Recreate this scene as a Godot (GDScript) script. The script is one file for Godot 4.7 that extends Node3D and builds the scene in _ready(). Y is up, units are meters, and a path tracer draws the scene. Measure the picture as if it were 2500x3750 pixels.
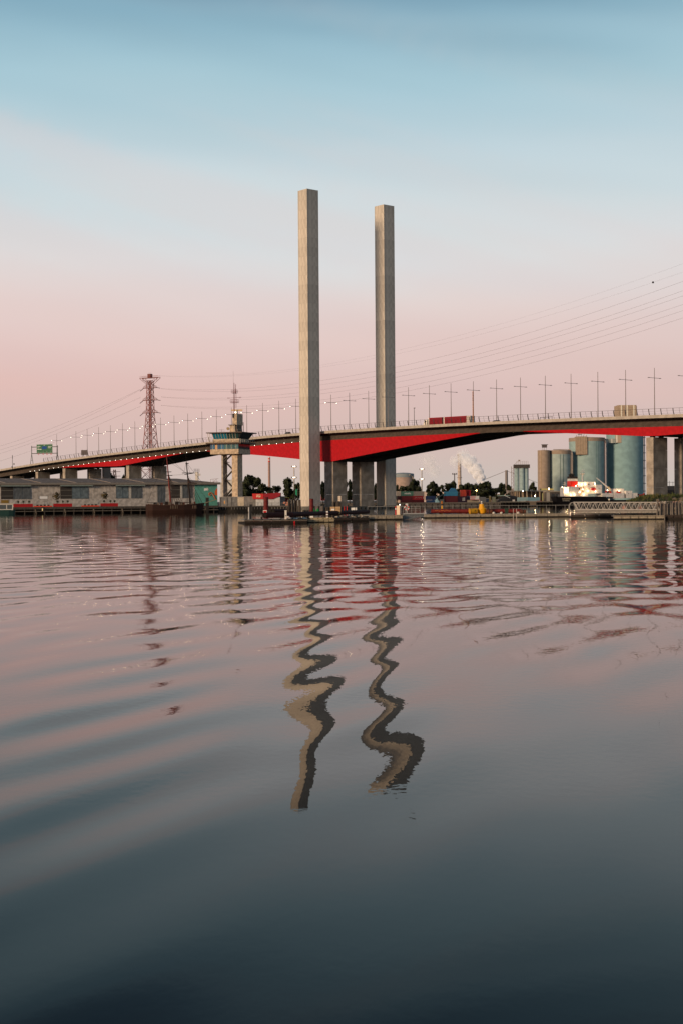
extends Node3D

# ---------------------------------------------------------------- helpers
var taken := {}
var mats := {}
var texs := {}
const BRIDGE_AT := Vector3(-14.0, 0.0, -616.0)
const BRIDGE_TURN := -0.872665
var rng := RandomNumberGenerator.new()

func numbered(called: String, parent: Node) -> String:
	var key := str(parent.get_instance_id()) + called
	taken[key] = taken.get(key, -1) + 1
	return called if taken[key] == 0 else "%s_%03d" % [called, taken[key]]

func tag(o: Node, label: String, category: String, group := "", kind := "") -> Node:
	if label: o.set_meta("label", label)
	if category: o.set_meta("category", category)
	if group: o.set_meta("group", group)
	if kind: o.set_meta("kind", kind)
	return o

func thing(called: String, label: String, category: String, at := Vector3.ZERO, turn := 0.0, group := "") -> Node3D:
	var o := Node3D.new()
	o.name = numbered(called, self)
	add_child(o, true)
	o.position = at
	o.rotation.y = turn
	tag(o, label, category, group)
	return o

func inst(called: String, mesh: Mesh, m: Material, parent: Node, xf := Transform3D()) -> MeshInstance3D:
	var o := MeshInstance3D.new()
	o.name = numbered(called, parent)
	o.mesh = mesh
	if m: o.material_override = m
	parent.add_child(o, true)
	o.transform = xf
	return o

func part(called: String, s: SurfaceTool, m: Material, parent: Node) -> MeshInstance3D:
	return inst(called, s.commit(), m, parent)

func dup(o: Node3D, at: Vector3, turn := 0.0, label := "") -> Node3D:
	var c: Node3D = o.duplicate()
	c.name = numbered(str(o.name).rstrip("_0123456789"), self)
	add_child(c, true)
	c.position = at
	c.rotation.y = turn
	if label: c.set_meta("label", label)
	return c

func noise_image(called: String) -> ImageTexture:
	if texs.has(called): return texs[called]
	var fn := FastNoiseLite.new()
	fn.seed = hash(called) % 1000
	fn.noise_type = FastNoiseLite.TYPE_SIMPLEX_SMOOTH
	fn.fractal_octaves = 5
	fn.frequency = 0.012
	var im: Image
	var lo := 0.86
	var hi := 1.0
	match called:
		"grime": fn.frequency = 0.01; lo = 0.9
		"fine": fn.frequency = 0.06; lo = 0.85
		"stain": fn.frequency = 0.009; lo = 0.82
		"ripple": fn.frequency = 0.05; fn.fractal_octaves = 3
		"boards": lo = 0.8
	var side := 512
	if called == "ribs" or called == "boards":
		im = Image.create_empty(256, 256, false, Image.FORMAT_RGB8)
		var src := fn.get_seamless_image(256, 256)
		for y in 256:
			for x in 256:
				var v := 0.5 + 0.5 * sin(x / 256.0 * TAU * 16.0) if called == "ribs" else (0.62 if y % 16 == 0 else lo + 0.2 * src.get_pixel((y / 16) * 16, x / 8).r)
				im.set_pixel(x, y, Color(v, v, v))
	else:
		im = fn.get_seamless_image(side, side)
		if called == "ripple":
			im.convert(Image.FORMAT_RGBA8)
			im.bump_map_to_normal_map(6.0)
		else:
			im.convert(Image.FORMAT_RGB8)
			for y in side:
				for x in side:
					var v := clampf(lo + (hi - lo) * smoothstep(0.1, 0.9, im.get_pixel(x, y).r), 0.0, 1.0)
					im.set_pixel(x, y, Color(v, v, v))
	texs[called] = ImageTexture.create_from_image(im)
	return texs[called]

# a material of that linear base colour; tex darkens it in patches of about 1 / scale metres
func mt(r: float, g: float, b: float, rough := 0.8, tex := "", scale := Vector3.ONE * 0.1, bump := "", bump_scale := 1.0, bump_at := Vector3.ONE) -> StandardMaterial3D:
	var key := "%s %s %s %s %s %s %s %s" % [r, g, b, rough, tex, scale, bump, bump_at]
	if mats.has(key): return mats[key]
	var m := StandardMaterial3D.new()
	m.albedo_color = Color(r, g, b).linear_to_srgb()
	m.roughness = rough
	m.metallic_specular = 0.3
	if tex:
		m.albedo_texture = noise_image(tex)
		m.uv1_triplanar = true
		m.uv1_scale = scale
	if bump:
		m.heightmap_enabled = true
		m.heightmap_texture = noise_image(bump)
		m.heightmap_scale = bump_scale
		m.uv1_triplanar = true
		m.uv1_scale = scale if tex else bump_at
	mats[key] = m
	return m

func glow(r: float, g: float, b: float, energy: float) -> StandardMaterial3D:
	var key := "glow %s %s %s %s" % [r, g, b, energy]
	if mats.has(key): return mats[key]
	var m := StandardMaterial3D.new()
	m.albedo_color = Color(0.8, 0.8, 0.8)
	m.emission_enabled = true
	m.emission = Color(r, g, b).linear_to_srgb()
	m.emission_energy_multiplier = energy
	mats[key] = m
	return m

func pane(r: float, g: float, b: float) -> StandardMaterial3D:
	var m := mt(r, g, b, 0.06)
	m.metallic_specular = 0.6
	return m

func st() -> SurfaceTool:
	var s := SurfaceTool.new()
	s.begin(Mesh.PRIMITIVE_TRIANGLES)
	return s

func tri(s: SurfaceTool, a: Vector3, b: Vector3, c: Vector3, n: Vector3) -> void:
	s.set_normal(n)
	s.add_vertex(a)
	if (c - a).cross(b - a).dot(n) < 0.0:
		s.add_vertex(c); s.add_vertex(b)
	else:
		s.add_vertex(b); s.add_vertex(c)

# a flat polygon whose normal points away from that centre
func face(s: SurfaceTool, p: Array, away: Vector3) -> void:
	var n := Vector3.ZERO
	var mid := Vector3.ZERO
	for i in p.size():
		var a: Vector3 = p[i]
		var b: Vector3 = p[(i + 1) % p.size()]
		n += a.cross(b)
		mid += a / p.size()
	n = n.normalized()
	if n.dot(mid - away) < 0.0: n = -n
	for i in range(1, p.size() - 1): tri(s, p[0], p[i], p[i + 1], n)

func hexa(s: SurfaceTool, p: Array) -> void:   # 4 bottom corners round, then the 4 above them
	var mid := Vector3.ZERO
	for v in p: mid += v / 8.0
	for f in [[0, 1, 2, 3], [4, 5, 6, 7], [0, 1, 5, 4], [1, 2, 6, 5], [2, 3, 7, 6], [3, 0, 4, 7]]:
		face(s, [p[f[0]], p[f[1]], p[f[2]], p[f[3]]], mid)

func box(s: SurfaceTool, at: Vector3, size: Vector3, basis := Basis()) -> void:   # at is its centre
	var h := size / 2.0
	var p := []
	for y in [-1, 1]:
		for c in [[-1, -1], [1, -1], [1, 1], [-1, 1]]:
			p.append(at + basis * Vector3(c[0] * h.x, y * h.y, c[1] * h.z))
	hexa(s, p)

func block(s: SurfaceTool, x0: float, x1: float, y0: float, y1: float, z0: float, z1: float) -> void:
	box(s, Vector3(x0 + x1, y0 + y1, z0 + z1) / 2.0, Vector3(absf(x1 - x0), absf(y1 - y0), absf(z1 - z0)))

func bar(s: SurfaceTool, a: Vector3, b: Vector3, w: float, h := -1.0) -> void:
	var d := (b - a).normalized()
	var up := Vector3.UP if absf(d.y) < 0.98 else Vector3.RIGHT
	var side := d.cross(up).normalized()
	up = side.cross(d)
	box(s, (a + b) / 2.0, Vector3(w, h if h > 0.0 else w, a.distance_to(b)), Basis(side, up, -d))

func tube(s: SurfaceTool, a: Vector3, b: Vector3, r0: float, r1 := -1.0, n := 8, caps := true) -> void:
	if r1 < 0.0: r1 = r0
	var d := (b - a).normalized()
	var e := d.cross(Vector3.UP if absf(d.y) < 0.9 else Vector3.RIGHT).normalized()
	var g := d.cross(e)
	for i in n:
		var p := e * cos(i * TAU / n) + g * sin(i * TAU / n)
		var q := e * cos((i + 1) * TAU / n) + g * sin((i + 1) * TAU / n)
		var c := [a + p * r0, a + q * r0, b + q * r1, b + p * r1]
		var m := [p, q, q, p]
		var out := (p + q).normalized()
		for t in [[0, 1, 2], [0, 2, 3]]:
			var order: Array = t
			if (c[t[2]] - c[t[0]]).cross(c[t[1]] - c[t[0]]).dot(out) < 0.0: order = [t[0], t[2], t[1]]
			for k in order:
				s.set_normal(m[k])
				s.add_vertex(c[k])
		if caps:
			if r0 > 0.0: tri(s, a, a + p * r0, a + q * r0, -d)
			if r1 > 0.0: tri(s, b, b + p * r1, b + q * r1, d)

func path(s: SurfaceTool, p: Array, r: float, n := 5) -> void:
	for i in p.size() - 1: tube(s, p[i], p[i + 1], r, r, n, i == 0 or i == p.size() - 2)

# a wire between two points that hangs down by sag in the middle
func wire(s: SurfaceTool, a: Vector3, b: Vector3, sag: float, r: float, n := 14) -> void:
	var p := []
	for i in n + 1:
		var f := float(i) / n
		p.append(a.lerp(b, f) - Vector3(0, sag * 4.0 * f * (1.0 - f), 0))
	path(s, p, r, 4)

func lathe(s: SurfaceTool, at: Vector3, profile: Array, n := 16) -> void:   # profile: [radius, height] upwards
	for k in profile.size() - 1:
		var a: Array = profile[k]
		var b: Array = profile[k + 1]
		var slope := Vector2(b[1] - a[1], a[0] - b[0]).normalized()
		for i in n:
			var c := []
			var m := []
			for j in [[i, a], [i + 1, a], [i + 1, b], [i, b]]:
				var dir := Vector3(cos(j[0] * TAU / n), 0, sin(j[0] * TAU / n))
				c.append(at + dir * j[1][0] + Vector3(0, j[1][1], 0))
				m.append((dir * slope.x + Vector3(0, slope.y, 0)).normalized())
			var out: Vector3 = m[0] + m[1]
			for t in [[0, 1, 2], [0, 2, 3]]:
				var order: Array = t
				if (c[t[2]] - c[t[0]]).cross(c[t[1]] - c[t[0]]).dot(out) < 0.0: order = [t[0], t[2], t[1]]
				for q in order:
					s.set_normal(m[q])
					s.add_vertex(c[q])

# closed sections (all with as many points) joined into one skin with flat faces and end caps; away is each section's own centre
func loft(s: SurfaceTool, sections: Array, caps := true) -> void:
	for k in sections.size() - 1:
		var a: Array = sections[k]
		var b: Array = sections[k + 1]
		for i in a.size():
			var j := (i + 1) % a.size()
			# loops run clockwise seen from the end they go to, so that outwards is edge x along
			var n: Vector3 = ((a[j] as Vector3) - (a[i] as Vector3) + (b[j] as Vector3) - (b[i] as Vector3)).cross((b[i] as Vector3) - (a[i] as Vector3)).normalized()
			tri(s, a[i], a[j], b[j], n)
			tri(s, a[i], b[j], b[i], n)
	if caps:
		var first: Array = sections[0]
		var last: Array = sections[-1]
		face(s, first, last[0])
		face(s, last, first[0])

func ball(s: SurfaceTool, at: Vector3, r: float, n := 8) -> void:
	var p := []
	for i in n + 1: p.append([r * sin(i * PI / n), -r * cos(i * PI / n)])
	lathe(s, at, p, n + 2)

func lamp_light(called: String, at: Vector3, color: Color, energy: float, size := 0.2) -> void:
	var l := OmniLight3D.new()
	l.name = numbered(called, self)
	l.position = at
	l.light_color = color
	l.light_energy = energy
	l.light_size = size
	l.omni_range = 200.0
	l.omni_attenuation = 2.0
	l.shadow_enabled = true
	add_child(l, true)

func words(mesh_text: String, height: float, m: Material, parent: Node, xf: Transform3D, depth := 0.06) -> MeshInstance3D:
	var t := TextMesh.new()
	var f := SystemFont.new()
	f.font_names = PackedStringArray(["Droid Sans"])
	f.font_weight = 700
	t.font = f
	t.text = mesh_text
	t.font_size = 32
	t.pixel_size = height / 24.0
	t.depth = depth
	return inst("lettering", t, m, parent, xf)

func on_bridge(t: float, y: float, w: float) -> Vector3:
	return BRIDGE_AT + Basis(Vector3.UP, BRIDGE_TURN) * Vector3(t, y, -w)

# ---------------------------------------------------------------- sky and water
func sky_color(az: float, el: float, n1: FastNoiseLite) -> Color:
	const ROWS := [[-1.0, 196, 186, 178], [0.6, 202, 189, 181], [2.2, 211, 187, 180], [4.3, 221, 190, 184], [6.2, 226, 201, 196], [8.0, 226, 211, 208], [9.8, 219, 220, 221], [12.2, 206, 218, 222],
		[14.2, 192, 211, 219], [16.6, 168, 200, 212], [19.6, 134, 173, 192], [21.5, 102, 138, 162], [25.0, 78, 112, 140], [35.0, 74, 112, 142], [60.0, 62, 96, 126], [91.0, 58, 90, 118]]
	# wide thin veils that lie along the horizon and sink a little to the right
	var lying := Vector3(cos(az), 0.0, sin(az)) * 3.0
	var v := n1.get_noise_3d(lying.x * 22.0, (el + sin(az) * 6.0) * 9.0, lying.z * 22.0)
	var v2 := n1.get_noise_3d(lying.x * 50.0 + 70.0, (el + sin(az) * 9.0) * 22.0, lying.z * 50.0)
	var e := el + (v * 1.7 + v2 * 0.6) * smoothstep(0.0, 9.0, el)
	e = clampf(e, -0.9, 90.0)
	var k := 0
	while e > ROWS[k + 1][0]: k += 1
	var f: float = inverse_lerp(ROWS[k][0], ROWS[k + 1][0], e)
	var c := Color(ROWS[k][1] / 255.0, ROWS[k][2] / 255.0, ROWS[k][3] / 255.0).lerp(Color(ROWS[k + 1][1] / 255.0, ROWS[k + 1][2] / 255.0, ROWS[k + 1][3] / 255.0), f)
	# pinker to the left of the view, greyer to its right
	var low := 1.0 - smoothstep(5.0, 12.0, el)
	var side := sin(az)
	c.r += (-0.05 * side) * low
	c.g += 0.004 * side * low
	c.b += 0.012 * side * low
	# thin drawn-out cirrus, rosy, from the upper left down to the right
	var lean := el + sin(az) * 17.0
	var c1 := smoothstep(0.02, 0.5, n1.get_noise_3d(lying.x * 9.0 + 200.0, lean * 13.0, lying.z * 9.0) + 0.35 * n1.get_noise_3d(lying.x * 40.0, lean * 60.0, lying.z * 40.0))
	var c2 := smoothstep(0.05, 0.55, n1.get_noise_3d(lying.x * 14.0 - 90.0, (el + sin(az) * 4.0) * 16.0, lying.z * 14.0))
	var veil := 0.3 * c1 * smoothstep(5.0, 10.0, el) * (1.0 - smoothstep(17.0, 24.0, el)) * (0.75 - 0.9 * side)
	c = c.lerp(Color(0.885, 0.80, 0.79), clampf(veil, 0.0, 0.6))
	c = c.lerp(Color(0.80, 0.85, 0.87), 0.15 * c2 * smoothstep(9.0, 13.0, el) * (1.0 - smoothstep(19.0, 26.0, el)))
	var tint := v2 * 0.012
	c.r += tint
	c.b -= tint * 0.6
	return c.srgb_to_linear()

func make_sky() -> Sky:
	var w := 1024
	var h := 512
	var n1 := FastNoiseLite.new()
	n1.seed = 11
	n1.frequency = 0.02
	n1.fractal_octaves = 4
	var data := PackedFloat32Array()
	data.resize(w * h * 3)
	var under := Color(0.35, 0.31, 0.29)
	for y in h:
		var el := 90.0 - (y + 0.5) * 180.0 / h
		for x in w:
			var c := under
			if el > -1.0: c = sky_color(wrapf((x + 0.5) / w * TAU, -PI, PI), el, n1)
			var i := (y * w + x) * 3
			data[i] = c.r
			data[i + 1] = c.g
			data[i + 2] = c.b
	var pm := PanoramaSkyMaterial.new()
	pm.panorama = ImageTexture.create_from_image(Image.create_from_data(w, h, false, Image.FORMAT_RGBF, data.to_byte_array()))
	var sky := Sky.new()
	sky.sky_material = pm
	return sky

var waves := []
var lcg := 33
func lcg_next() -> float:
	lcg = (lcg * 1103515245 + 12345) & 0x7fffffff
	return lcg / 2147483647.0

func lcg_normal() -> float:
	return (lcg_next() + lcg_next() + lcg_next() + lcg_next() - 2.0) * 1.7

func make_waves() -> void:
	# a main train crosses the view; two weaker ones, further out, cross it and run towards the camera
	# each: how many, shortest, longest and usual length, spread of lengths, heading, spread of headings, slope
	var trains := [[20, 0.9, 6.5, 2.3, 0.36, 0.27, 0.2, 0.030], [8, 1.3, 6.0, 2.2, 0.4, 2.55, 0.3, 0.004], [8, 2.0, 9.0, 4.0, 0.3, 1.25, 0.2, 0.0095]]
	for t in 3:
		var train: Array = trains[t]
		var own := []
		var total := 0.0
		for i in int(train[0]):
			var len := exp(lerpf(log(train[1]), log(train[2]), (i + lcg_next() * 0.8) / train[0]))
			var turn: float = train[5] + lcg_normal() * train[6]
			var slope := exp(-pow(log(len / train[3]) / train[4], 2.0) / 2.0)
			total += slope * slope / 2.0
			var k := TAU / len
			own.append([cos(turn) * k, sin(turn) * k, slope, lcg_next() * TAU, k, len, t])
		for v in own: v[2] *= train[7] / sqrt(total)
		waves.append_array(own)

func water_row(r: float, angles: PackedFloat32Array, full: PackedFloat32Array, verts: PackedVector3Array, norms: PackedVector3Array, uvs: PackedVector2Array) -> void:
	var calm := lerpf(0.3, 1.0, smoothstep(11.0, 22.0, r)) * lerpf(1.0, 0.6, smoothstep(32.0, 75.0, r)) * lerpf(1.0, 0.5, smoothstep(140.0, 250.0, r))
	var step := 0.004 * r + 0.03
	var use := []
	for v in waves:
		var f: float = smoothstep(2.0, 4.0, v[5] / step)
		if v[6] == 0:
			f *= calm
			if v[5] < 1.6: f *= lerpf(0.35, 1.0, smoothstep(22.0, 42.0, r))
			if v[5] < 2.0: f *= lerpf(1.0, 0.4, smoothstep(45.0, 80.0, r))
		else:
			f *= lerpf(0.03, 1.0, smoothstep(30.0, 60.0, r)) * lerpf(1.0, 0.55, smoothstep(110.0, 200.0, r))
		if f > 0.01: use.append([v[0], v[1], v[2] * f, v[3], v[4]])
	for j in angles.size():
		var x := sin(angles[j]) * r
		var z := -cos(angles[j]) * r
		var y := 0.0
		var nx := 0.0
		var nz := 0.0
		var fade := full[j]
		if fade > 0.0:
			for v in use:
				var ph: float = v[0] * x + v[1] * z + v[3]
				var a: float = v[2] / v[4]
				y += a * sin(ph)
				var c: float = a * cos(ph)
				nx -= c * v[0]
				nz -= c * v[1]
		verts.append(Vector3(x, y * fade, z))
		norms.append(Vector3(nx * fade, 1.0, nz * fade).normalized())
		uvs.append(Vector2(x, z))

func water_material(ripple: float) -> StandardMaterial3D:
	var m := StandardMaterial3D.new()
	m.albedo_color = Color(0.004, 0.0045, 0.005).linear_to_srgb()
	m.roughness = 0.02
	m.metallic_specular = 0.17
	m.normal_enabled = true
	m.normal_texture = noise_image("ripple")
	m.normal_scale = ripple
	m.uv1_scale = Vector3(0.16, 0.11, 1)
	return m

func make_water() -> void:
	make_waves()
	var angles := PackedFloat32Array()
	var full := PackedFloat32Array()
	for i in 30:
		angles.append(deg_to_rad(-180.0 + i * 5.4)); full.append(0.0)
	for i in 309:
		var a := -18.0 + i * 36.0 / 308.0
		angles.append(deg_to_rad(a))
		full.append(1.0 - smoothstep(16.5, 18.0, absf(a)))
	for i in range(1, 31):
		angles.append(deg_to_rad(18.0 + i * 5.4)); full.append(0.0)
	var radii := PackedFloat32Array([0.5, 3.0])
	var r := 6.0
	while r < 900.0:
		radii.append(r)
		r += 0.004 * r + 0.03
	for far in [1200.0, 2000.0, 4000.0, 9000.0]: radii.append(far)
	var verts := PackedVector3Array()
	var norms := PackedVector3Array()
	var uvs := PackedVector2Array()
	var n := angles.size()
	for q in radii: water_row(q, angles, full, verts, norms, uvs)
	var mesh := ArrayMesh.new()
	var zones := [[0.0, 17.0, 0.002], [17.0, 24.0, 0.006], [24.0, 32.0, 0.012], [32.0, 42.0, 0.014], [42.0, 60.0, 0.015], [60.0, 10000.0, 0.015]]
	for zone in zones:
		var index := PackedInt32Array()
		var first := -1
		var last := 0
		for i in radii.size() - 1:
			if radii[i] < zone[0] or radii[i] >= zone[1]: continue
			if first < 0: first = i
			last = i + 1
			for j in n - 1:
				var a := (i - first) * n + j
				index.append_array(PackedInt32Array([a, a + n, a + 1, a + 1, a + n, a + n + 1]))
		var arrays := []
		arrays.resize(Mesh.ARRAY_MAX)
		arrays[Mesh.ARRAY_VERTEX] = verts.slice(first * n, (last + 1) * n)
		arrays[Mesh.ARRAY_NORMAL] = norms.slice(first * n, (last + 1) * n)
		arrays[Mesh.ARRAY_TEX_UV] = uvs.slice(first * n, (last + 1) * n)
		arrays[Mesh.ARRAY_INDEX] = index
		mesh.add_surface_from_arrays(Mesh.PRIMITIVE_TRIANGLES, arrays)
		mesh.surface_set_material(mesh.get_surface_count() - 1, water_material(zone[2]))
	var o := inst("water", mesh, null, self)
	tag(o, "calm harbour water with long smooth ripples mirroring the sky", "water", "", "structure")

func _ready() -> void:
	# camera
	var cam := Camera3D.new()
	cam.name = "camera"
	cam.fov = 39.94
	cam.near = 0.5
	cam.far = 12000.0
	cam.position = Vector3(0, 3.6, 0)
	cam.rotation = Vector3(deg_to_rad(-0.455), 0, deg_to_rad(-0.42))
	add_child(cam)
	cam.current = true
	# sky, exposure
	var env := Environment.new()
	env.background_mode = Environment.BG_SKY
	env.sky = make_sky()
	env.tonemap_mode = Environment.TONE_MAPPER_LINEAR
	env.tonemap_exposure = 1.0
	env.sdfgi_enabled = true
	env.ssao_enabled = true
	env.ssil_enabled = true
	var we := WorldEnvironment.new()
	we.name = "environment"
	we.environment = env
	add_child(we)
	# the low soft sun behind the camera on the left
	var sun := DirectionalLight3D.new()
	sun.name = "sun"
	sun.light_color = Color(1.0, 0.87, 0.72)
	sun.light_energy = 1.15
	sun.light_angular_distance = 12.0
	sun.shadow_enabled = true
	sun.sky_mode = DirectionalLight3D.SKY_MODE_LIGHT_ONLY
	add_child(sun)
	sun.look_at_from_position(Vector3(-0.70, 0.22, 0.67), Vector3.ZERO)
	make_water()
	build_all()

# ---------------------------------------------------------------- the bridge
var yp_curve: Array = [[-460.0, 14.5], [-313.0, 24.4], [-261.0, 27.2], [-213.0, 29.2], [-178.0, 30.4], [-143.0, 31.5], [-90.0, 32.95], [-53.0, 33.9], [-18.0, 34.35], [5.0, 34.45], [26.0, 34.4], [68.0, 34.15],
	[97.0, 33.85], [130.0, 33.3], [161.0, 32.7], [190.0, 32.1], [260.0, 30.4], [340.0, 28.0]]

func deck_y(t: float) -> float:
	var k := 0
	while k < yp_curve.size() - 2 and t > yp_curve[k + 1][0]: k += 1
	var f := inverse_lerp(yp_curve[k][0], yp_curve[k + 1][0], t)
	var before: float = yp_curve[maxi(k - 1, 0)][1]
	var after: float = yp_curve[mini(k + 2, yp_curve.size() - 1)][1]
	return cubic_interpolate_in_time(yp_curve[k][1], yp_curve[k + 1][1], before, after, clampf(f, 0, 1), yp_curve[k + 1][0] - yp_curve[k][0], yp_curve[maxi(k - 1, 0)][0] - yp_curve[k][0], yp_curve[mini(k + 2, yp_curve.size() - 1)][0] - yp_curve[k][0])

func depth_at(t: float) -> float:
	var a := absf(t + 3.0) if t < -3.0 and t > -7.0 else absf(t)
	if t > -7.0 and t < 1.0: return 13.3
	a = t - 1.0 if t > 0.0 else -t - 7.0
	if a < 91.0: return lerpf(13.3, 4.0, pow(a / 91.0, 0.97))
	if a < 112.0: return 4.0
	if a < 170.0: return lerpf(4.0, 7.0, (a - 112.0) / 58.0)
	if a < 175.0: return 7.0
	if a < 240.0: return lerpf(7.0, 4.0, (a - 175.0) / 65.0)
	return 4.0

func make_bridge() -> void:
	var o := thing("road_bridge", "long road bridge with red girder sides on concrete piers", "bridge", BRIDGE_AT, BRIDGE_TURN)
	var concrete := mt(0.43, 0.37, 0.31, 0.85, "grime", Vector3.ONE * 0.067)
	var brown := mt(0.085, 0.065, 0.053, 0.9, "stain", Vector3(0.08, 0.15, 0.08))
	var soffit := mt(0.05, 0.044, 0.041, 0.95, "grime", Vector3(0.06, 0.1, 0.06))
	var red := mt(0.43, 0.006, 0.011, 0.6, "grime", Vector3.ONE * 0.104)
	var pier := mt(0.40, 0.335, 0.27, 0.9, "stain", Vector3.ONE * 0.053)
	var ts := []
	var t := -440.0
	while t <= 330.0:
		ts.append(t)
		t += 5.0 if absf(t) > 8.0 else 1.0
	# one deck, box girder and pair of edge beams for each carriageway
	for lane in [[9.0, 12.9, 22.4, 25.2], [25.9, 28.7, 38.2, 42.1]]:
		var deck := []
		var girder := []
		var edge_a := []
		var edge_b := []
		for u in ts:
			var y := deck_y(u)
			var d := depth_at(u)
			deck.append([Vector3(u, y - 0.8, -lane[0] - 0.4), Vector3(u, y - 1.05, -lane[0] - 0.4), Vector3(u, y - 1.9, -lane[1] + 0.1), Vector3(u, y - 1.9, -lane[2] - 0.1), Vector3(u, y - 1.05, -lane[3] + 0.4), Vector3(u, y - 0.8, -lane[3] + 0.4)])
			girder.append([Vector3(u, y - 1.85, -lane[1]), Vector3(u, y - d, -lane[1] - 0.3), Vector3(u, y - d, -lane[2] + 0.3), Vector3(u, y - 1.85, -lane[2])])
			edge_a.append([Vector3(u, y, -lane[0]), Vector3(u, y - 1.1, -lane[0] - 0.05), Vector3(u, y - 1.1, -lane[0] - 0.45), Vector3(u, y, -lane[0] - 0.35)])
			edge_b.append([Vector3(u, y, -lane[3] + 0.35), Vector3(u, y - 1.1, -lane[3] + 0.45), Vector3(u, y - 1.1, -lane[3] + 0.05), Vector3(u, y, -lane[3])])
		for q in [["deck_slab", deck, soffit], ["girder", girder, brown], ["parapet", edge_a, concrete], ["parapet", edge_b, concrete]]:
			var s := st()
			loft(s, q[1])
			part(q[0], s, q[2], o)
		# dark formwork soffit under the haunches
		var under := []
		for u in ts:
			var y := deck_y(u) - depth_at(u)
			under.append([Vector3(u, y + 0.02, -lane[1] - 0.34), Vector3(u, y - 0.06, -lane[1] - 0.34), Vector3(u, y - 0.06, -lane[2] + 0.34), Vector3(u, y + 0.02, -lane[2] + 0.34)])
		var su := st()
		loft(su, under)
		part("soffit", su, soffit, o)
	# red panels on the outer web, from a line under the deck down to the haunch
	for span in [[-243.0, -118.0], [-97.0, 91.0], [114.0, 243.0]]:
		var rows := []
		for i in 61:
			var u: float = lerpf(span[0], span[1], i / 60.0)
			var y := deck_y(u)
			var d := maxf(depth_at(u) + 0.05, 3.95)
			rows.append([Vector3(u, y - 3.9, -12.88), Vector3(u, y - d, -13.13), Vector3(u, y - d, -13.35), Vector3(u, y - 3.9, -13.1)])
		var s := st()
		loft(s, rows)
		part("red_panel", s, red, o)
	# piers
	for u in [[-6.1, 0.05, 0.0], [-174.2, -171.2, 1.5], [171.4, 174.5, 1.0], [-243.6, -240.6, 1.5], [-276.3, -273.3, 1.5], [-309.0, -306.0, 1.5]]:
		var mid: float = (u[0] + u[1]) / 2.0
		for w in [13.7, 29.7]:
			var top: float = deck_y(mid) - depth_at(mid) + 0.05
			if u[1] - u[0] < 4.0:
				top -= 0.45
				for k in [1.2, 6.0]:
					var sb := st()
					block(sb, mid - 0.8, mid + 0.8, top - 0.02, top + 0.5, -w - k, -w - k - 0.9)
					part("bearing", sb, soffit, o)
			var y0: float = u[2]
			var lift := 0
			while y0 < top - 0.2:      # poured in lifts with a fine joint between them
				var y1 := minf(y0 + 6.5, top)
				var s := st()
				block(s, u[0], u[1], y0, y1 - 0.05, -w, -w - 7.9)
				part("pier_lift", s, pier, o)
				y0 = y1
				lift += 1
	# pile cap in the river with a dark timber fender round it
	var cap := st()
	block(cap, -9.0, 3.0, -3.0, 1.1, 1.5, -53.0)
	part("pile_cap", cap, mt(0.16, 0.15, 0.13, 0.9, "stain", Vector3.ONE * 0.2), o)
	for i in 44:
		var f := st()
		block(f, -9.0 + 12.0 * (i % 2) - 0.2, -9.0 + 12.0 * (i % 2) + 0.2, -2.0, 0.6, 0.8 - (i / 2) * 2.5, 0.3 - (i / 2) * 2.5)
		part("fender", f, mt(0.03, 0.025, 0.02), o)
	# wind screen: curved blades and thin uprights between three wires
	var dark := mt(0.075, 0.06, 0.055, 0.6)
	var blade := st()
	var last := Vector3.ZERO
	for i in range(1, 7):
		var h := i / 6.0
		var p := Vector3(0, 2.2 * h, 0.62 * (1.0 - pow(1.0 - h, 2.0)))
		bar(blade, last, p, 0.17, 0.24)
		last = p
	var blade_mesh := blade.commit()
	var thin := st()
	bar(thin, Vector3.ZERO, Vector3(0, 1.1, 0.46), 0.06)
	bar(thin, Vector3(0, 1.1, 0.46), Vector3(0, 2.2, 0.62), 0.06)
	var thin_mesh := thin.commit()
	var u := -257.0
	var k := 0
	while u < 240.0:
		var xf := Transform3D(Basis(), Vector3(u, deck_y(u) - 0.05, -9.2))
		inst("railing_post" if k % 2 == 0 else "railing_upright", blade_mesh if k % 2 == 0 else thin_mesh, dark, o, xf)
		u += 2.55
		k += 1
	for q in [[2.15, 0.62, 0.045], [1.3, 0.52, 0.02], [0.45, 0.24, 0.02]]:
		var rail := st()
		var p := []
		u = -257.0
		while u < 240.0:
			p.append(Vector3(u, deck_y(u) - 0.05 + q[0], -9.2 + q[1]))
			u += 5.1
		path(rail, p, q[2], 4)
		part("handrail", rail, dark, o)
	# the string of small lamps along the web, and dull reflectors under the deck edge
	var bead := st()
	ball(bead, Vector3.ZERO, 0.105, 5)
	var bead_mesh := bead.commit()
	var lit := glow(1.0, 0.9, 0.74, 9.0)
	u = -281.0
	while u < -8.0:
		inst("deck_lamp", bead_mesh, lit, o, Transform3D(Basis(), Vector3(u, deck_y(u) - 3.75, -12.6)))
		inst("edge_lamp", bead_mesh, mt(0.5, 0.46, 0.4, 0.3), o, Transform3D(Basis().scaled(Vector3(0.9, 0.5, 0.9)), Vector3(u + 1.5, deck_y(u) - 1.75, -11.4)))
		u += 5.75
	u = 22.0
	while u < 240.0:
		inst("edge_lamp", bead_mesh, mt(0.3, 0.24, 0.2, 0.4), o, Transform3D(Basis().scaled(Vector3(0.9, 0.6, 0.9)), Vector3(u, deck_y(u) - 3.6, -12.75)))
		u += 11.5

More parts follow.
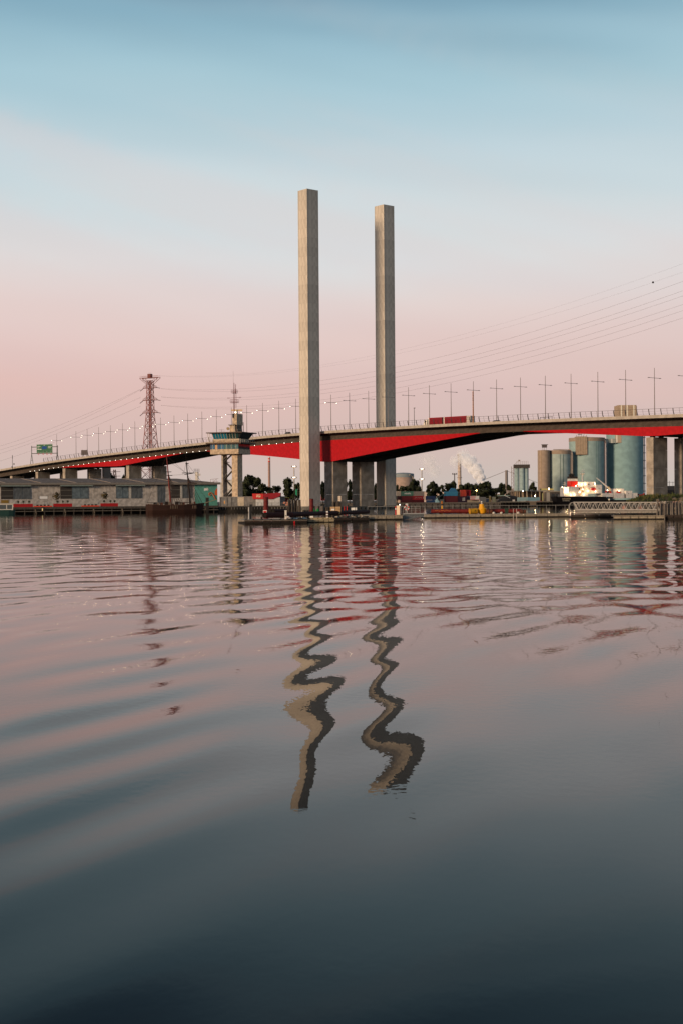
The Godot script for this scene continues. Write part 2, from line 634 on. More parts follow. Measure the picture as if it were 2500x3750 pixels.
func make_towers() -> void:
	for q in [[-6.36, 0.0, 140.0, "taller left bridge tower, a plain square concrete shaft on the near side of the deck"], [-6.36, 44.7, 138.9, "right bridge tower, a plain square concrete shaft behind the deck"]]:
		var o := thing("bridge_tower", q[3], "tower", on_bridge(q[0], 0.0, q[1]), BRIDGE_TURN, "twin concrete towers of the bridge")
		rng.seed = 3 + int(q[2])
		var core := st()
		block(core, 0.06, 6.3, 0.5, q[2] - 0.1, -0.06, -6.3)
		part("core", core, mt(0.2, 0.17, 0.14), o)
		var tones := []
		for k in 5:
			var f := 0.94 + k * 0.03
			tones.append(mt(0.56 * f, 0.49 * f, 0.41 * f, 0.9, "grime", Vector3(0.10 + k * 0.01, 0.03, 0.10)))
		var lift := st()
		box(lift, Vector3(3.18, 2.04, -3.18), Vector3(6.36, 4.09, 6.36))
		var mesh := lift.commit()
		var count := int(floor(q[2] / 4.1))
		for i in count:
			inst("concrete_lift", mesh, tones[rng.randi() % 5], o, Transform3D(Basis(), Vector3(0, i * 4.1, 0)))
		var top := st()
		block(top, 0.0, 6.36, count * 4.1 + 0.005, q[2], 0.0, -6.36)
		part("concrete_lift", top, tones[2], o)
		var foot := st()
		block(foot, -1.2, 7.6, -3.0, 1.3, 1.2, -7.6)
		part("footing", foot, mt(0.2, 0.18, 0.16, 0.9, "stain", Vector3.ONE * 0.2), o)

func make_lamp_posts() -> void:
	var metal := mt(0.2, 0.17, 0.16, 0.5)
	var pole := st()
	tube(pole, Vector3.ZERO, Vector3(0, 18.6, 0), 0.17, 0.09, 8)
	var pole_mesh := pole.commit()
	var arm := st()
	tube(arm, Vector3(0, 15.0, -3.1), Vector3(0, 15.0, 3.1), 0.08, 0.08, 6)
	var arm_mesh := arm.commit()
	var head := st()
	hexa(head, [Vector3(-0.2, -0.1, -0.4), Vector3(0.2, -0.1, -0.4), Vector3(0.2, -0.1, 0.4), Vector3(-0.2, -0.1, 0.4), Vector3(-0.1, 0.1, -0.35), Vector3(0.1, 0.1, -0.35), Vector3.ONE * 0.152, Vector3(-0.1, 0.1, 0.35)])
	var head_mesh := head.commit()
	var bulb := st()
	ball(bulb, Vector3.ZERO, 0.135, 6)
	var bulb_mesh := bulb.commit()
	const NTH := ["first", "second", "third", "fourth", "fifth", "sixth", "seventh", "eighth", "ninth", "tenth", "eleventh", "twelfth", "thirteenth", "fourteenth", "fifteenth", "sixteenth", "seventeenth", "eighteenth", "nineteenth", "twentieth"]
	var ts := [-272.0]
	for i in 34: ts.append(-249.0 + 12.97 * i)
	var left := []
	for i in ts.size():
		if ts[i] < -18.0: left.append(i)
	for i in ts.size():
		var t: float = ts[i]
		var lit := t < -5.0
		var label := ""
		if t < -260.0: label = "lit twin-arm lamp post far left, standing behind the green road sign"
		elif t < -18.0: label = "lit twin-arm lamp post, the %s to the left of the taller tower" % NTH[left.size() - 1 - i]
		elif t < 20.0:
			var n := int(round((t + 9.0) / 12.97))
			label = "%s twin-arm lamp post between the two towers, the %s from the taller one" % ["lit" if lit else "unlit", NTH[clampi(n, 0, 2)]]
		else: label = "unlit twin-arm lamp post, the %s to the right of the right tower" % NTH[int(round((t - 29.0) / 12.97))]
		var o := thing("lamp_post", label, "lamp post", on_bridge(t, deck_y(t) - 0.8, 25.55), BRIDGE_TURN, "lamp posts along the middle of the bridge")
		inst("pole", pole_mesh, metal, o)
		inst("arm", arm_mesh, metal, o)
		for e in [-1, 1]:
			inst("lamp_head", head_mesh, metal, o, Transform3D(Basis(), Vector3(0, 15.0, 3.3 * e)))
			if lit:
				inst("lamp_bulb", bulb_mesh, glow(1.0, 0.86, 0.66, 9.0), o, Transform3D(Basis(), Vector3(0, 14.85, 3.35 * e)))
				lamp_light("lamp_post_light", on_bridge(t, deck_y(t) + 14.05, 25.55 - 3.35 * e), Color(1, 0.85, 0.65), 1.5)

# ---------------------------------------------------------------- land and the left bank
func slab(called: String, outline: Array, y0: float, y1: float, m: Material, parent: Node) -> MeshInstance3D:   # outline: [x, depth]
	var flat := PackedVector2Array()
	for p in outline: flat.append(Vector2(p[0], -p[1]))
	var s := st()
	var order := Geometry2D.triangulate_polygon(flat)
	for i in range(0, order.size(), 3):
		tri(s, Vector3(flat[order[i]].x, y1, flat[order[i]].y), Vector3(flat[order[i + 1]].x, y1, flat[order[i + 1]].y), Vector3(flat[order[i + 2]].x, y1, flat[order[i + 2]].y), Vector3.UP)
	var clockwise := Geometry2D.is_polygon_clockwise(flat)
	for i in flat.size():
		var a := flat[i]
		var b := flat[(i + 1) % flat.size()]
		var n := Vector3(b.y - a.y, 0, a.x - b.x).normalized() * (1.0 if not clockwise else -1.0)
		tri(s, Vector3(a.x, y0, a.y), Vector3(b.x, y0, b.y), Vector3(b.x, y1, b.y), n)
		tri(s, Vector3(a.x, y0, a.y), Vector3(b.x, y1, b.y), Vector3(a.x, y1, a.y), n)
	return part(called, s, m, parent)

func make_land() -> void:
	var earth := mt(0.09, 0.08, 0.065, 0.95, "stain", Vector3.ONE * 0.03)
	var g := slab("ground", [[-5000, 470], [-110, 470], [-46, 493], [-15.5, 489], [-20, 560], [-46, 640], [-52, 700], [-40, 766], [26, 790], [80, 782], [100, 783], [178, 800], [240, 760], [330, 745], [5000, 740], [5000, 9500], [-5000, 9500]], -3.0, 1.9, earth, self)
	tag(g, "flat dark port land stretching away behind the quays", "ground", "", "structure")
	# the rough bank that carries the right piers
	var s := st()
	var n1 := FastNoiseLite.new()
	n1.seed = 8
	n1.frequency = 0.09
	var h := func(x: float, z: float) -> float:
		var sx := smoothstep(83.0, 104.0, x - 0.22 * (z - 470.0))
		var sz := smoothstep(418.0, 450.0, z - 0.10 * (x - 100.0)) * (1.0 - smoothstep(640.0, 700.0, z))
		return -1.2 + 5.1 * minf(sx, sz) + n1.get_noise_2d(x * 3.0, z * 3.0) * 1.1 * minf(sx, sz)
	var nx := 60
	var nz := 70
	for i in nx:
		for j in nz:
			var x0 := 78.0 + i * 2.4
			var z0 := 410.0 + j * 4.2
			var p := []
			for q in [[0, 0], [1, 0], [1, 1], [0, 1]]:
				var x: float = x0 + q[0] * 2.4
				var z: float = z0 + q[1] * 4.2
				p.append(Vector3(x, h.call(x, z), -z))
			face(s, [p[0], p[1], p[2]], p[0] - Vector3(0, 9, 0))
			face(s, [p[0], p[2], p[3]], p[0] - Vector3(0, 9, 0))
	var bank := part("river_bank", s, mt(0.075, 0.06, 0.032, 0.95, "stain", Vector3.ONE * 0.15), self)
	tag(bank, "rough earth bank under the right-hand piers", "bank", "", "structure")
	# grass as blades in tufts
	var blade := st()
	rng.seed = 21
	for i in 9:
		var a := Vector3(rng.randf_range(-0.5, 0.5), 0, rng.randf_range(-0.5, 0.5))
		var tip := a + Vector3(rng.randf_range(-0.35, 0.35), rng.randf_range(0.5, 1.1), rng.randf_range(-0.35, 0.35))
		var w := Vector3(rng.randf_range(-0.12, 0.12), 0, 0.1)
		tri(blade, a - w, a + w, tip, w.cross(Vector3.UP).normalized())
	var mm := MultiMesh.new()
	mm.transform_format = MultiMesh.TRANSFORM_3D
	mm.use_colors = true
	var bm := blade.commit()
	mm.mesh = bm
	var spots := []
	for i in 5200:
		var x := rng.randf_range(86.0, 190.0)
		var z := rng.randf_range(428.0, 560.0)
		var y: float = h.call(x, z)
		if y > 1.7 + rng.randf() * 0.8: spots.append(Vector3(x, y - 0.05, -z))
	mm.instance_count = spots.size()
	for i in spots.size():
		mm.set_instance_transform(i, Transform3D(Basis(Vector3.UP, rng.randf() * TAU).scaled(Vector3.ONE * rng.randf_range(0.6, 1.3)), spots[i]))
		mm.set_instance_color(i, [Color(0.055, 0.07, 0.022), Color(0.10, 0.085, 0.03), Color(0.035, 0.05, 0.018)][rng.randi() % 3])
	var gm := mt(1, 1, 1, 0.9)
	gm.vertex_color_use_as_albedo = true
	var mi := MultiMeshInstance3D.new()
	mi.name = "grass"
	mi.multimesh = mm
	mi.material_override = gm
	add_child(mi, true)
	tag(mi, "olive and brown grass growing on the bank round the right piers", "grass", "", "stuff")
	# boulders along its foot
	var where := ["left of the near pier", "below the near pier", "right of the near pier", "under the far right pier", "at the right edge of the picture"]
	var stones := []
	for v in 4:
		var k := st()
		rng.seed = 40 + v
		var pr := []
		for i in 7: pr.append([maxf(0.02, sin(i * PI / 6.0) * rng.randf_range(0.8, 1.2)), -cos(i * PI / 6.0) * 0.7])
		lathe(k, Vector3.ZERO, pr, 7)
		stones.append(k.commit())
	var rocks := thing("rock_edge", "pale broken rocks heaped along the foot of the grassy bank", "rocks")
	for i in 90:
		var x := rng.randf_range(96.0, 150.0)
		var z := 436.0 + rng.randf_range(-7.0, 6.0)
		var y: float = maxf(h.call(x, z), -0.3)
		var tone := rng.randf_range(0.8, 1.2)
		inst("rock", stones[i % 4], mt(0.24, 0.18, 0.13, 0.95, "stain", Vector3.ONE * 0.6) if i % 3 else mt(0.16, 0.13, 0.1, 0.95, "stain", Vector3.ONE * 0.5), rocks, Transform3D(Basis.from_euler(Vector3(rng.randf(), rng.randf() * 6.0, rng.randf())).scaled(Vector3.ONE * rng.randf_range(0.5, 1.15)), Vector3(x, y + 0.1, -z)))

func make_wharf() -> void:
	var timber := mt(0.05, 0.042, 0.036, 0.9, "boards", Vector3.ONE * 0.1)
	var o := thing("timber_wharf", "dark timber wharf on piles in front of the long shed", "wharf", Vector3(-42.36, 0.0, -486.0), 0.3316)
	var s := st()
	block(s, -190.0, 0.0, 1.75, 2.2, -14.0, 0.0)
	part("deck", s, timber, o)
	s = st()
	block(s, -190.0, 0.0, 1.5, 2.3, 0.0, 0.35)
	part("edge_beam", s, mt(0.075, 0.065, 0.055, 0.9, "stain", Vector3.ONE * 0.3), o)
	s = st()
	block(s, -190.0, 0.0, 0.75, 0.98, 0.1, 0.4)
	part("waler", s, mt(0.14, 0.12, 0.1, 0.9, "stain", Vector3.ONE * 0.4), o)
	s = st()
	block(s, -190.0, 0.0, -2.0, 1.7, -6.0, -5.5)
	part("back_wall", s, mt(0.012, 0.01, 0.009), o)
	rng.seed = 77
	for i in 58:
		var x := -1.5 - i * 3.2
		var p := st()
		tube(p, Vector3(x, -2.5, 0.05), Vector3(x + rng.randf_range(-0.2, 0.2), 1.7, 0.05), 0.22, 0.2, 7)
		part("pile", p, timber, o)
		if i % 3 == 1:
			p = st()
			bar(p, Vector3(x + 0.5, 0.1, 0.3), Vector3(x + 0.15, 1.5, 0.3), 0.28)
			part("fender", p, mt(0.2, 0.16, 0.12, 0.9, "stain", Vector3.ONE * 0.7), o)
	var y := thing("marker_board", "small pale yellow marker board under the wharf edge below the white sign", "marker", Vector3(-98.7, 1.43, -466.0))
	s = st()
	block(s, -0.16, 0.16, -0.4, 0.4, 0.1, 0.2)
	part("board", s, mt(0.75, 0.66, 0.38), y)
	s = st()
	block(s, -0.06, 0.06, -0.5, 1.0, 0.0, 0.08)
	part("post", s, timber, y)

func make_shed() -> void:
	var o := thing("wharf_shed", "long low corrugated wharf shed with sliding doors and a teal painted end", "shed", Vector3(-44.3, 0.0, -505.0), 0.3491)
	var wall := mt(0.42, 0.375, 0.335, 0.8, "stain", Vector3.ONE * 0.12, "ribs", 3.0)
	var pale := mt(0.44, 0.40, 0.365, 0.8, "stain", Vector3.ONE * 0.14, "ribs", 3.0)
	var fascia := mt(0.17, 0.15, 0.13, 0.8, "grime", Vector3.ONE * 0.15)
	var roofing := mt(0.2, 0.155, 0.13, 0.9, "stain", Vector3.ONE * 0.12)
	var left := -170.0
	var s := st()
	block(s, left, -8.3, 4.9, 10.2, -34.0, 0.0)
	part("wall", s, wall, o)
	s = st()
	block(s, left, -8.3, 1.8, 4.9, -33.9, 0.05)
	part("lower_cladding", s, pale, o)
	# the end bay carries a teal mural
	var teal := mt(0.10, 0.30, 0.25, 0.8, "grime", Vector3.ONE * 0.2)
	s = st()
	block(s, -8.3, 0.0, 1.8, 10.2, -34.0, 0.02)
	part("painted_wall", s, teal, o)
	s = st()
	path(s, [Vector3(-0.7, 4.4, 0.1), Vector3(-1.2, 5.4, 0.1), Vector3(-1.6, 6.2, 0.1), Vector3(-2.2, 6.8, 0.1), Vector3(-2.9, 6.8, 0.1), Vector3(-3.2, 6.3, 0.1), Vector3(-2.9, 5.9, 0.1), Vector3(-2.5, 6.1, 0.1)], 0.2, 7)
	part("painted_tentacle", s, mt(0.42, 0.13, 0.06), o)
	s = st()
	hexa(s, [Vector3(-1.0, 6.0, 0.03), Vector3(0.0, 5.9, 0.03), Vector3(0.0, 5.9, 0.07), Vector3(-1.0, 6.0, 0.07), Vector3(-0.8, 7.6, 0.03), Vector3(0.0, 8.6, 0.03), Vector3(0.0, 8.6, 0.07), Vector3(-0.8, 7.6, 0.07)])
	part("painted_head", s, mt(0.55, 0.10, 0.03), o)
	for q in [[-4.6, 8.0, 0.8], [-4.1, 8.1, 1.0], [-3.6, 8.1, 0.8]]:
		s = st()
		hexa(s, [Vector3(q[0] - 0.3, q[1] - 0.5, 0.03), Vector3(q[0] + 0.3, q[1] - 0.4, 0.03), Vector3(q[0] + 0.3, q[1] - 0.4, 0.07), Vector3(q[0] - 0.3, q[1] - 0.5, 0.07), Vector3(q[0] - 0.25, q[1] + q[2] * 0.5, 0.03), Vector3(q[0] + 0.1, q[1] + q[2] * 0.6, 0.03), Vector3(q[0] + 0.1, q[1] + q[2] * 0.6, 0.07), Vector3(q[0] - 0.25, q[1] + q[2] * 0.5, 0.07)])
		part("painted_sail", s, mt(0.7, 0.66, 0.62), o)
	# hipped roof of shallow bays with ribs
	var ridge_z := -16.0
	s = st()
	var e := [Vector3(left, 10.35, 1.0), Vector3(0.8, 10.35, 1.0), Vector3(0.8, 10.35, -35.0), Vector3(left, 10.35, -35.0)]
	var r := [Vector3(left, 12.6, ridge_z), Vector3(-11.0, 12.2, ridge_z)]
	face(s, [e[0], e[1], r[1], r[0]], Vector3(-60, 0, -17))
	face(s, [e[1], e[2], r[1]], Vector3(-60, 0, -17))
	face(s, [e[2], e[3], r[0], r[1]], Vector3(-60, 0, -17))
	face(s, [e[0], e[3], r[0]], Vector3(-60, 0, -17))
	face(s, e, Vector3(-60, 30, -17))
	part("roof", s, roofing, o)
	for i in 13:
		var x := -14.0 - i * 12.0
		s = st()
		bar(s, Vector3(x, 10.45, 0.9), Vector3(x - 5.0, 12.28, ridge_z + 0.4), 0.35, 0.12)
		part("roof_rib", s, mt(0.27, 0.22, 0.19), o)
	s = st()
	block(s, left, 0.9, 9.75, 10.55, 0.95, 1.2)
	part("fascia", s, fascia, o)
	s = st()
	block(s, left, 0.9, 10.15, 10.3, 1.2, 1.32)
	part("gutter", s, mt(0.25, 0.23, 0.21), o)
	for q in [[-76.01, -65.86], [-55.93, -44.73], [-36.71, -26.46]]:
		s = st()
		block(s, q[0], q[1], 9.3, 9.72, 0.2, 1.25)
		part("door_hood", s, mt(0.2, 0.24, 0.22, 0.7, "stain", Vector3.ONE * 0.4), o)
	# openings and sliding doors: left x, right x, bottom, top, colour
	var dark := mt(0.035, 0.031, 0.029, 0.7)
	var blue := mt(0.12, 0.155, 0.175, 0.6, "stain", Vector3.ONE * 0.15, "ribs", 2.0)
	var slate := mt(0.1, 0.112, 0.122, 0.6, "stain", Vector3(0.2, 0.1, 0.2))
	var white := mt(0.5, 0.47, 0.42, 0.7, "grime", Vector3.ONE * 0.3)
	for q in [[-75.83, -71.73, 5.0, dark, "doorway"], [-71.73, -65.86, 5.0, slate, "sliding_door"], [-55.84, -51.81, 5.0, dark, "doorway"], [-51.81, -46.24, 5.0, blue, "sliding_door"],
			[-36.52, -32.09, 5.0, blue, "sliding_door"], [-32.09, -31.12, 5.0, white, "door_post"], [-31.12, -27.44, 5.0, slate, "sliding_door"], [-21.87, -19.23, 3.0, slate, "sliding_door"],
			[-16.86, -13.6, 5.0, dark, "doorway"], [-13.6, -12.81, 5.0, white, "door_post"], [-12.81, -9.33, 5.0, slate, "sliding_door"]]:
		s = st()
		block(s, q[0] + 0.02, q[1] - 0.02, q[2], 9.6, -0.1, 0.14 if q[4] != "doorway" else 0.07)
		var d := part(q[4], s, q[3], o)
		if q[4] == "doorway":
			for y in [6.0, 7.9]:
				s = st()
				block(s, q[0] + 0.1, q[1] - 0.1, y, y + 0.12, 0.08, 0.18)
				part("rail", s, mt(0.17, 0.16, 0.14), d)
		else:
			for x in [q[0] + 0.12, (q[0] + q[1]) / 2.0, q[1] - 0.12]:
				s = st()
				block(s, x - 0.06, x + 0.06, q[2] + 0.01, 9.58, 0.14, 0.2)
				part("stile", s, q[3], d)
	s = st()
	block(s, -75.83, -73.28, 2.6, 4.7, 0.05, 0.12)
	part("amber_panel", s, mt(0.28, 0.17, 0.035, 0.6, "boards", Vector3.ONE * 0.4), o)
	for q in [[156, 1842], [165, 1842], [340, 1833]]:
		s = st()
		block(s, -61.98 + (q[0] - 156) * 0.1, -61.98 + (q[0] - 156) * 0.1 + 0.7, 3.2, 3.9, 0.06, 0.14)
		part("notice", s, mt(0.4, 0.38, 0.35), o)
	var sign := thing("wall_sign", "blank white sign on the shed wall between two doors", "sign", Vector3(-100.46, 5.44, -476.0), 0.35)
	s = st()
	block(s, -1.33, 1.33, -0.45, 0.45, 0.0, 0.1)
	part("board", s, mt(0.72, 0.70, 0.68, 0.5), sign)
	s = st()
	for q in [[-1.4, 1.4, 0.45, 0.52], [-1.4, 1.4, -0.52, -0.45], [-1.4, -1.33, -0.45, 0.45], [1.33, 1.4, -0.45, 0.45]]: block(s, q[0], q[1], q[2], q[3], -0.02, 0.12)
	part("frame", s, mt(0.05, 0.045, 0.04), sign)

func topiary(parent: Node, at: Vector3, r: float, stem: float, m: Material) -> void:
	var s := st()
	tube(s, at, at + Vector3(0, stem, 0), 0.06, 0.05, 5)
	part("stem", s, mt(0.05, 0.035, 0.025), parent)
	s = st()
	for i in 130:
		var d := Vector3(rng.randfn(), rng.randfn(), rng.randfn()).normalized()
		var c := at + Vector3(0, stem + r * 0.8, 0) + d * r * pow(rng.randf(), 0.4)
		var a := Vector3(rng.randfn(), rng.randfn(), rng.randfn()).normalized() * r * 0.3
		var b := a.cross(d).normalized() * r * 0.25
		tri(s, c - a, c + b, c + a, d)
	part("foliage", s, m, parent)

func make_wharf_things() -> void:
	var red := mt(0.36, 0.014, 0.016, 0.6, "grime", Vector3.ONE * 0.5)
	var bright := mt(0.62, 0.06, 0.025, 0.6)
	var green := mt(0.03, 0.04, 0.02, 0.9)
	rng.seed = 9
	var n := 0
	for q in [[52, 119, 466, "by the white-cabined boat"], [198, 263, 469, "right of the blank white sign"], [371, 432, 474, "nearest to the two-masted ship"]]:
		var x0 := 0.0
		var o := thing("planter_box", "large red planter with clipped bushes on the wharf, " + q[3], "planter", [Vector3(-108.17, 2.5, -466.0), Vector3(-95.6, 2.48, -469.0), Vector3(-80.73, 2.54, -474.0)][n], 0.33, "red planters along the wharf")
		o.position.y = 2.2
		var len: float = [6.2, 6.1, 5.75][n]
		var s := st()
		for p in [[0.0, len, -1.2, -1.1], [0.0, len, -0.1, 0.0], [0.0, 0.1, -1.1, -0.1], [len - 0.1, len, -1.1, -0.1]]: block(s, p[0], p[1], 0.0, 1.15, p[2], p[3])
		part("box", s, red, o)
		s = st()
		block(s, 0.1, len - 0.1, 0.9, 1.02, -1.1, -0.1)
		part("soil", s, mt(0.03, 0.022, 0.016), o)
		for k in 3: topiary(o, Vector3(1.0 + k * 1.8 + rng.randf() * 0.5, 1.0, -0.6), 0.45, 0.5, green)
		n += 1
	n = 0
	for q in ["between the white sign and the second planter", "left of the planter nearest the ship"]:
		var o := thing("bench_trough", "low bright red bench with black cushions, " + q, "bench", [Vector3(-101.58, 2.45, -466.0), Vector3(-86.7, 2.5, -471.0)][n], 0.33, "red benches on the wharf")
		o.position.y = 2.2
		var s := st()
		block(s, 0.0, 6.0, 0.0, 0.45, -0.7, 0.0)
		part("seat", s, bright, o)
		for k in 4:
			s = st()
			block(s, 0.9 + k * 1.2, 1.6 + k * 1.2, 0.46, 0.85, -0.75, -0.45)
			part("cushion", s, mt(0.015, 0.014, 0.014), o)
		n += 1
	n = 0
	for q in ["left of the second doorway", "behind the planter nearest the ship"]:
		var o := thing("potted_tree", "loose round olive tree against the shed wall, " + q, "tree", [Vector3(-95.29, 2.84, -472.0), Vector3(-80.02, 2.7, -478.0)][n], 0.0, "round trees against the shed")
		o.position.y = 2.2
		topiary(o, Vector3.ZERO, 1.35, 2.6, mt(0.085, 0.065, 0.03, 0.9))
		n += 1
	# the boat at the left edge
	var b := thing("harbour_boat", "white-cabined boat with a dark green hull moored at the left edge", "boat", Vector3(-106.79, 0.56, -448.0), 0.3)
	b.position.y = 0.0
	var s := st()
	var sec := []
	for q in [[-9.0, 1.0], [-4.0, 1.15], [1.2, 1.1], [2.6, 0.75], [3.2, 0.1]]:
		var w: float = q[1]
		sec.append([Vector3(q[0], 1.5, w), Vector3(q[0] - 0.3, -0.4, w * 0.8), Vector3(q[0] - 0.3, -0.4, -w * 0.8), Vector3(q[0], 1.5, -w)])
	loft(s, sec)
	part("hull", s, mt(0.025, 0.06, 0.052, 0.4), b)
	s = st()
	for p in [[-8.0, -7.7], [-4.5, -4.2], [-2.0, -1.75], [0.3, 0.55], [2.1, 2.4]]: block(s, p[0], p[1], 1.5, 3.4, -0.9, 0.9)
	block(s, -8.0, 2.4, 3.1, 3.5, -0.92, 0.92)
	block(s, -8.0, 2.4, 1.4, 1.75, -0.92, 0.92)
	part("cabin", s, mt(0.55, 0.5, 0.43, 0.5), b)
	for p in [[-7.7, -4.5], [-4.2, -2.0], [-1.75, 0.3], [0.55, 2.1]]:
		s = st()
		block(s, p[0], p[1], 1.75, 3.1, -0.85, 0.85)
		part("window", s, pane(0.05, 0.06, 0.06), b)
	s = st()
	block(s, -8.3, 2.7, 3.5, 3.62, -1.05, 1.05)
	part("roof", s, mt(0.5, 0.46, 0.4), b)

func make_schooner() -> void:
	var o := thing("two_masted_ship", "dark wooden two-masted sailing ship without sails moored along the wharf", "sailing ship", Vector3(-63.72, 0.0, -462.0), 0.3316)
	var wood := mt(0.045, 0.02, 0.014, 0.7, "boards", Vector3(0.05, 0.3, 0.05))
	var dark := mt(0.02, 0.014, 0.012, 0.7)
	var s := st()
	var sec := []
	for q in [[0.0, 1.6, 2.9], [1.5, 2.3, 2.75], [6.0, 2.6, 2.55], [12.0, 2.6, 2.55], [16.0, 2.0, 2.8], [18.2, 0.9, 3.1], [19.4, 0.1, 3.3]]:
		var w: float = q[1]
		var y: float = q[2]
		var inb: float = 1.2 if q[0] > 17.0 else 0.0
		sec.append([Vector3(q[0], y, w), Vector3(q[0] - inb * 0.5, 0.9, w * 0.96), Vector3(q[0] - inb, -0.6, w * 0.7), Vector3(q[0] - inb, -0.6, -w * 0.7), Vector3(q[0] - inb * 0.5, 0.9, -w * 0.96), Vector3(q[0], y, -w)])
	loft(s, sec)
	part("hull", s, wood, o)
	s = st()
	path(s, [Vector3(0, 3.0, 1.65), Vector3(1.5, 2.85, 2.33), Vector3(6, 2.65, 2.63), Vector3(12, 2.65, 2.63), Vector3(16, 2.9, 2.03), Vector3(18.2, 3.2, 0.92)], 0.09, 5)
	part("rail", s, mt(0.11, 0.06, 0.04), o)
	var mast := mt(0.17, 0.03, 0.025, 0.6)
	var tip_m := Vector3(6.76, 18.95, 0.0)
	var foot_m := Vector3(8.17, 2.57, 0.0)
	var top_f := Vector3(13.34, 16.9, 0.0)
	var foot_f := Vector3(14.7, 2.7, 0.0)
	s = st()
	tube(s, foot_m - Vector3(0, 1, 0), tip_m, 0.38, 0.13, 8)
	part("mast", s, mast, o)
	s = st()
	tube(s, foot_f - Vector3(0, 1, 0), top_f, 0.36, 0.14, 8)
	tube(s, top_f, Vector3(13.18, 20.15, 0.0), 0.05, 0.03, 5)
	part("mast", s, dark, o)
	# crosstrees and tops
	for q in [[13.96, 13.19, 2.4], [7.44, 13.55, 0.9], [7.62, 12.38, 1.1], [13.61, 16.35, 0.5]]:
		s = st()
		block(s, q[0] - q[2] * 0.8, q[0] + q[2] * 0.8, q[1] - 0.1, q[1] + 0.1, -0.9, 0.9)
		part("crosstree", s, dark, o)
	s = st()
	tube(s, Vector3(12.57, 12.65, 0.8), Vector3(15.71, 13.1, -0.8), 0.13, 0.1, 6)
	part("yard", s, dark, o)
	s = st()
	tube(s, Vector3(13.75, 10.12, 0.9), Vector3(16.88, 9.66, 0.2), 0.2, 0.14, 6)
	part("yard", s, mt(0.09, 0.045, 0.035), o)
	s = st()
	tube(s, Vector3(-0.0, 3.44, 0.2), Vector3(8.18, 3.29, 0.0), 0.15, 0.17, 6)
	part("boom", s, mt(0.12, 0.1, 0.09), o)
	s = st()
	tube(s, Vector3(10.2, 3.46, 0.2), Vector3(14.61, 3.42, 0.0), 0.14, 0.15, 6)
	part("boom", s, mt(0.09, 0.06, 0.05), o)
	s = st()
	tube(s, Vector3(18.31, 2.85, 0.0), Vector3(23.63, 4.36, 0.0), 0.2, 0.08, 6)
	part("bowsprit", s, mt(0.28, 0.22, 0.13), o)
	# furled canvas and gear on deck
	rng.seed = 4
	for i in 12:
		s = st()
		var x := 2.0 + i * 1.25 + rng.randf() * 0.5
		block(s, x, x + rng.randf_range(0.3, 1.0), 2.5, 2.9 + rng.randf() * 0.9, -1.0, 0.6)
		part("deck_gear", s, [dark, mt(0.16, 0.12, 0.09), mt(0.1, 0.035, 0.025)][i % 3], o)
	# shrouds and stays
	var rope := mt(0.045, 0.032, 0.028, 0.9)
	for m in [[foot_m, tip_m, 0.62], [foot_f, top_f, 0.66]]:
		var f0: Vector3 = m[0]
		var top: Vector3 = f0.lerp(m[1], m[2])
		for e in [-1.0, 1.0]:
			for k in 6:
				s = st()
				tube(s, Vector3(f0.x - 0.6 + k * 0.85, 2.6, 2.5 * e), top, 0.05, 0.035, 4)
				part("shroud", s, rope, o)
	for q in [[foot_f.lerp(top_f, 0.98), Vector3(23.16, 4.18, 0.0)], [foot_f.lerp(top_f, 0.68), Vector3(21.1, 3.56, 0.0)], [foot_f.lerp(top_f, 0.66), Vector3(18.96, 2.85, 0.0)], [foot_m.lerp(tip_m, 0.6), Vector3(12.48, 12.65, 0.0)], [tip_m, foot_f.lerp(top_f, 0.7)],
			[foot_m.lerp(tip_m, 0.9), foot_f.lerp(top_f, 0.72)], [tip_m, Vector3(0.18, 3.44, 0.0)], [top_f, foot_f.lerp(top_f, 0.74) + Vector3(-1.2, 0, 0)], [top_f, foot_f.lerp(top_f, 0.74) + Vector3(0.9, 0, 0)]]:
		s = st()
		tube(s, q[0], q[1], 0.035, 0.035, 4)
		part("stay", s, rope, o)
	for i in 8:
		s = st()
		var x := 7.4 + i * 0.55 + (4.6 if i > 4 else 0.0)
		bar(s, Vector3(x, 1.4, 2.66), Vector3(x, 2.5, 2.72), 0.07)
		part("chain_plate", s, mt(0.3, 0.22, 0.16), o)

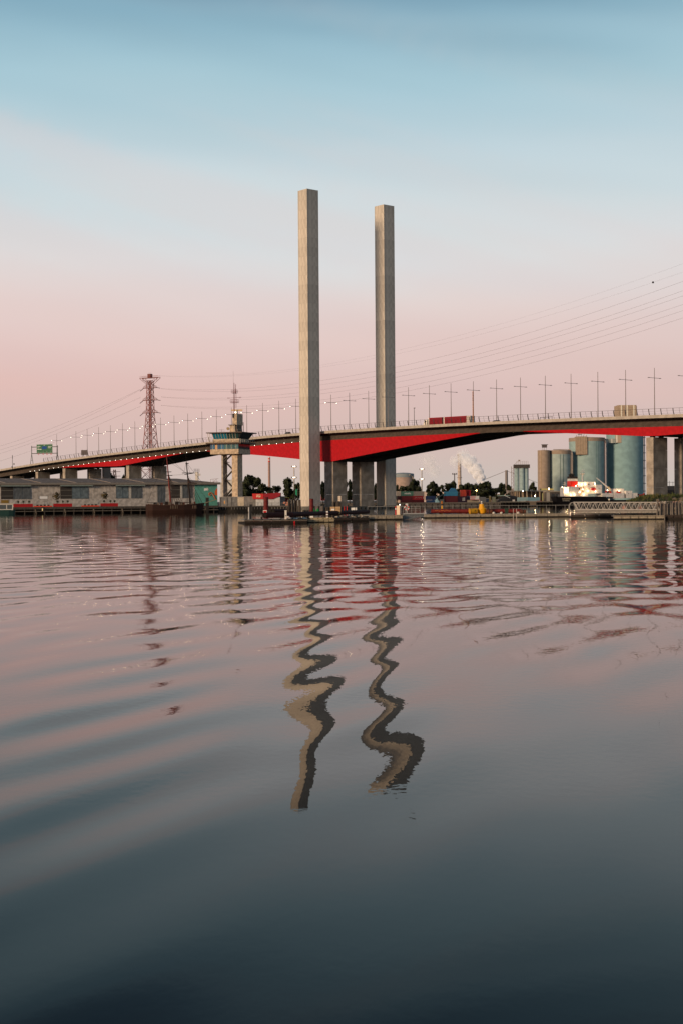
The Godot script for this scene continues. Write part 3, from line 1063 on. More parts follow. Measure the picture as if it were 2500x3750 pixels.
func make_control_tower() -> void:
	var at := Vector3(-36.27, 20.53, -500.0)
	at.y = 0.0
	var o := thing("control_tower", "concrete harbour control tower with two blue glass cabins", "control tower", at, -0.35)
	var concrete := mt(0.56, 0.42, 0.29, 0.85, "stain", Vector3.ONE * 0.15)
	var grey := mt(0.42, 0.36, 0.30, 0.85, "stain", Vector3.ONE * 0.15)
	var dark := mt(0.045, 0.038, 0.034, 0.7)
	var frame := mt(0.5, 0.44, 0.36, 0.6)
	var y0: float = 20.53
	var y1: float = 22.3
	var y2: float = 24.3
	var y3: float = 25.95
	var y4: float = 28.03
	var s := st()
	block(s, -3.5, -1.3, 1.9, y0 + 0.1, -6.3, -2.0)
	part("column", s, concrete, o)
	s = st()
	block(s, -7.6, -6.95, 1.9, y0 + 0.1, -5.6, -2.0)
	part("stair_wall", s, grey, o)
	# stair flights zigzag between the two
	var steps: Array = [1.9, 5.0, 8.2, 11.4, 14.6, 17.8, y0]
	for i in steps.size() - 1:
		var a := Vector3(-6.8, steps[i], -2.6) if i % 2 else Vector3(-3.6, steps[i], -4.0)
		var b := Vector3(-3.6, steps[i + 1], -2.6) if i % 2 else Vector3(-6.8, steps[i + 1], -4.0)
		s = st()
		bar(s, a, b, 1.0, 0.3)
		part("stair_flight", s, dark, o)
		s = st()
		bar(s, a + Vector3(0, 1.0, 0.5), b + Vector3(0, 1.0, 0.5), 0.06)
		part("stair_rail", s, grey, o)
		s = st()
		var lx: float = -6.9 if i % 2 == 0 else -3.9
		block(s, lx, lx + 1.5, steps[i + 1] - 0.15, steps[i + 1], -4.6, -2.2)
		part("landing", s, dark, o)
	# lower cabin
	s = st()
	block(s, -11.0, 0.0, y0, y1, -10.5, 0.0)
	part("lower_wall", s, concrete, o)
	s = st()
	block(s, -10.8, -0.2, y1, y2 - 0.1, -10.3, -0.2)
	part("room_core", s, mt(0.02, 0.03, 0.035), o)
	var blues := [pane(0.02, 0.12, 0.22), pane(0.02, 0.08, 0.16), pane(0.035, 0.12, 0.14), pane(0.05, 0.15, 0.15), pane(0.03, 0.10, 0.11)]
	rng.seed = 12
	for i in 12:
		s = st()
		block(s, -11.0 + i * 0.917 + 0.06, -11.0 + (i + 1) * 0.917 - 0.06, y1 + 0.01, y2 - 0.12, -0.1, 0.0)
		part("window", s, mt(0.5, 0.3, 0.16) if i == 2 else blues[rng.randi() % 2 if i < 6 else 2 + rng.randi() % 3], o)
		s = st()
		block(s, 0.0, -0.1, y1 + 0.01, y2 - 0.12, -(i * 0.85 + 0.06), -((i + 1) * 0.85 - 0.06))
		part("window", s, pane(0.015, 0.05, 0.055), o)
	for i in 13:
		s = st()
		block(s, -11.0 + i * 0.917 - 0.05, -11.0 + i * 0.917 + 0.05, y1 + 0.005, y2 - 0.1, -0.09, 0.05)
		part("mullion", s, frame if i % 2 else dark, o)
	s = st()
	block(s, -12.2, 1.6, y2 - 0.1, y2 + 0.35, -12.0, 1.3)
	part("balcony", s, mt(0.12, 0.085, 0.065, 0.8, "stain", Vector3.ONE * 0.5), o)
	# upper cabin: a wall band, glass that leans outwards, then a thin wide roof
	s = st()
	block(s, -10.2, 0.1, y2 + 0.34, y3, -9.4, -0.4)
	part("upper_wall", s, concrete, o)
	for i in 9:
		s = st()
		var a := -9.8 + i * 1.08
		var b := a + 1.02
		var sp := 1.1
		hexa(s, [Vector3(a, y3, -0.6), Vector3(b, y3, -0.6), Vector3(b, y3, -0.7), Vector3(a, y3, -0.7), Vector3(a * 1.03 + 0.1, y4, 0.3), Vector3(b * 1.03 + 0.1, y4, 0.3), Vector3(b * 1.03 + 0.1, y4, 0.2), Vector3(a * 1.03 + 0.1, y4, 0.2)])
		part("window", s, pane(0.01, 0.13, 0.2) if i < 5 else pane(0.02, 0.05, 0.05), o)
		s = st()
		bar(s, Vector3(a - 0.03, y3, -0.52), Vector3((a - 0.03) * 1.03 + 0.1, y4, 0.38), 0.09)
		part("mullion", s, frame, o)
	s = st()
	hexa(s, [Vector3(-9.9, y3, -9.2), Vector3(-0.05, y3, -9.2), Vector3(-0.05, y3, -0.72), Vector3(-9.9, y3, -0.72), Vector3(-10.4, y4, -10.4), Vector3(1.2, y4, -10.4), Vector3(1.2, y4, 0.18), Vector3(-10.4, y4, 0.18)])
	part("room_core", s, mt(0.025, 0.028, 0.03, 0.3), o)
	s = st()
	block(s, -12.0, 2.0, y4, y4 + 0.3, -12.0, 1.4)
	part("roof", s, mt(0.13, 0.1, 0.085, 0.8, "stain", Vector3.ONE * 0.5), o)
	# balcony rails and supports
	for i in 8:
		s = st()
		tube(s, Vector3(-11.8 + i * 1.85, y2 + 0.35, 1.1), Vector3(-11.8 + i * 1.85, y2 + 1.45, 1.1), 0.04, 0.04, 5)
		part("rail_post", s, frame, o)
		s = st()
		tube(s, Vector3(1.4, y2 + 0.35, 1.0 - i * 1.7), Vector3(1.4, y2 + 1.5, 1.0 - i * 1.7), 0.05, 0.05, 5)
		part("rail_post", s, frame, o)
	for h in [0.75, 1.1]:
		s = st()
		bar(s, Vector3(-11.8, y2 + 0.35 + h, 1.1), Vector3(1.4, y2 + 0.35 + h, 1.1), 0.05)
		bar(s, Vector3(1.4, y2 + 0.35 + h, 1.1), Vector3(1.4, y2 + 0.35 + h, -11.0), 0.05)
		part("handrail", s, frame, o)
	for x in [-11.6, -10.9]:
		s = st()
		bar(s, Vector3(x + 0.5, y2 + 0.3, 0.6), Vector3(x, y4, 1.0), 0.12)
		part("roof_prop", s, frame, o)
	# roof house, tall equipment block, ladder, radar, mast
	var yr: float = y4 + 0.3
	s = st()
	block(s, -4.0, -2.0, yr, 30.81, -4.0, -1.5)
	part("roof_house", s, concrete, o)
	s = st()
	block(s, -4.4, -1.7, 30.81, 31.05, -4.2, -1.2)
	part("house_roof", s, dark, o)
	var b0: float = 30.9
	var b1: float = 34.96
	s = st()
	block(s, -3.0, -1.25, b0, b1, -6.8, -1.6)
	part("equipment_block", s, concrete, o)
	s = st()
	block(s, -2.6, -1.4, yr, b0, -6.4, -1.9)
	part("block_base", s, mt(0.12, 0.09, 0.07), o)
	for i in 5:
		s = st()
		block(s, -2.95 + i * 0.17, -2.88 + i * 0.17, b1 - 1.4 - i * 0.1, b1 - 0.05, -1.62, -1.5)
		part("louvre", s, dark, o)
	s = st()
	for i in 4: block(s, -1.2, -1.14, yr, yr + 1.2, -2.0 - i * 1.3, -2.08 - i * 1.3)
	block(s, -1.2, -1.14, yr + 1.1, yr + 1.2, -6.0, -2.0)
	part("roof_rail", s, frame, o)
	for e in [0.0, 0.5]:
		s = st()
		bar(s, Vector3(-2.9 + e, b0 + 0.8, -1.4), Vector3(-1.9 + e, yr, -0.6), 0.08)
		part("ladder", s, frame, o)
	s = st()
	tube(s, Vector3(-4.6, yr + 1.3, -1.4), Vector3(-4.6, yr + 1.3, -1.2), 0.55, 0.55, 12)
	part("dish", s, mt(0.3, 0.22, 0.12), o)
	s = st()
	box(s, Vector3(-2.0, 36.26, -3.4), Vector3(3.9, 0.45, 0.5), Basis(Vector3.UP, 0.35))
	part("radar_bar", s, mt(0.6, 0.4, 0.16), o)
	s = st()
	tube(s, Vector3(-2.0, b1, -3.4), Vector3(-2.0, 36.26, -3.4), 0.35, 0.3, 8)
	part("radar_motor", s, mt(0.3, 0.27, 0.22), o)
	s = st()
	ball(s, Vector3(-2.1, b1 + 0.5, -2.4), 0.23, 6)
	part("roof_lamp", s, glow(1.0, 0.9, 0.7, 8.0), o)
	var rust := mt(0.16, 0.03, 0.035, 0.6)
	var mt_top: float = 45.9
	s = st()
	tube(s, Vector3(-2.35, b1 - 0.5, -1.9), Vector3(-2.35, mt_top, -1.9), 0.16, 0.08, 7)
	part("mast", s, rust, o)
	for q in [[38.79, 1.35, 1.1], [42.27, 0.9, 1.1]]:
		s = st()
		block(s, -2.2 - q[1], -2.2 + q[1], q[0], q[0] + 0.1, -2.7, -1.1)
		for e in [-1.0, 1.0]:
			for z in [-2.7, -1.1]:
				tube(s, Vector3(-2.2 + e * q[1], q[0], z), Vector3(-2.2 + e * q[1], q[0] + q[2], z), 0.05, 0.05, 4)
		for h in [0.55, 1.1]:
			for z in [-2.7, -1.1]: bar(s, Vector3(-2.2 - q[1], q[0] + h, z), Vector3(-2.2 + q[1], q[0] + h, z), 0.06)
			for e in [-1.0, 1.0]: bar(s, Vector3(-2.2 + e * q[1], q[0] + h, -2.7), Vector3(-2.2 + e * q[1], q[0] + h, -1.1), 0.06)
		part("mast_platform", s, rust, o)
	s = st()
	var ya: float = 40.63
	tube(s, Vector3(-4.9, ya - 0.1, -1.9), Vector3(0.4, ya + 0.1, -1.9), 0.05, 0.05, 5)
	for x in [-4.8, -4.3, -0.3, 0.2]: tube(s, Vector3(x, ya - 0.3, -1.9), Vector3(x, ya + 0.25, -1.9), 0.04, 0.04, 4)
	part("cross_arm", s, rust, o)
	s = st()
	for e in [0.25, 0.75]: tube(s, Vector3(-2.2 + e, b1 + 2.0, -1.8), Vector3(-2.2 + e, mt_top - 2.5, -1.8), 0.035, 0.035, 4)
	for i in 26: tube(s, Vector3(-1.95, b1 + 2.2 + i * 0.32, -1.8), Vector3(-1.45, b1 + 2.2 + i * 0.32, -1.8), 0.025, 0.025, 4)
	part("ladder", s, rust, o)
	s = st()
	tube(s, Vector3(-1.8, mt_top - 4.0, -1.9), Vector3(-1.8, mt_top - 0.4, -1.9), 0.09, 0.06, 5)
	part("aerial", s, rust, o)
	s = st()
	tube(s, Vector3(-2.95, yr + 8.0, -2.6), Vector3(-2.95, 50.16, -2.6), 0.05, 0.03, 5)
	part("whip_aerial", s, mt(0.25, 0.17, 0.16), o)
	s = st()
	tube(s, Vector3(0.2, yr, -4.0), Vector3(0.2, yr + 3.6, -4.0), 0.12, 0.1, 6)
	part("aerial", s, dark, o)
	s = st()
	for q in [-0.4, 0.4]: tube(s, Vector3(-8.0, yr + 0.8 + q * 0.6, -1.0), Vector3(-5.6, yr + 0.6 + q * 0.6, -1.0), 0.03, 0.03, 4)
	tube(s, Vector3(-7.0, yr, -1.0), Vector3(-7.0, yr + 1.2, -1.0), 0.04, 0.04, 4)
	part("yagi_aerial", s, dark, o)

func make_left_details() -> void:
	var white := mt(0.62, 0.57, 0.52, 0.6, "grime", Vector3.ONE * 0.2)
	var dark := mt(0.06, 0.05, 0.048, 0.6)
	var o := thing("white_stacks", "pair of white pipe stacks with a small top frame behind the end of the shed", "stacks", Vector3(-61.4, 13.0, -600.0))
	o.position.y = 1.9
	var h: float = 16.26 - 1.9
	for q in [[-0.35, 0.3], [0.35, 0.48]]:
		var s := st()
		tube(s, Vector3(q[0], 0, 0), Vector3(q[0], h, 0), q[1], q[1], 10)
		part("pipe", s, white, o)
	var s := st()
	for x in [-1.0, -0.3, 0.4, 1.1]: bar(s, Vector3(x, h, 0.2), Vector3(x, h + 1.4, 0.2), 0.1)
	for y in [0.1, 0.7, 1.3]: bar(s, Vector3(-1.1, h + y, 0.2), Vector3(1.2, h + y, 0.2), 0.1)
	part("top_frame", s, dark, o)
	s = st()
	block(s, 0.9, 1.6, h - 1.6, h - 0.6, -0.2, 0.4)
	part("lamp_box", s, white, o)
	o = thing("dark_pile", "thick dark mooring pile beside the ship's bow, in front of the teal wall", "pile", Vector3(-45.37, 2.27, -478.0))
	o.position.y = 0.0
	s = st()
	block(s, -0.5, 0.5, -2.0, 4.9, -0.5, 0.5)
	part("shaft", s, mt(0.035, 0.03, 0.026, 0.9, "stain", Vector3.ONE * 0.5), o)
	s = st()
	block(s, -0.55, 0.55, 4.9, 5.05, -0.55, 0.55)
	part("cap", s, dark, o)
	o = thing("roof_railing", "thin reddish steel railing on the roof line between the shed and the control tower", "railing", Vector3(-49.93, 11.08, -540.0))
	s = st()
	for x in [0.0, 1.0, 2.2]: bar(s, Vector3(x, -1.5, 0), Vector3(x, 1.2, 0), 0.09)
	for y in [0.0, 1.1]: bar(s, Vector3(0, y, 0), Vector3(3.0, y + 0.3, 0), 0.09)
	bar(s, Vector3(1.0, 0, 0), Vector3(2.2, 1.2, 0), 0.09)
	part("bars", s, mt(0.16, 0.08, 0.075), o)
	o = thing("green_beacon", "green steel beacon frame left of the taller tower", "beacon", Vector3(-15.71, 3.14, -495.0))
	o.position.y = 1.9
	h = 7.84 - 1.9
	for x in [-0.35, 0.3]:
		s = st()
		bar(s, Vector3(x * 1.6, 0, 0), Vector3(x, h, 0), 0.09)
		part("leg", s, mt(0.1, 0.1, 0.09), o)
	s = st()
	block(s, -0.3, 0.0, h - 2.0, h - 0.2, -0.1, 0.1)
	block(s, 0.05, 0.25, h - 2.3, h, -0.1, 0.1)
	part("panel", s, mt(0.02, 0.28, 0.14), o)

func make_quay_left() -> void:
	var o := thing("concrete_quay", "dark concrete quay with fender slots below the control tower", "quay", Vector3(-42.64, 0.5, -489.0))
	o.position.y = 0.0
	var s := st()
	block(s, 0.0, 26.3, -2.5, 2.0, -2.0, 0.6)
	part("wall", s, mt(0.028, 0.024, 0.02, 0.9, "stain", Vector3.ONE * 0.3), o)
	s = st()
	block(s, -0.5, 26.5, 1.7, 2.12, -2.2, 0.9)
	part("coping", s, mt(0.15, 0.135, 0.12, 0.9, "stain", Vector3.ONE * 0.4), o)
	for i in 26:
		if i % 7 == 3: continue
		s = st()
		block(s, 0.6 + i, 0.75 + i, 0.9, 1.6, 0.6, 0.75)
		part("fender", s, mt(0.2, 0.18, 0.16), o)
	var f := thing("quay_railing", "thin steel railing along the quay below the control tower", "railing", Vector3(-41.7, 2.4, -487.0))
	f.position.y = 2.1
	var steel := mt(0.13, 0.12, 0.11, 0.5)
	for i in 22:
		s = st()
		tube(s, Vector3(i * 1.18, 0, 0), Vector3(i * 1.18, 1.15, 0), 0.045, 0.045, 4)
		part("post", s, steel, f)
	for h in [0.4, 0.75, 1.12]:
		s = st()
		bar(s, Vector3(0, h, 0), Vector3(24.8, h, 0), 0.045)
		part("rail", s, steel, f)
	# buildings just behind the quay edge
	var w := thing("gabled_shed", "white gabled shed behind the control tower stairs", "shed", Vector3(-45.75, 5.89, -560.0))
	w.position.y = 1.9
	s = st()
	hexa(s, [Vector3(-2.3, 0, -22), Vector3(3.1, 0, -22), Vector3(3.1, 0, 0), Vector3(-2.3, 0, 0), Vector3(-2.3, 9.2, -22), Vector3(3.1, 10.8, -22), Vector3(3.1, 10.8, 0), Vector3(-2.3, 9.2, 0)])
	part("wall", s, mt(0.62, 0.58, 0.54, 0.7, "grime", Vector3.ONE * 0.15, "ribs", 2.0), w)
	s = st()
	hexa(s, [Vector3(-0.9, 3.0, 0.05), Vector3(3.0, 3.0, 0.05), Vector3(3.0, 3.0, 0.15), Vector3(-0.9, 3.0, 0.15), Vector3(1.9, 5.0, 0.05), Vector3(3.0, 5.2, 0.05), Vector3(3.0, 5.2, 0.15), Vector3(1.9, 5.0, 0.15)])
	part("dark_lean_to", s, mt(0.02, 0.018, 0.018), w)
	w = thing("grey_wall_building", "low grey building with a pale bay behind the quay railing", "building", Vector3(-42.93, 2.37, -498.0))
	w.position.y = 1.9
	s = st()
	block(s, 0.0, 22.8, 0.0, 3.3, -8.0, 0.0)
	part("wall", s, mt(0.22, 0.21, 0.2, 0.8, "stain", Vector3.ONE * 0.15, "ribs", 2.0), w)
	s = st()
	block(s, 6.4, 8.6, 0.02, 3.25, -0.1, 0.12)
	part("pale_bay", s, mt(0.55, 0.46, 0.34, 0.8, "grime", Vector3.ONE * 0.3), w)
	s = st()
	block(s, -0.1, 22.9, 3.3, 3.45, -8.1, 0.15)
	part("roof", s, mt(0.3, 0.28, 0.26), w)
	s = st()
	block(s, 1.6, 1.95, 1.0, 2.0, 0.0, 0.1)
	part("lit_panel", s, mt(0.7, 0.35, 0.1), w)
	for x in [0.3, 2.6, 4.2]:
		s = st()
		block(s, x, x + 0.15, 0.0, 3.1, 0.02, 0.16)
		part("downpipe", s, mt(0.07, 0.065, 0.06), w)
	# red and white kiosk
	w = thing("red_kiosk", "white building with a wide red angled fascia and a small pale emblem", "building", Vector3(-31.1, 2.3, -494.0))
	w.position.y = 1.9
	var k: float = 494.0 / 5160.0
	s = st()
	block(s, 1.2, 9.6, 0.0, 3.2, -6.0, 0.0)
	part("wall", s, mt(0.62, 0.6, 0.57, 0.7, "grime", Vector3.ONE * 0.15, "ribs", 2.0), w)
	s = st()
	hexa(s, [Vector3(0.2, 2.55, -6.2), Vector3(3.9, 2.5, -6.2), Vector3(3.9, 2.5, 0.5), Vector3(0.2, 2.55, 0.5), Vector3(0.0, 4.45, -6.2), Vector3(3.9, 4.4, -6.2), Vector3(3.9, 4.4, 0.5), Vector3(0.0, 4.45, 0.5)])
	part("fascia", s, mt(0.55, 0.035, 0.03, 0.5), w)
	s = st()
	hexa(s, [Vector3(3.92, 2.5, -6.1), Vector3(7.2, 2.5, -6.1), Vector3(7.2, 2.5, 0.4), Vector3(3.92, 2.5, 0.4), Vector3(3.92, 4.45, -6.1), Vector3(7.8, 4.6, -6.1), Vector3(7.8, 4.6, 0.4), Vector3(3.92, 4.45, 0.4)])
	hexa(s, [Vector3(7.21, 2.55, -6.1), Vector3(7.3, 2.5, -6.1), Vector3(7.3, 2.5, 0.35), Vector3(7.21, 2.55, 0.35), Vector3(7.81, 4.6, -6.1), Vector3(9.9, 4.7, -6.1), Vector3(9.9, 3.6, 0.35), Vector3(7.81, 4.6, 0.35)])
	block(s, 7.85, 9.85, 3.62, 4.68, -6.0, 0.38)
	part("fascia", s, mt(0.30, 0.018, 0.025, 0.5), w)
	s = st()
	for e in [[1.5, 3.5, 0.35], [1.9, 3.55, 0.3], [2.3, 3.45, 0.42], [2.65, 3.5, 0.3]]: block(s, e[0], e[0] + 0.26, e[1] - e[2], e[1] + 0.25, 0.5, 0.56)
	block(s, 1.5, 2.9, 3.9, 4.05, 0.5, 0.56)
	part("emblem", s, mt(0.75, 0.6, 0.4), w)
	# yellow portal, orange stores and a white cabin beside the old piles
	w = thing("yellow_portal", "yellow steel portal with dark red shutters right of the red kiosk", "portal", Vector3(-21.59, 2.21, -500.0))
	w.position.y = 1.9
	s = st()
	for e in [0.0, 3.0]: block(s, e, e + 0.15, 0.0, 2.9, 0.0, 0.15)
	block(s, -0.1, 3.2, 2.9, 3.1, 0.0, 0.16)
	part("frame", s, mt(0.5, 0.36, 0.05), w)
	s = st()
	block(s, 0.16, 1.4, 0.0, 2.85, -0.4, -0.2)
	block(s, 1.7, 2.9, 0.0, 2.85, -0.4, -0.2)
	part("shutter", s, mt(0.14, 0.02, 0.02), w)
	w = thing("cargo_bags", "heap of pinkish orange cargo bags in front of the yellow portal", "bags", Vector3(-20.1, 2.41, -492.0))
	w.position.y = 2.1
	rng.seed = 15
	for i in 7:
		s = st()
		var c := Vector3(rng.randf_range(0, 2.2), 0.35 + (i % 2) * 0.6, rng.randf_range(-0.4, 0.4))
		lathe(s, c - Vector3(0, 0.35, 0), [[0.02, 0.0], [0.4, 0.02], [0.48, 0.35], [0.38, 0.68], [0.02, 0.72]], 8)
		part("bag", s, mt(0.5, 0.22, 0.15, 0.9, "grime", Vector3.ONE), w)
	w = thing("white_cabin", "small white cabin with one dark window beside the old timber piles", "cabin", Vector3(-18.74, 3.35, -494.0))
	w.position.y = 1.9
	s = st()
	block(s, 0.0, 4.4, 0.0, 2.0, -2.5, 0.0)
	part("wall", s, mt(0.5, 0.48, 0.44), w)
	s = st()
	block(s, 0.45, 1.05, 0.8, 1.6, 0.0, 0.05)
	part("window", s, pane(0.02, 0.02, 0.02), w)

func make_pylon() -> void:
	var o := thing("power_pylon", "tall red steel lattice pylon rising behind the left part of the bridge", "pylon", Vector3(-114.6, 1.9, -850), -0.5)
	var red := mt(0.28, 0.085, 0.075, 0.6)
	var dark := mt(0.17, 0.055, 0.048, 0.6)
	# half width at a height above the ground
	var half := func(y: float) -> float:
		return lerpf(5.6, 1.75, clampf(y / 55.0, 0, 1)) if y < 55.0 else lerpf(1.75, 1.4, (y - 55.0) / 20.0)
	var levels := [0.0, 8.0, 15.0, 21.5, 27.5, 33.0, 38.0, 43.0, 47.5, 51.5, 55.0, 58.5, 62.0, 65.0, 68.0, 71.5, 75.0]
	for e in [[-1, -1], [1, -1], [1, 1], [-1, 1]]:
		var s := st()
		for i in levels.size() - 1:
			var a: float = half.call(levels[i])
			var b: float = half.call(levels[i + 1])
			bar(s, Vector3(e[0] * a, levels[i], e[1] * a), Vector3(e[0] * b, levels[i + 1], e[1] * b), 0.34 - 0.008 * i)
		part("leg", s, red, o)
	for i in levels.size() - 1:
		for f in 4:
			var s := st()
			var turn := Basis(Vector3.UP, f * PI / 2.0)
			var a: float = half.call(levels[i])
			var b: float = half.call(levels[i + 1])
			bar(s, turn * Vector3(-a, levels[i], a), turn * Vector3(b, levels[i + 1], b), 0.17)
			bar(s, turn * Vector3(a, levels[i], a), turn * Vector3(-b, levels[i + 1], b), 0.17)
			bar(s, turn * Vector3(-b, levels[i + 1], b), turn * Vector3(b, levels[i + 1], b), 0.15)
			part("brace", s, red if i % 3 else dark, o)
	# a caged ladder shaft up the middle
	var sh := st()
	for e in [[-1, -1], [1, -1], [1, 1], [-1, 1]]: bar(sh, Vector3(e[0] * 0.55, 0, e[1] * 0.55), Vector3(e[0] * 0.55, 75, e[1] * 0.55), 0.14)
	for i in 50: bar(sh, Vector3(-0.55, i * 1.5, 0.55), Vector3(0.55, i * 1.5 + 0.75, 0.55), 0.09)
	part("ladder_shaft", sh, dark, o)
	for q in [[55.6, 5.2], [63.2, 5.1], [70.6, 4.8]]:
		var s := st()
		for z in [-1.1, 1.1]:
			bar(s, Vector3(-q[1], q[0], z * 0.5), Vector3(q[1], q[0], z * 0.5), 0.3)
			for e in [-1, 1]:
				bar(s, Vector3(e * q[1], q[0] + 0.2, z * 0.5), Vector3(e * 1.4, q[0] + 2.6, z), 0.14)
				bar(s, Vector3(e * 3.0, q[0], z * 0.5), Vector3(e * 2.0, q[0] + 2.0, z * 0.8), 0.1)
				bar(s, Vector3(e * q[1], q[0] + 1.1, z * 0.5), Vector3(e * 2.2, q[0] + 1.1, z * 0.5), 0.06)
		part("crossarm", s, dark, o)
		for e in [-1, 1]:
			s = st()
			tube(s, Vector3(e * q[1], q[0], 0.0), Vector3(e * (q[1] + 2.9), q[0] - (0.5 if e > 0 else 1.6), e * 0.5), 0.2, 0.17, 6)
			part("insulator", s, mt(0.07, 0.03, 0.03, 0.3), o)
		s = st()
		tube(s, Vector3(3.6, q[0] - 0.1, 0.6), Vector3(1.6, q[0] - 2.0, 1.4), 0.19, 0.17, 6)
		part("insulator", s, mt(0.07, 0.03, 0.03, 0.3), o)
	var t := st()
	for z in [-1.2, 1.2]:
		bar(t, Vector3(-6.8, 76.6, z), Vector3(6.8, 76.6, z), 0.26)
		for e in [-1, 1]:
			bar(t, Vector3(e * 6.8, 76.4, z), Vector3(e * 1.5, 72.6, z), 0.18)
			bar(t, Vector3(e * 4.2, 76.4, z), Vector3(e * 1.5, 73.6, z), 0.12)
			bar(t, Vector3(e * 4.2, 76.4, z), Vector3(e * 4.2, 74.6, z), 0.12)
	part("top_platform", t, dark, o)
	t = st()
	for z in [-1.2, 1.2]:
		bar(t, Vector3(-6.8, 77.8, z), Vector3(6.8, 77.8, z), 0.07)
		for i in 24: bar(t, Vector3(-6.7 + i * 0.58, 76.7, z), Vector3(-6.7 + i * 0.58, 77.8, z), 0.05)
	part("platform_rail", t, red, o)
	t = st()
	block(t, -1.1, 1.1, 76.4, 79.0, -1.1, 1.1)
	part("top_box", t, dark, o)
	t = st()
	bar(t, Vector3(-0.6, 79, 0), Vector3(-0.6, 80, 0), 0.06)
	bar(t, Vector3(0.7, 79, 0), Vector3(0.7, 80.2, 0), 0.06)
	part("aerial", t, dark, o)
	# its wires
	var cable := mt(0.16, 0.13, 0.13, 0.6)
	var names := ["first power cable of the sagging bundle crossing the towers, uppermost of the six", "second power cable from the top of the bundle behind the towers", "third power cable from the top of the bundle behind the towers", "fourth power cable from the top of the bundle behind the towers", "fifth power cable from the top of the bundle behind the towers", "lowest power cable of the bundle sagging behind the towers",
		"faint upper earth wire far above the power cables", "faint earth wire that carries the dark marker ball"]
	var ends := [[72.1, 93.5, 18.24], [71.9, 90.1, 19.0], [67.1, 88.0, 17.63], [67.0, 85.0, 18.48], [62.0, 82.7, 17.39], [61.9, 80.3, 18.38], [79.8, 98.7, 17.3], [79.6, 94.9, 16.87]]
	for i in 8:
		var s := st()
		wire(s, Vector3(-108.1, ends[i][0], -850), Vector3(166.9, ends[i][1], -420), ends[i][2], 0.03 if i < 6 else 0.016, 28)
		tag(part("power_cable", s, cable, self), names[i], "cable", "overhead wires right of the pylon")
	names = ["upper left power cable running from the pylon to the left edge", "second left power cable below the uppermost one", "third left power cable from the middle crossarm", "lowest left power cable from the bottom crossarm"]
	ends = [[71.8, 41.6, 8.18], [71.5, 42.3, 11.39], [66.9, 32.4, 6.86], [61.6, 24.5, 5.91]]
	for i in 4:
		var s := st()
		wire(s, Vector3(-120.3, ends[i][0], -850), Vector3(-390.4, ends[i][1], -1300), ends[i][2], 0.045, 20)
		tag(part("power_cable", s, cable, self), names[i], "cable", "overhead wires left of the pylon")
	var b := st()
	ball(b, Vector3.ZERO, 0.36, 8)
	var mb := part("marker_ball", b, mt(0.02, 0.01, 0.012), self)
	mb.position = Vector3(106.39, 77.15, -480.0)
	tag(mb, "tiny dark marker ball in the sky on a faint wire at the right", "marker ball")
	# a second pylon far away
	o = thing("power_pylon", "small distant lattice pylon seen under the bridge above the shed roof", "pylon", Vector3(-304.89, 33.08, -1900.0), 0.4)
	o.position.y = 1.9
	var s := st()
	for e in [[-1, -1], [1, -1], [1, 1], [-1, 1]]: bar(s, Vector3(e[0] * 5.0, 0, e[1] * 5.0), Vector3(e[0] * 1.2, 46, e[1] * 1.2), 0.5)
	part("legs", s, mt(0.1, 0.06, 0.055), o)
	s = st()
	for i in 9:
		var a := lerpf(5.0, 1.2, i / 9.0)
		var c := lerpf(5.0, 1.2, (i + 1) / 9.0)
		for z in [-1, 1]:
			bar(s, Vector3(-a, i * 5.1, z * a), Vector3(c, (i + 1) * 5.1, z * c), 0.3)
			bar(s, Vector3(a, i * 5.1, z * a), Vector3(-c, (i + 1) * 5.1, z * c), 0.3)
	part("bracing", s, mt(0.1, 0.06, 0.055), o)
	for y in [30.0, 37.0, 43.0]:
		s = st()
		bar(s, Vector3(-8.0, y, 0), Vector3(8.0, y + 0.3, 0), 0.6)
		part("crossarm", s, mt(0.1, 0.06, 0.055), o)

# ---------------------------------------------------------------- floating docks in the middle distance
# a float between two points of its front edge; depth runs away from the camera
func dock(called: String, label: String, a: Vector3, b: Vector3, deep: float, top: float, deck_m: Material, side_m: Material, bays: int, category := "dock") -> Node3D:
	a.y = 0.0; b.y = 0.0
	var len := a.distance_to(b)
	var o := thing(called, label, category, a, atan2(-(b.z - a.z), b.x - a.x))
	var s := st()
	block(s, 0.0, len, top - 0.12, top, -deep, 0.0)
	part("deck", s, deck_m, o)
	rng.seed = int(len * 100.0)
	for i in bays:
		s = st()
		var x0 := len * i / bays
		var x1 := len * (i + 1) / bays
		block(s, x0 + 0.06, x1 - 0.06, top * 0.25 + rng.randf() * 0.05, top - 0.14, -0.5, 0.04 + rng.randf() * 0.05)
		part("side_panel", s, side_m, o)
	s = st()
	block(s, 0.05, len - 0.05, -0.6, top * 0.3, -deep + 0.1, -0.08)
	part("float", s, mt(0.018, 0.015, 0.012, 0.8), o)
	s = st()
	block(s, -0.02, len + 0.02, top - 0.05, top + 0.06, -0.18, 0.06)
	part("edge_rail", s, side_m, o)
	for i in bays + 1:
		s = st()
		tube(s, Vector3(clampf(len * i / bays, 0.3, len - 0.3), top, -0.35), Vector3(clampf(len * i / bays, 0.3, len - 0.3), top + 0.16, -0.35), 0.12, 0.14, 6)
		part("cleat", s, mt(0.04, 0.035, 0.03), o)
	return o

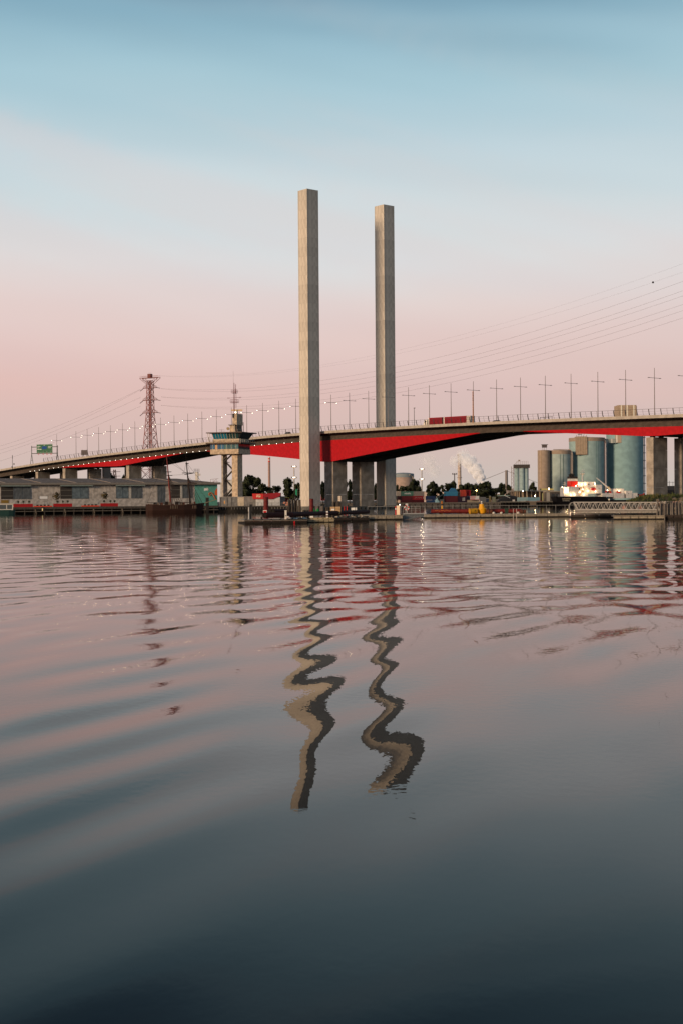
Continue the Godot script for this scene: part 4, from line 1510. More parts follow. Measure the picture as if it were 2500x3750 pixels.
func pile_cluster(called: String, label: String, at: Vector3, n: int, w: float, h: float, m: Material, seed_: int) -> Node3D:
	at.y = 0.0
	var o := thing(called, label, "piles", at)
	rng.seed = seed_
	for i in n:
		var s := st()
		var x := (float(i) / maxf(n - 1, 1) - 0.5) * w
		var z := rng.randf_range(-0.9, 0.4)
		tube(s, Vector3(x + rng.randf_range(-0.12, 0.12), -2.0, z), Vector3(x * 0.94 + rng.randf_range(-0.1, 0.1), h * rng.randf_range(0.88, 1.0), z * 0.8), 0.19, 0.16, 7)
		part("pile", s, m, o)
	return o

func make_docks() -> void:
	var concrete := mt(0.36, 0.31, 0.255, 0.9, "stain", Vector3.ONE * 0.35)
	var side := mt(0.30, 0.25, 0.19, 0.9, "stain", Vector3.ONE * 0.5)
	var tarred := mt(0.035, 0.026, 0.022, 0.9, "stain", Vector3.ONE * 0.5)
	var wet := mt(0.07, 0.055, 0.045, 0.85, "stain", Vector3.ONE * 0.4)
	var rust := mt(0.115, 0.024, 0.018, 0.75, "stain", Vector3.ONE * 0.25)
	var rust_dark := mt(0.05, 0.014, 0.012, 0.8, "stain", Vector3.ONE * 0.25)
	var timber := mt(0.075, 0.06, 0.05, 0.95, "stain", Vector3(0.9, 0.2, 0.9))
	var cream := mt(0.62, 0.5, 0.38, 0.7, "grime", Vector3.ONE * 0.4)
	var white := mt(0.7, 0.68, 0.64, 0.6)
	var red := mt(0.5, 0.02, 0.02, 0.5)
	dock("work_barge", "broad flat barge with a dark side at the left end of the floating docks", Vector3(-15.59, -0.03, -227.0), Vector3(-5.5, 0.1, -228.5), 14.0, 0.6, concrete, tarred, 7, "barge")
	dock("timber_raft", "low raft of yellowish planks right of the dark-sided barge", Vector3(-5.59, 0.03, -236.0), Vector3(-1.21, 0.12, -237.0), 10.0, 0.5, wet, mt(0.5, 0.4, 0.25, 0.9, "boards", Vector3.ONE * 0.3), 5, "raft")
	dock("debris_barge", "dark barge strewn with rubble below the end of the long rusty pipe", Vector3(-1.16, -0.03, -247.0), Vector3(4.82, 0.14, -249.0), 12.0, 0.55, wet, tarred, 4, "barge")
	dock("concrete_pontoon", "pale concrete pontoon that carries the grey cabinet and lifebuoy", Vector3(5.08, -0.01, -260.0), Vector3(11.32, 0.03, -261.0), 9.0, 0.85, concrete, side, 4)
	dock("long_pontoon", "long weathered pontoon below the yellow buoys", Vector3(16.5, 0.04, -282.0), Vector3(45.9, -0.09, -284.0), 6.5, 0.7, concrete, side, 13)
	dock("right_pontoon", "pontoon below the lattice gangway at the right", Vector3(44.49, -0.02, -274.0), Vector3(69.05, -0.02, -272.0), 7.0, 0.75, mt(0.27, 0.26, 0.24, 0.9, "stain", Vector3.ONE * 0.4), wet, 9)
	dock("front_pontoon", "nearest low timber pontoon at the lower right of the gangway", Vector3(47.0, -0.01, -244.0), Vector3(55.56, -0.2, -243.0), 5.0, 0.65, mt(0.2, 0.17, 0.14, 0.9, "stain", Vector3.ONE * 0.5), mt(0.34, 0.28, 0.2, 0.9, "stain", Vector3.ONE * 0.7), 6)
	dock("dark_pontoon", "dark pontoon with a small white fitting at the right edge", Vector3(55.89, -0.12, -244.0), Vector3(61.43, -0.04, -242.0), 5.0, 0.7, wet, tarred, 4)
	# clutter on the left barge and raft
	rng.seed = 31
	var heap := thing("rubble_heap", "scattered rubble and timber offcuts on the dark barge below the long pipe", "rubble", Vector3(1.73, 0.46, -256.0))
	heap.position.y = 0.55
	for i in 46:
		var s := st()
		box(s, Vector3(rng.randf_range(-2.7, 3.0), rng.randf_range(0.05, 0.25), rng.randf_range(-3.5, 0.5)), Vector3(rng.randf_range(0.15, 0.9), rng.randf_range(0.08, 0.25), rng.randf_range(0.1, 0.5)), Basis.from_euler(Vector3(rng.randf_range(-0.3, 0.3), rng.randf() * 6.0, rng.randf_range(-0.3, 0.3))))
		part("offcut", s, [wet, timber, concrete, mt(0.4, 0.34, 0.27)][rng.randi() % 4], heap)
	var planks := thing("plank_stack", "pale planks stacked on the raft right of the blue tarpaulin", "planks", Vector3(-3.36, 0.37, -240.0), 0.1)
	planks.position.y = 0.5
	for i in 6:
		var s := st()
		block(s, -2.0 + rng.randf() * 0.3, 2.2 - rng.randf() * 0.4, 0.02 + (i / 3) * 0.13, 0.13 + (i / 3) * 0.13, -0.9 + (i % 3) * 0.34, -0.6 + (i % 3) * 0.34)
		part("plank", s, mt(0.5, 0.38, 0.22, 0.9, "boards", Vector3.ONE * 0.3), planks)
	var tarp := thing("tarpaulin", "crumpled blue tarpaulin spread on the right end of the barge", "tarpaulin", Vector3(-7.04, 0.61, -234.0), 0.2)
	tarp.position.y = 0.6
	var ts := st()
	var nz := FastNoiseLite.new()
	nz.seed = 3
	nz.frequency = 0.6
	for i in 12:
		for j in 8:
			var p := []
			for q in [[0, 0], [1, 0], [1, 1], [0, 1]]:
				var x: float = -1.9 + (i + q[0]) * 0.32
				var z: float = -1.4 + (j + q[1]) * 0.35
				p.append(Vector3(x, 0.04 + 0.35 * maxf(0.0, nz.get_noise_2d(x, z) + 0.35) * (1.0 - pow(absf(x) / 2.0, 4.0)), z))
			face(ts, [p[0], p[1], p[2]], p[0] - Vector3(0, 5, 0))
			face(ts, [p[0], p[2], p[3]], p[0] - Vector3(0, 5, 0))
	part("sheet", ts, mt(0.09, 0.15, 0.20, 0.6, "grime", Vector3.ONE), tarp)
	var sacks := thing("sack_pile", "small pile of pale sacks beside the slim white post on the barge", "sacks", Vector3(-8.72, 0.73, -233.0))
	sacks.position.y = 0.6
	for i in 5:
		var s := st()
		lathe(s, Vector3((i % 3) * 0.35 - 0.4, 0.0 + (i / 3) * 0.26, -(i % 2) * 0.3), [[0.02, 0.0], [0.24, 0.02], [0.27, 0.14], [0.2, 0.27], [0.02, 0.29]], 7)
		part("sack", s, mt(0.55, 0.48, 0.44, 0.9), sacks)
	var fl := thing("red_float", "small bright red float hanging on the side of the barge below the tarpaulin", "float", Vector3(-7.57, 0.39, -228.0))
	var s2 := st()
	lathe(s2, Vector3(0, -0.2, 0.35), [[0.02, -0.2], [0.1, -0.12], [0.14, 0.0], [0.09, 0.12], [0.03, 0.2]], 8)
	part("body", s2, mt(0.6, 0.01, 0.015, 0.4), fl)
	# steel pipes
	for q in [[Vector3(-12.81, 1.27, -236.0), Vector3(-8.6, 1.23, -241.0), 0.47, "short rusty pipe with an open dark end beside the red pile"], [Vector3(-9.18, 1.3, -244.0), Vector3(5.32, 1.34, -286.0), 0.42, "longest dark rusty pipe lying across the barges, tapering away to the right"], [Vector3(-12.69, 1.71, -262.0), Vector3(-10.51, 1.77, -266.0), 0.4, "rusty pipe end seen behind the short pipe"]]:
		var o := thing("steel_pipe", q[3], "pipe", q[0], 0.0, "rusty pipes on the barges")
		var a := Vector3.ZERO
		var b: Vector3 = q[1] - q[0]
		s2 = st()
		tube(s2, a, b, q[2], q[2], 14, false)
		var d := b.normalized()
		part("barrel", s2, rust_dark, o)
		s2 = st()
		tube(s2, a + d * 0.02, b - d * 0.02, q[2] - 0.06, q[2] - 0.06, 14, true)
		part("bore", s2, mt(0.008, 0.006, 0.005), o)
		for e in [a, b]:
			s2 = st()
			tube(s2, e - d * 0.06, e + d * 0.06, q[2] + 0.03, q[2] + 0.03, 14, false)
			part("collar", s2, rust, o)
	var beam := thing("rust_red_pipe", "long rust-red pipe with orange flecks behind the yellow buoys", "pipe", Vector3(18.51, 1.31, -292.0))
	s2 = st()
	var be: Vector3 = Vector3(36.93, 1.25, -290.0) - beam.position
	tube(s2, Vector3.ZERO, be, 0.43, 0.43, 12)
	part("barrel", s2, mt(0.16, 0.018, 0.014, 0.6, "stain", Vector3.ONE * 0.3), beam)
	for i in 9:
		s2 = st()
		box(s2, be * (0.05 + i * 0.02) + Vector3(0, 0.12 + 0.1 * sin(i * 2.3), 0.41), Vector3(0.35, 0.07, 0.06), Basis(Vector3.BACK, 0.5 * sin(i * 1.7)))
		part("rust_scab", s2, mt(0.5, 0.17, 0.05, 0.8), beam)
	for i in 3:
		s2 = st()
		box(s2, be * (0.1 + i * 0.4) + Vector3(0, -0.65, 0), Vector3(0.5, 0.5, 1.0))
		part("chock", s2, tarred, beam)
	# standing red piles
	for q in [[Vector3(-13.12, 0.88, -246.0), 0.86 , 3.2, "tall dark red pile with a red and white warning board, left of the rusty pipes"], [Vector3(-5.51, 1.71, -262.0), 0.74, 2.7, "dark red pile in front of the taller bridge tower"]]:
		var at: Vector3 = q[0]
		at.y = 0.0
		var o := thing("red_pile", q[3], "pile", at, 0.0, "red steel piles by the docks")
		var top: float = 4.25 if q[2] > 3.0 else 3.95
		s2 = st()
		tube(s2, Vector3(0, -3, 0), Vector3(0, top, 0), q[1] / 2.0, q[1] / 2.0, 14)
		part("shaft", s2, mt(0.14, 0.014, 0.013, 0.55, "stain", Vector3.ONE * 0.4), o)
		s2 = st()
		tube(s2, Vector3(0, top, 0), Vector3(0, top + 0.08, 0), q[1] / 2.0 + 0.02, q[1] / 2.0 - 0.02, 14)
		part("cap", s2, rust, o)
		if q[2] > 3.0:
			s2 = st()
			block(s2, -0.48, 0.18, 1.15, 2.05, q[1] / 2.0 + 0.02, q[1] / 2.0 + 0.07)
			var bd := part("warning_board", s2, white, o)
			for r in [[1.62, 1.95, red], [1.22, 1.3, mt(0.06, 0.06, 0.06)], [1.36, 1.42, mt(0.06, 0.06, 0.06)], [1.48, 1.55, red]]:
				s2 = st()
				block(s2, -0.42, 0.12, r[0], r[1], q[1] / 2.0 + 0.072, q[1] / 2.0 + 0.085)
				part("print", s2, r[2], bd)
		else:
			s2 = st()
			block(s2, -0.33, 0.33, 0.35, 0.85, q[1] / 2.0 + 0.02, q[1] / 2.0 + 0.07)
			part("board", s2, white, o)
	# posts on the barge
	var o := thing("mooring_post", "slim pale post with a hanging rope at the left end of the barge", "post", Vector3(-15.47, 0.79, -236.0))
	o.position.y = 0.6
	s2 = st()
	tube(s2, Vector3.ZERO, Vector3(0, 2.05, 0), 0.1, 0.1, 8)
	part("shaft", s2, mt(0.5, 0.46, 0.42), o)
	s2 = st()
	wire(s2, Vector3(-0.05, 1.3, 0.1), Vector3(-0.4, 0.05, 0.2), 0.1, 0.03, 6)
	part("rope", s2, tarred, o)
	o = thing("mooring_post", "black fender post just right of the slim pale post", "post", Vector3(-15.43, 0.74, -240.0))
	o.position.y = 0.0
	s2 = st()
	tube(s2, Vector3(0, 0.3, 0), Vector3(0, 3.1, 0), 0.17, 0.17, 8)
	part("shaft", s2, mt(0.02, 0.02, 0.02), o)
	s2 = st()
	box(s2, Vector3(0.22, 2.5, 0.0), Vector3(0.24, 1.2, 0.3))
	part("rubber_pad", s2, mt(0.03, 0.028, 0.028), o)
	o = thing("service_post", "white service post with a grey notch in front of the rusty pipes", "post", Vector3(-9.18, 0.69, -233.0))
	o.position.y = 0.6
	s2 = st()
	block(s2, -0.16, 0.16, 0.0, 1.42, -0.16, 0.16)
	part("body", s2, mt(0.6, 0.55, 0.48), o)
	s2 = st()
	block(s2, -0.2, 0.2, 1.42, 1.5, -0.2, 0.2)
	part("lid", s2, mt(0.68, 0.63, 0.56), o)
	s2 = st()
	block(s2, -0.06, 0.08, 0.5, 0.72, 0.165, 0.18)
	part("socket", s2, mt(0.1, 0.1, 0.1), o)
	o = thing("depth_post", "white and dark red banded post in front of the wooden crates", "post", Vector3(-2.48, 1.09, -246.0))
	o.position.y = 0.62
	for i in 5:
		s2 = st()
		block(s2, -0.17, 0.17, i * 0.24, i * 0.24 + 0.235, -0.08, 0.08)
		part("band", s2, white if i % 2 == 0 else rust, o)
	o = thing("bollard", "small black bollard on the barge left of the red pile", "bollard", Vector3(-13.37, 0.85, -237.0))
	o.position.y = 0.6
	s2 = st()
	lathe(s2, Vector3.ZERO, [[0.22, 0.0], [0.17, 0.08], [0.15, 0.3], [0.24, 0.38], [0.02, 0.46]], 8)
	part("body", s2, tarred, o)
	o = thing("bollard", "dark blue bollard on the concrete pontoon left of the cabinet", "bollard", Vector3(7.79, 0.79, -268.0))
	o.position.y = 0.85
	s2 = st()
	lathe(s2, Vector3.ZERO, [[0.17, 0.0], [0.17, 0.3], [0.12, 0.4], [0.02, 0.44]], 9)
	part("body", s2, mt(0.025, 0.035, 0.05), o)
	# crates
	for q in [[Vector3(-2.13, 1.69, -268.0), 0.93, "left of two plywood crates, with a white notice on it"], [Vector3(-1.14, 1.69, -268.0), 1.01, "right of two plywood crates in front of the old piles"]]:
		o = thing("wooden_crate", q[2], "crate", q[0], 0.0, "plywood crates behind the long pipe")
		var h: float = 0.78
		s2 = st()
		block(s2, 0.0, q[1] - 0.04, -0.6, h, -0.9, 0.0)
		part("box", s2, mt(0.52, 0.33, 0.17, 0.85, "boards", Vector3.ONE * 0.3), o)
		for y in [0.02, h - 0.12]:
			s2 = st()
			block(s2, 0.0, q[1] - 0.04, y, y + 0.1, 0.0, 0.04)
			part("batten", s2, mt(0.6, 0.41, 0.23), o)
		if q[2].begins_with("left"):
			s2 = st()
			block(s2, 0.2, 0.85, 0.02 + 0.1, 0.4, 0.002, 0.03)
			part("notice", s2, white, o)
	# old timber piles and what hangs on them
	pile_cluster("old_piles", "cluster of grey weathered piles left of the taller bridge tower", Vector3(-9.14, 1.96, -276.0), 9, 2.3, 4.2, timber, 51)
	pile_cluster("old_piles", "low row of stumpy piles between the grey cluster and the red pile", Vector3(-7.1, 1.89, -284.0), 7, 1.3, 1.9, timber, 52)
	pile_cluster("old_piles", "square timber dolphin behind the wooden crates", Vector3(-0.88, 1.85, -284.0), 8, 1.5, 3.6, timber, 53)
	pile_cluster("old_piles", "dark piles at the foot of the pier left of the dolphin", Vector3(-2.73, 1.76, -300.0), 6, 1.6, 2.4, timber, 54)
	o = thing("dolphin_board", "white stacked board on top of the timber dolphin", "sign", Vector3(-0.37, 3.71, -284.0))
	s2 = st()
	block(s2, -0.28, 0.28, -0.2, 0.85, -0.1, 0.0)
	part("board", s2, mt(0.66, 0.54, 0.42), o)
	for y in [0.1, 0.45]:
		s2 = st()
		block(s2, -0.28, 0.28, y, y + 0.04, 0.0, 0.02)
		part("line", s2, mt(0.3, 0.2, 0.14), o)
	o = thing("boat_shelter", "grey timber shelter with a pitched roof in front of the taller tower", "shelter", Vector3(-4.88, 1.78, -300.0))
	o.position.y = 0.0
	s2 = st()
	for x in [-1.0, 0.0, 1.0]: tube(s2, Vector3(x, -1, 0), Vector3(x, 2.6, 0), 0.12, 0.1, 6)
	part("legs", s2, timber, o)
	s2 = st()
	block(s2, -1.0, 1.05, 0.7, 2.5, -1.6, -0.15)
	part("wall", s2, mt(0.18, 0.155, 0.14, 0.9, "stain", Vector3(0.8, 0.3, 0.8)), o)
	s2 = st()
	hexa(s2, [Vector3(-1.5, 2.4, -1.9), Vector3(0.9, 3.3, -1.9), Vector3(0.9, 3.3, 0.2), Vector3(-1.5, 2.4, 0.2), Vector3(-1.5, 2.5, -1.9), Vector3(0.9, 3.42, -1.9), Vector3(0.9, 3.42, 0.2), Vector3(-1.5, 2.5, 0.2)])
	part("roof", s2, mt(0.16, 0.14, 0.13), o)
	for q in [[1149, "left"], [1164, "right"]]:
		o = thing("green_float", "bright green float beyond the rusty pipes, %s of the pair" % q[1], "float", Vector3(-5.24, 1.72, -268.0) if q[0] == 1149 else Vector3(-4.47, 1.71, -268.0), 0.0, "green floats")
		s2 = st()
		lathe(s2, Vector3.ZERO, [[0.35, -0.3], [0.36, 0.0], [0.25, 0.2], [0.08, 0.45], [0.02, 0.5]], 9)
		part("body", s2, mt(0.015, 0.16, 0.03, 0.5), o)
	for q in [[1260, "left"], [1270, "right"]]:
		o = thing("marker_post", "short red marker post beyond the crates, %s of two" % q[1], "post", Vector3(0.59, 1.74, -300.0) if q[0] == 1260 else Vector3(1.17, 1.73, -300.0))
		o.position.y = 0.0
		s2 = st()
		tube(s2, Vector3(0, -1, 0), Vector3(0, 2.4, 0), 0.09, 0.09, 7)
		part("shaft", s2, red, o)
	o = thing("white_boxes", "pair of small white boxes on the pontoon beyond the long pipe", "boxes", Vector3(2.74, 1.72, -300.0))
	s2 = st()
	block(s2, -0.7, 0.1, -1.0, 0.4, -0.5, 0.0)
	part("box", s2, white, o)
	s2 = st()
	block(s2, 0.2, 0.5, -1.0, 0.42, -0.5, 0.0)
	part("box", s2, mt(0.6, 0.58, 0.55), o)
	# cabinet, lifebuoy, warning post, boarding ramp with rails
	o = thing("service_cabinet", "tall cream and grey cabinet with a small lamp on top", "cabinet", Vector3(11.06, 0.97, -268.0), -0.6)
	o.position.y = 0.85
	s2 = st()
	block(s2, -0.75, 0.0, 0.0, 1.72, -0.6, 0.0)
	part("body", s2, mt(0.62, 0.47, 0.34, 0.6), o)
	s2 = st()
	block(s2, -0.78, 0.03, 1.72, 1.78, -0.63, 0.03)
	part("lid", s2, mt(0.5, 0.42, 0.33), o)
	s2 = st()
	block(s2, -0.7, -0.05, 0.1, 1.62, 0.0, 0.03)
	part("door", s2, mt(0.66, 0.5, 0.37, 0.6), o)
	s2 = st()
	ball(s2, Vector3(-0.2, 1.92, -0.3), 0.12, 6)
	part("lamp", s2, glow(1.0, 0.92, 0.8, 3.0), o)
	o = thing("warning_post", "red and white post left of the cream cabinet", "post", Vector3(10.2, 0.79, -266.0))
	o.position.y = 0.85
	for i in 5:
		s2 = st()
		tube(s2, Vector3(0, i * 0.33, 0), Vector3(0, i * 0.33 + 0.32, 0), 0.11, 0.11, 8)
		part("band", s2, mt(0.62, 0.02, 0.015) if i != 3 else white, o)
	o = thing("lifebuoy_stand", "red and white lifebuoy on a stand right of the cabinet", "lifebuoy", Vector3(12.36, 1.02, -268.0))
	o.position.y = 0.8
	var by: float = 2.16 - 0.8
	for q in [[0.0, 8, 0], [0.0, 8, 1]]:
		s2 = st()
		for i in 16:
			if (i / 2) % 2 != q[2]: continue
			var a0 := i * TAU / 16.0
			var a1 := (i + 1) * TAU / 16.0
			tube(s2, Vector3(cos(a0) * 0.4, by + sin(a0) * 0.4, 0.1), Vector3(cos(a1) * 0.4, by + sin(a1) * 0.4, 0.1), 0.12, 0.12, 7)
		part("ring", s2, mt(0.6, 0.015, 0.015, 0.4) if q[2] == 0 else white, o)
	s2 = st()
	block(s2, -0.04, 0.04, 0.0, by + 0.6, -0.08, 0.0)
	part("stand", s2, white, o)
	s2 = st()
	block(s2, -0.24, 0.24, by + 0.58, by + 0.82, 0.0, 0.05)
	part("plate", s2, mt(0.6, 0.55, 0.52), o)
	o = thing("boarding_ramp", "blue-grey steel boarding ramp with wire railings right of the lifebuoy", "ramp", Vector3(11.47, 0.16, -262.0), 0.0)
	o.position.y = 0.0
	s2 = st()
	hexa(s2, [Vector3(0, 0.0, 0), Vector3(3.8, 0.55, -1.0), Vector3(3.8, 0.55, -4.0), Vector3(0, 0.0, -4.0), Vector3(0, 1.15, 0), Vector3(3.9, 1.1, -1.0), Vector3(3.9, 1.1, -4.0), Vector3(0, 1.15, -4.0)])
	part("hull", s2, mt(0.17, 0.18, 0.185, 0.6, "stain", Vector3.ONE * 0.5), o)
	s2 = st()
	hexa(s2, [Vector3(0, 1.0, 0.1), Vector3(3.9, 1.0, -0.9), Vector3(3.9, 1.0, -0.8), Vector3(0, 1.0, 0.2), Vector3(0, 1.25, 0.1), Vector3(3.9, 1.22, -0.9), Vector3(3.9, 1.22, -0.8), Vector3(0, 1.25, 0.2)])
	part("rubbing_strip", s2, mt(0.34, 0.33, 0.31), o)
	for i in 5:
		s2 = st()
		tube(s2, Vector3(0.1 + i * 0.8, 1.15, -3.9), Vector3(0.1 + i * 0.8, 2.5, -3.9), 0.03, 0.03, 4)
		part("rail_post", s2, mt(0.3, 0.28, 0.26), o)
	for h in [1.6, 2.05, 2.5]:
		s2 = st()
		bar(s2, Vector3(0.1, h, -3.9), Vector3(3.3, h, -3.9), 0.035)
		part("rail", s2, mt(0.3, 0.28, 0.26), o)
	o = thing("pontoon_railing", "thin grey rail line along the far side of the middle pontoons", "railing", Vector3(5.45, 0.81, -296.0))
	o.position.y = 0.85
	var rl: Vector3 = Vector3(69.19, 0.42, -300.0) - o.position
	rl.y = 0.0
	for i in 33:
		s2 = st()
		var q := rl * (i / 32.0)
		tube(s2, q + Vector3(0, -0.4, 0), q + Vector3(0, 1.55, 0), 0.035, 0.035, 4)
		part("post", s2, mt(0.25, 0.235, 0.22), o)
	s2 = st()
	bar(s2, Vector3(0, 1.5, 0), rl + Vector3(0, 1.5, 0), 0.07)
	part("rail", s2, mt(0.25, 0.235, 0.22), o)
	# the yellow buoys and other things ashore on the long pontoon
	var yellow := mt(0.78, 0.36, 0.012, 0.45, "grime", Vector3.ONE * 0.6)
	o = thing("navigation_buoy", "big yellow navigation buoy with a stepped cone and white lantern", "buoy", Vector3(28.69, 0.93, -288.0))
	o.position.y = 0.72
	o.rotation.z = 0.05
	s2 = st()
	lathe(s2, Vector3.ZERO, [[0.55, 0.0], [0.82, 0.2], [0.95, 0.85], [1.0, 0.9], [0.95, 0.95], [0.93, 1.12], [0.6, 1.2]], 18)
	part("hull", s2, yellow, o)
	s2 = st()
	lathe(s2, Vector3.ZERO, [[0.62, 1.19], [0.57, 1.42], [0.6, 1.46], [0.53, 1.5], [0.49, 1.95], [0.44, 2.02], [0.02, 2.04]], 16)
	part("cone", s2, yellow, o)
	s2 = st()
	lathe(s2, Vector3.ZERO, [[0.2, 2.03], [0.2, 2.1], [0.06, 2.12], [0.06, 2.35], [0.17, 2.37], [0.17, 2.55], [0.02, 2.6]], 9)
	part("lantern", s2, mt(0.7, 0.64, 0.58), o)
	s2 = st()
	lathe(s2, Vector3(0, -0.02, 0), [[0.02, -0.05], [0.5, -0.05], [0.5, 0.12]], 12)
	part("skirt", s2, tarred, o)
	o = thing("buoy_tank", "dull yellow drum-shaped buoy lying beside the navigation buoy", "buoy", Vector3(26.75, 0.96, -287.0), 0.25)
	o.position.y = 0.72
	s2 = st()
	tube(s2, Vector3(-0.75, 0.55, 0.1), Vector3(0.7, 0.62, -0.1), 0.56, 0.6, 14)
	part("drum", s2, mt(0.55, 0.27, 0.012, 0.5, "grime", Vector3.ONE), o)
	for x in [-0.77, 0.72]:
		s2 = st()
		tube(s2, Vector3(x - 0.04, 0.58, -x * 0.13), Vector3(x + 0.04, 0.59, -x * 0.13), 0.62, 0.62, 14)
		part("rim", s2, mt(0.42, 0.2, 0.015, 0.6), o)
	s2 = st()
	bar(s2, Vector3(0.1, 0.5, 0.66), Vector3(0.25, 0.85, 0.6), 0.07)
	part("handle", s2, tarred, o)
	for q in [[Vector3(30.03, 0.99, -287.0), "rusty brown mooring drum right of the yellow buoy", 0.48, mt(0.13, 0.045, 0.025, 0.8, "stain", Vector3.ONE)], [Vector3(36.88, 0.88, -287.0), "rusty barrel-shaped float at the right end of the red pipe", 0.42, mt(0.11, 0.04, 0.025, 0.8, "stain", Vector3.ONE)]]:
		o = thing("mooring_drum", q[1], "drum", q[0])
		o.position.y = 0.72 + q[2]
		s2 = st()
		tube(s2, Vector3(-0.6, 0, 0), Vector3(0.6, 0, 0.1), q[2], q[2] * 0.92, 12)
		part("drum", s2, q[3], o)
		s2 = st()
		tube(s2, Vector3(-0.1, 0, 0), Vector3(0.1, 0, 0), q[2] + 0.04, q[2] + 0.04, 12)
		part("hoop", s2, tarred, o)
	o = thing("wheelie_bin", "dark green wheeled bin in front of the rust-red pipe", "bin", Vector3(33.42, 0.92, -286.0))
	o.position.y = 0.72
	s2 = st()
	hexa(s2, [Vector3(-0.3, 0.08, -0.3), Vector3(0.3, 0.08, -0.3), Vector3(0.3, 0.08, 0.3), Vector3(-0.3, 0.08, 0.3), Vector3(-0.38, 1.05, -0.38), Vector3(0.38, 1.05, -0.38), Vector3(0.38, 1.05, 0.38), Vector3(-0.38, 1.05, 0.38)])
	part("body", s2, mt(0.025, 0.045, 0.03, 0.5), o)
	s2 = st()
	block(s2, -0.4, 0.4, 1.05, 1.15, -0.42, 0.42)
	part("lid", s2, mt(0.03, 0.05, 0.034, 0.5), o)
	for e in [-0.3, 0.3]:
		s2 = st()
		tube(s2, Vector3(e - 0.05, 0.12, -0.33), Vector3(e + 0.05, 0.12, -0.33), 0.12, 0.12, 8)
		part("wheel", s2, tarred, o)
	for q in [[1878, "left"], [1889.5, "right"]]:
		o = thing("white_pole", "slim white pole standing in front of the long pontoon, %s of two" % q[1], "pole", Vector3(33.83, 0.07, -278.0) if q[0] == 1878 else Vector3(34.45, 0.06, -278.0))
		o.position.y = 0.0
		s2 = st()
		tube(s2, Vector3(0, -1, 0), Vector3(0, 1.85, 0), 0.06, 0.06, 6)
		part("shaft", s2, mt(0.45, 0.37, 0.32), o)
	for q in [[Vector3(30.82, 0.99, -286.0), "small white plastic can beside the rusty mooring drum"], [Vector3(32.37, 0.92, -286.0), "pale coil of rope left of the green bin"], [Vector3(35.93, 0.89, -287.0), "small pale bucket left of the rusty float"]]:
		o = thing("deck_litter", q[1], "gear", q[0])
		o.position.y = 0.72
		s2 = st()
		lathe(s2, Vector3.ZERO, [[0.25, 0.0], [0.3, 0.15], [0.22, 0.36], [0.06, 0.42]], 8)
		part("body", s2, mt(0.52, 0.47, 0.4, 0.7), o)
	o = thing("channel_marker", "yellow and black channel marker post beyond the rust-red pipe", "marker", Vector3(29.88, 1.1, -420.0))
	o.position.y = 0.0
	for q in [[-1.0, 1.0, 0.16, tarred], [1.0, 2.0, 0.2, yellow], [2.0, 2.5, 0.12, tarred], [2.5, 3.3, 0.24, mt(0.4, 0.13, 0.02)]]:
		s2 = st()
		tube(s2, Vector3(0, q[0], 0), Vector3(0, q[1], 0), q[2], q[2], 8)
		part("section", s2, q[3], o)

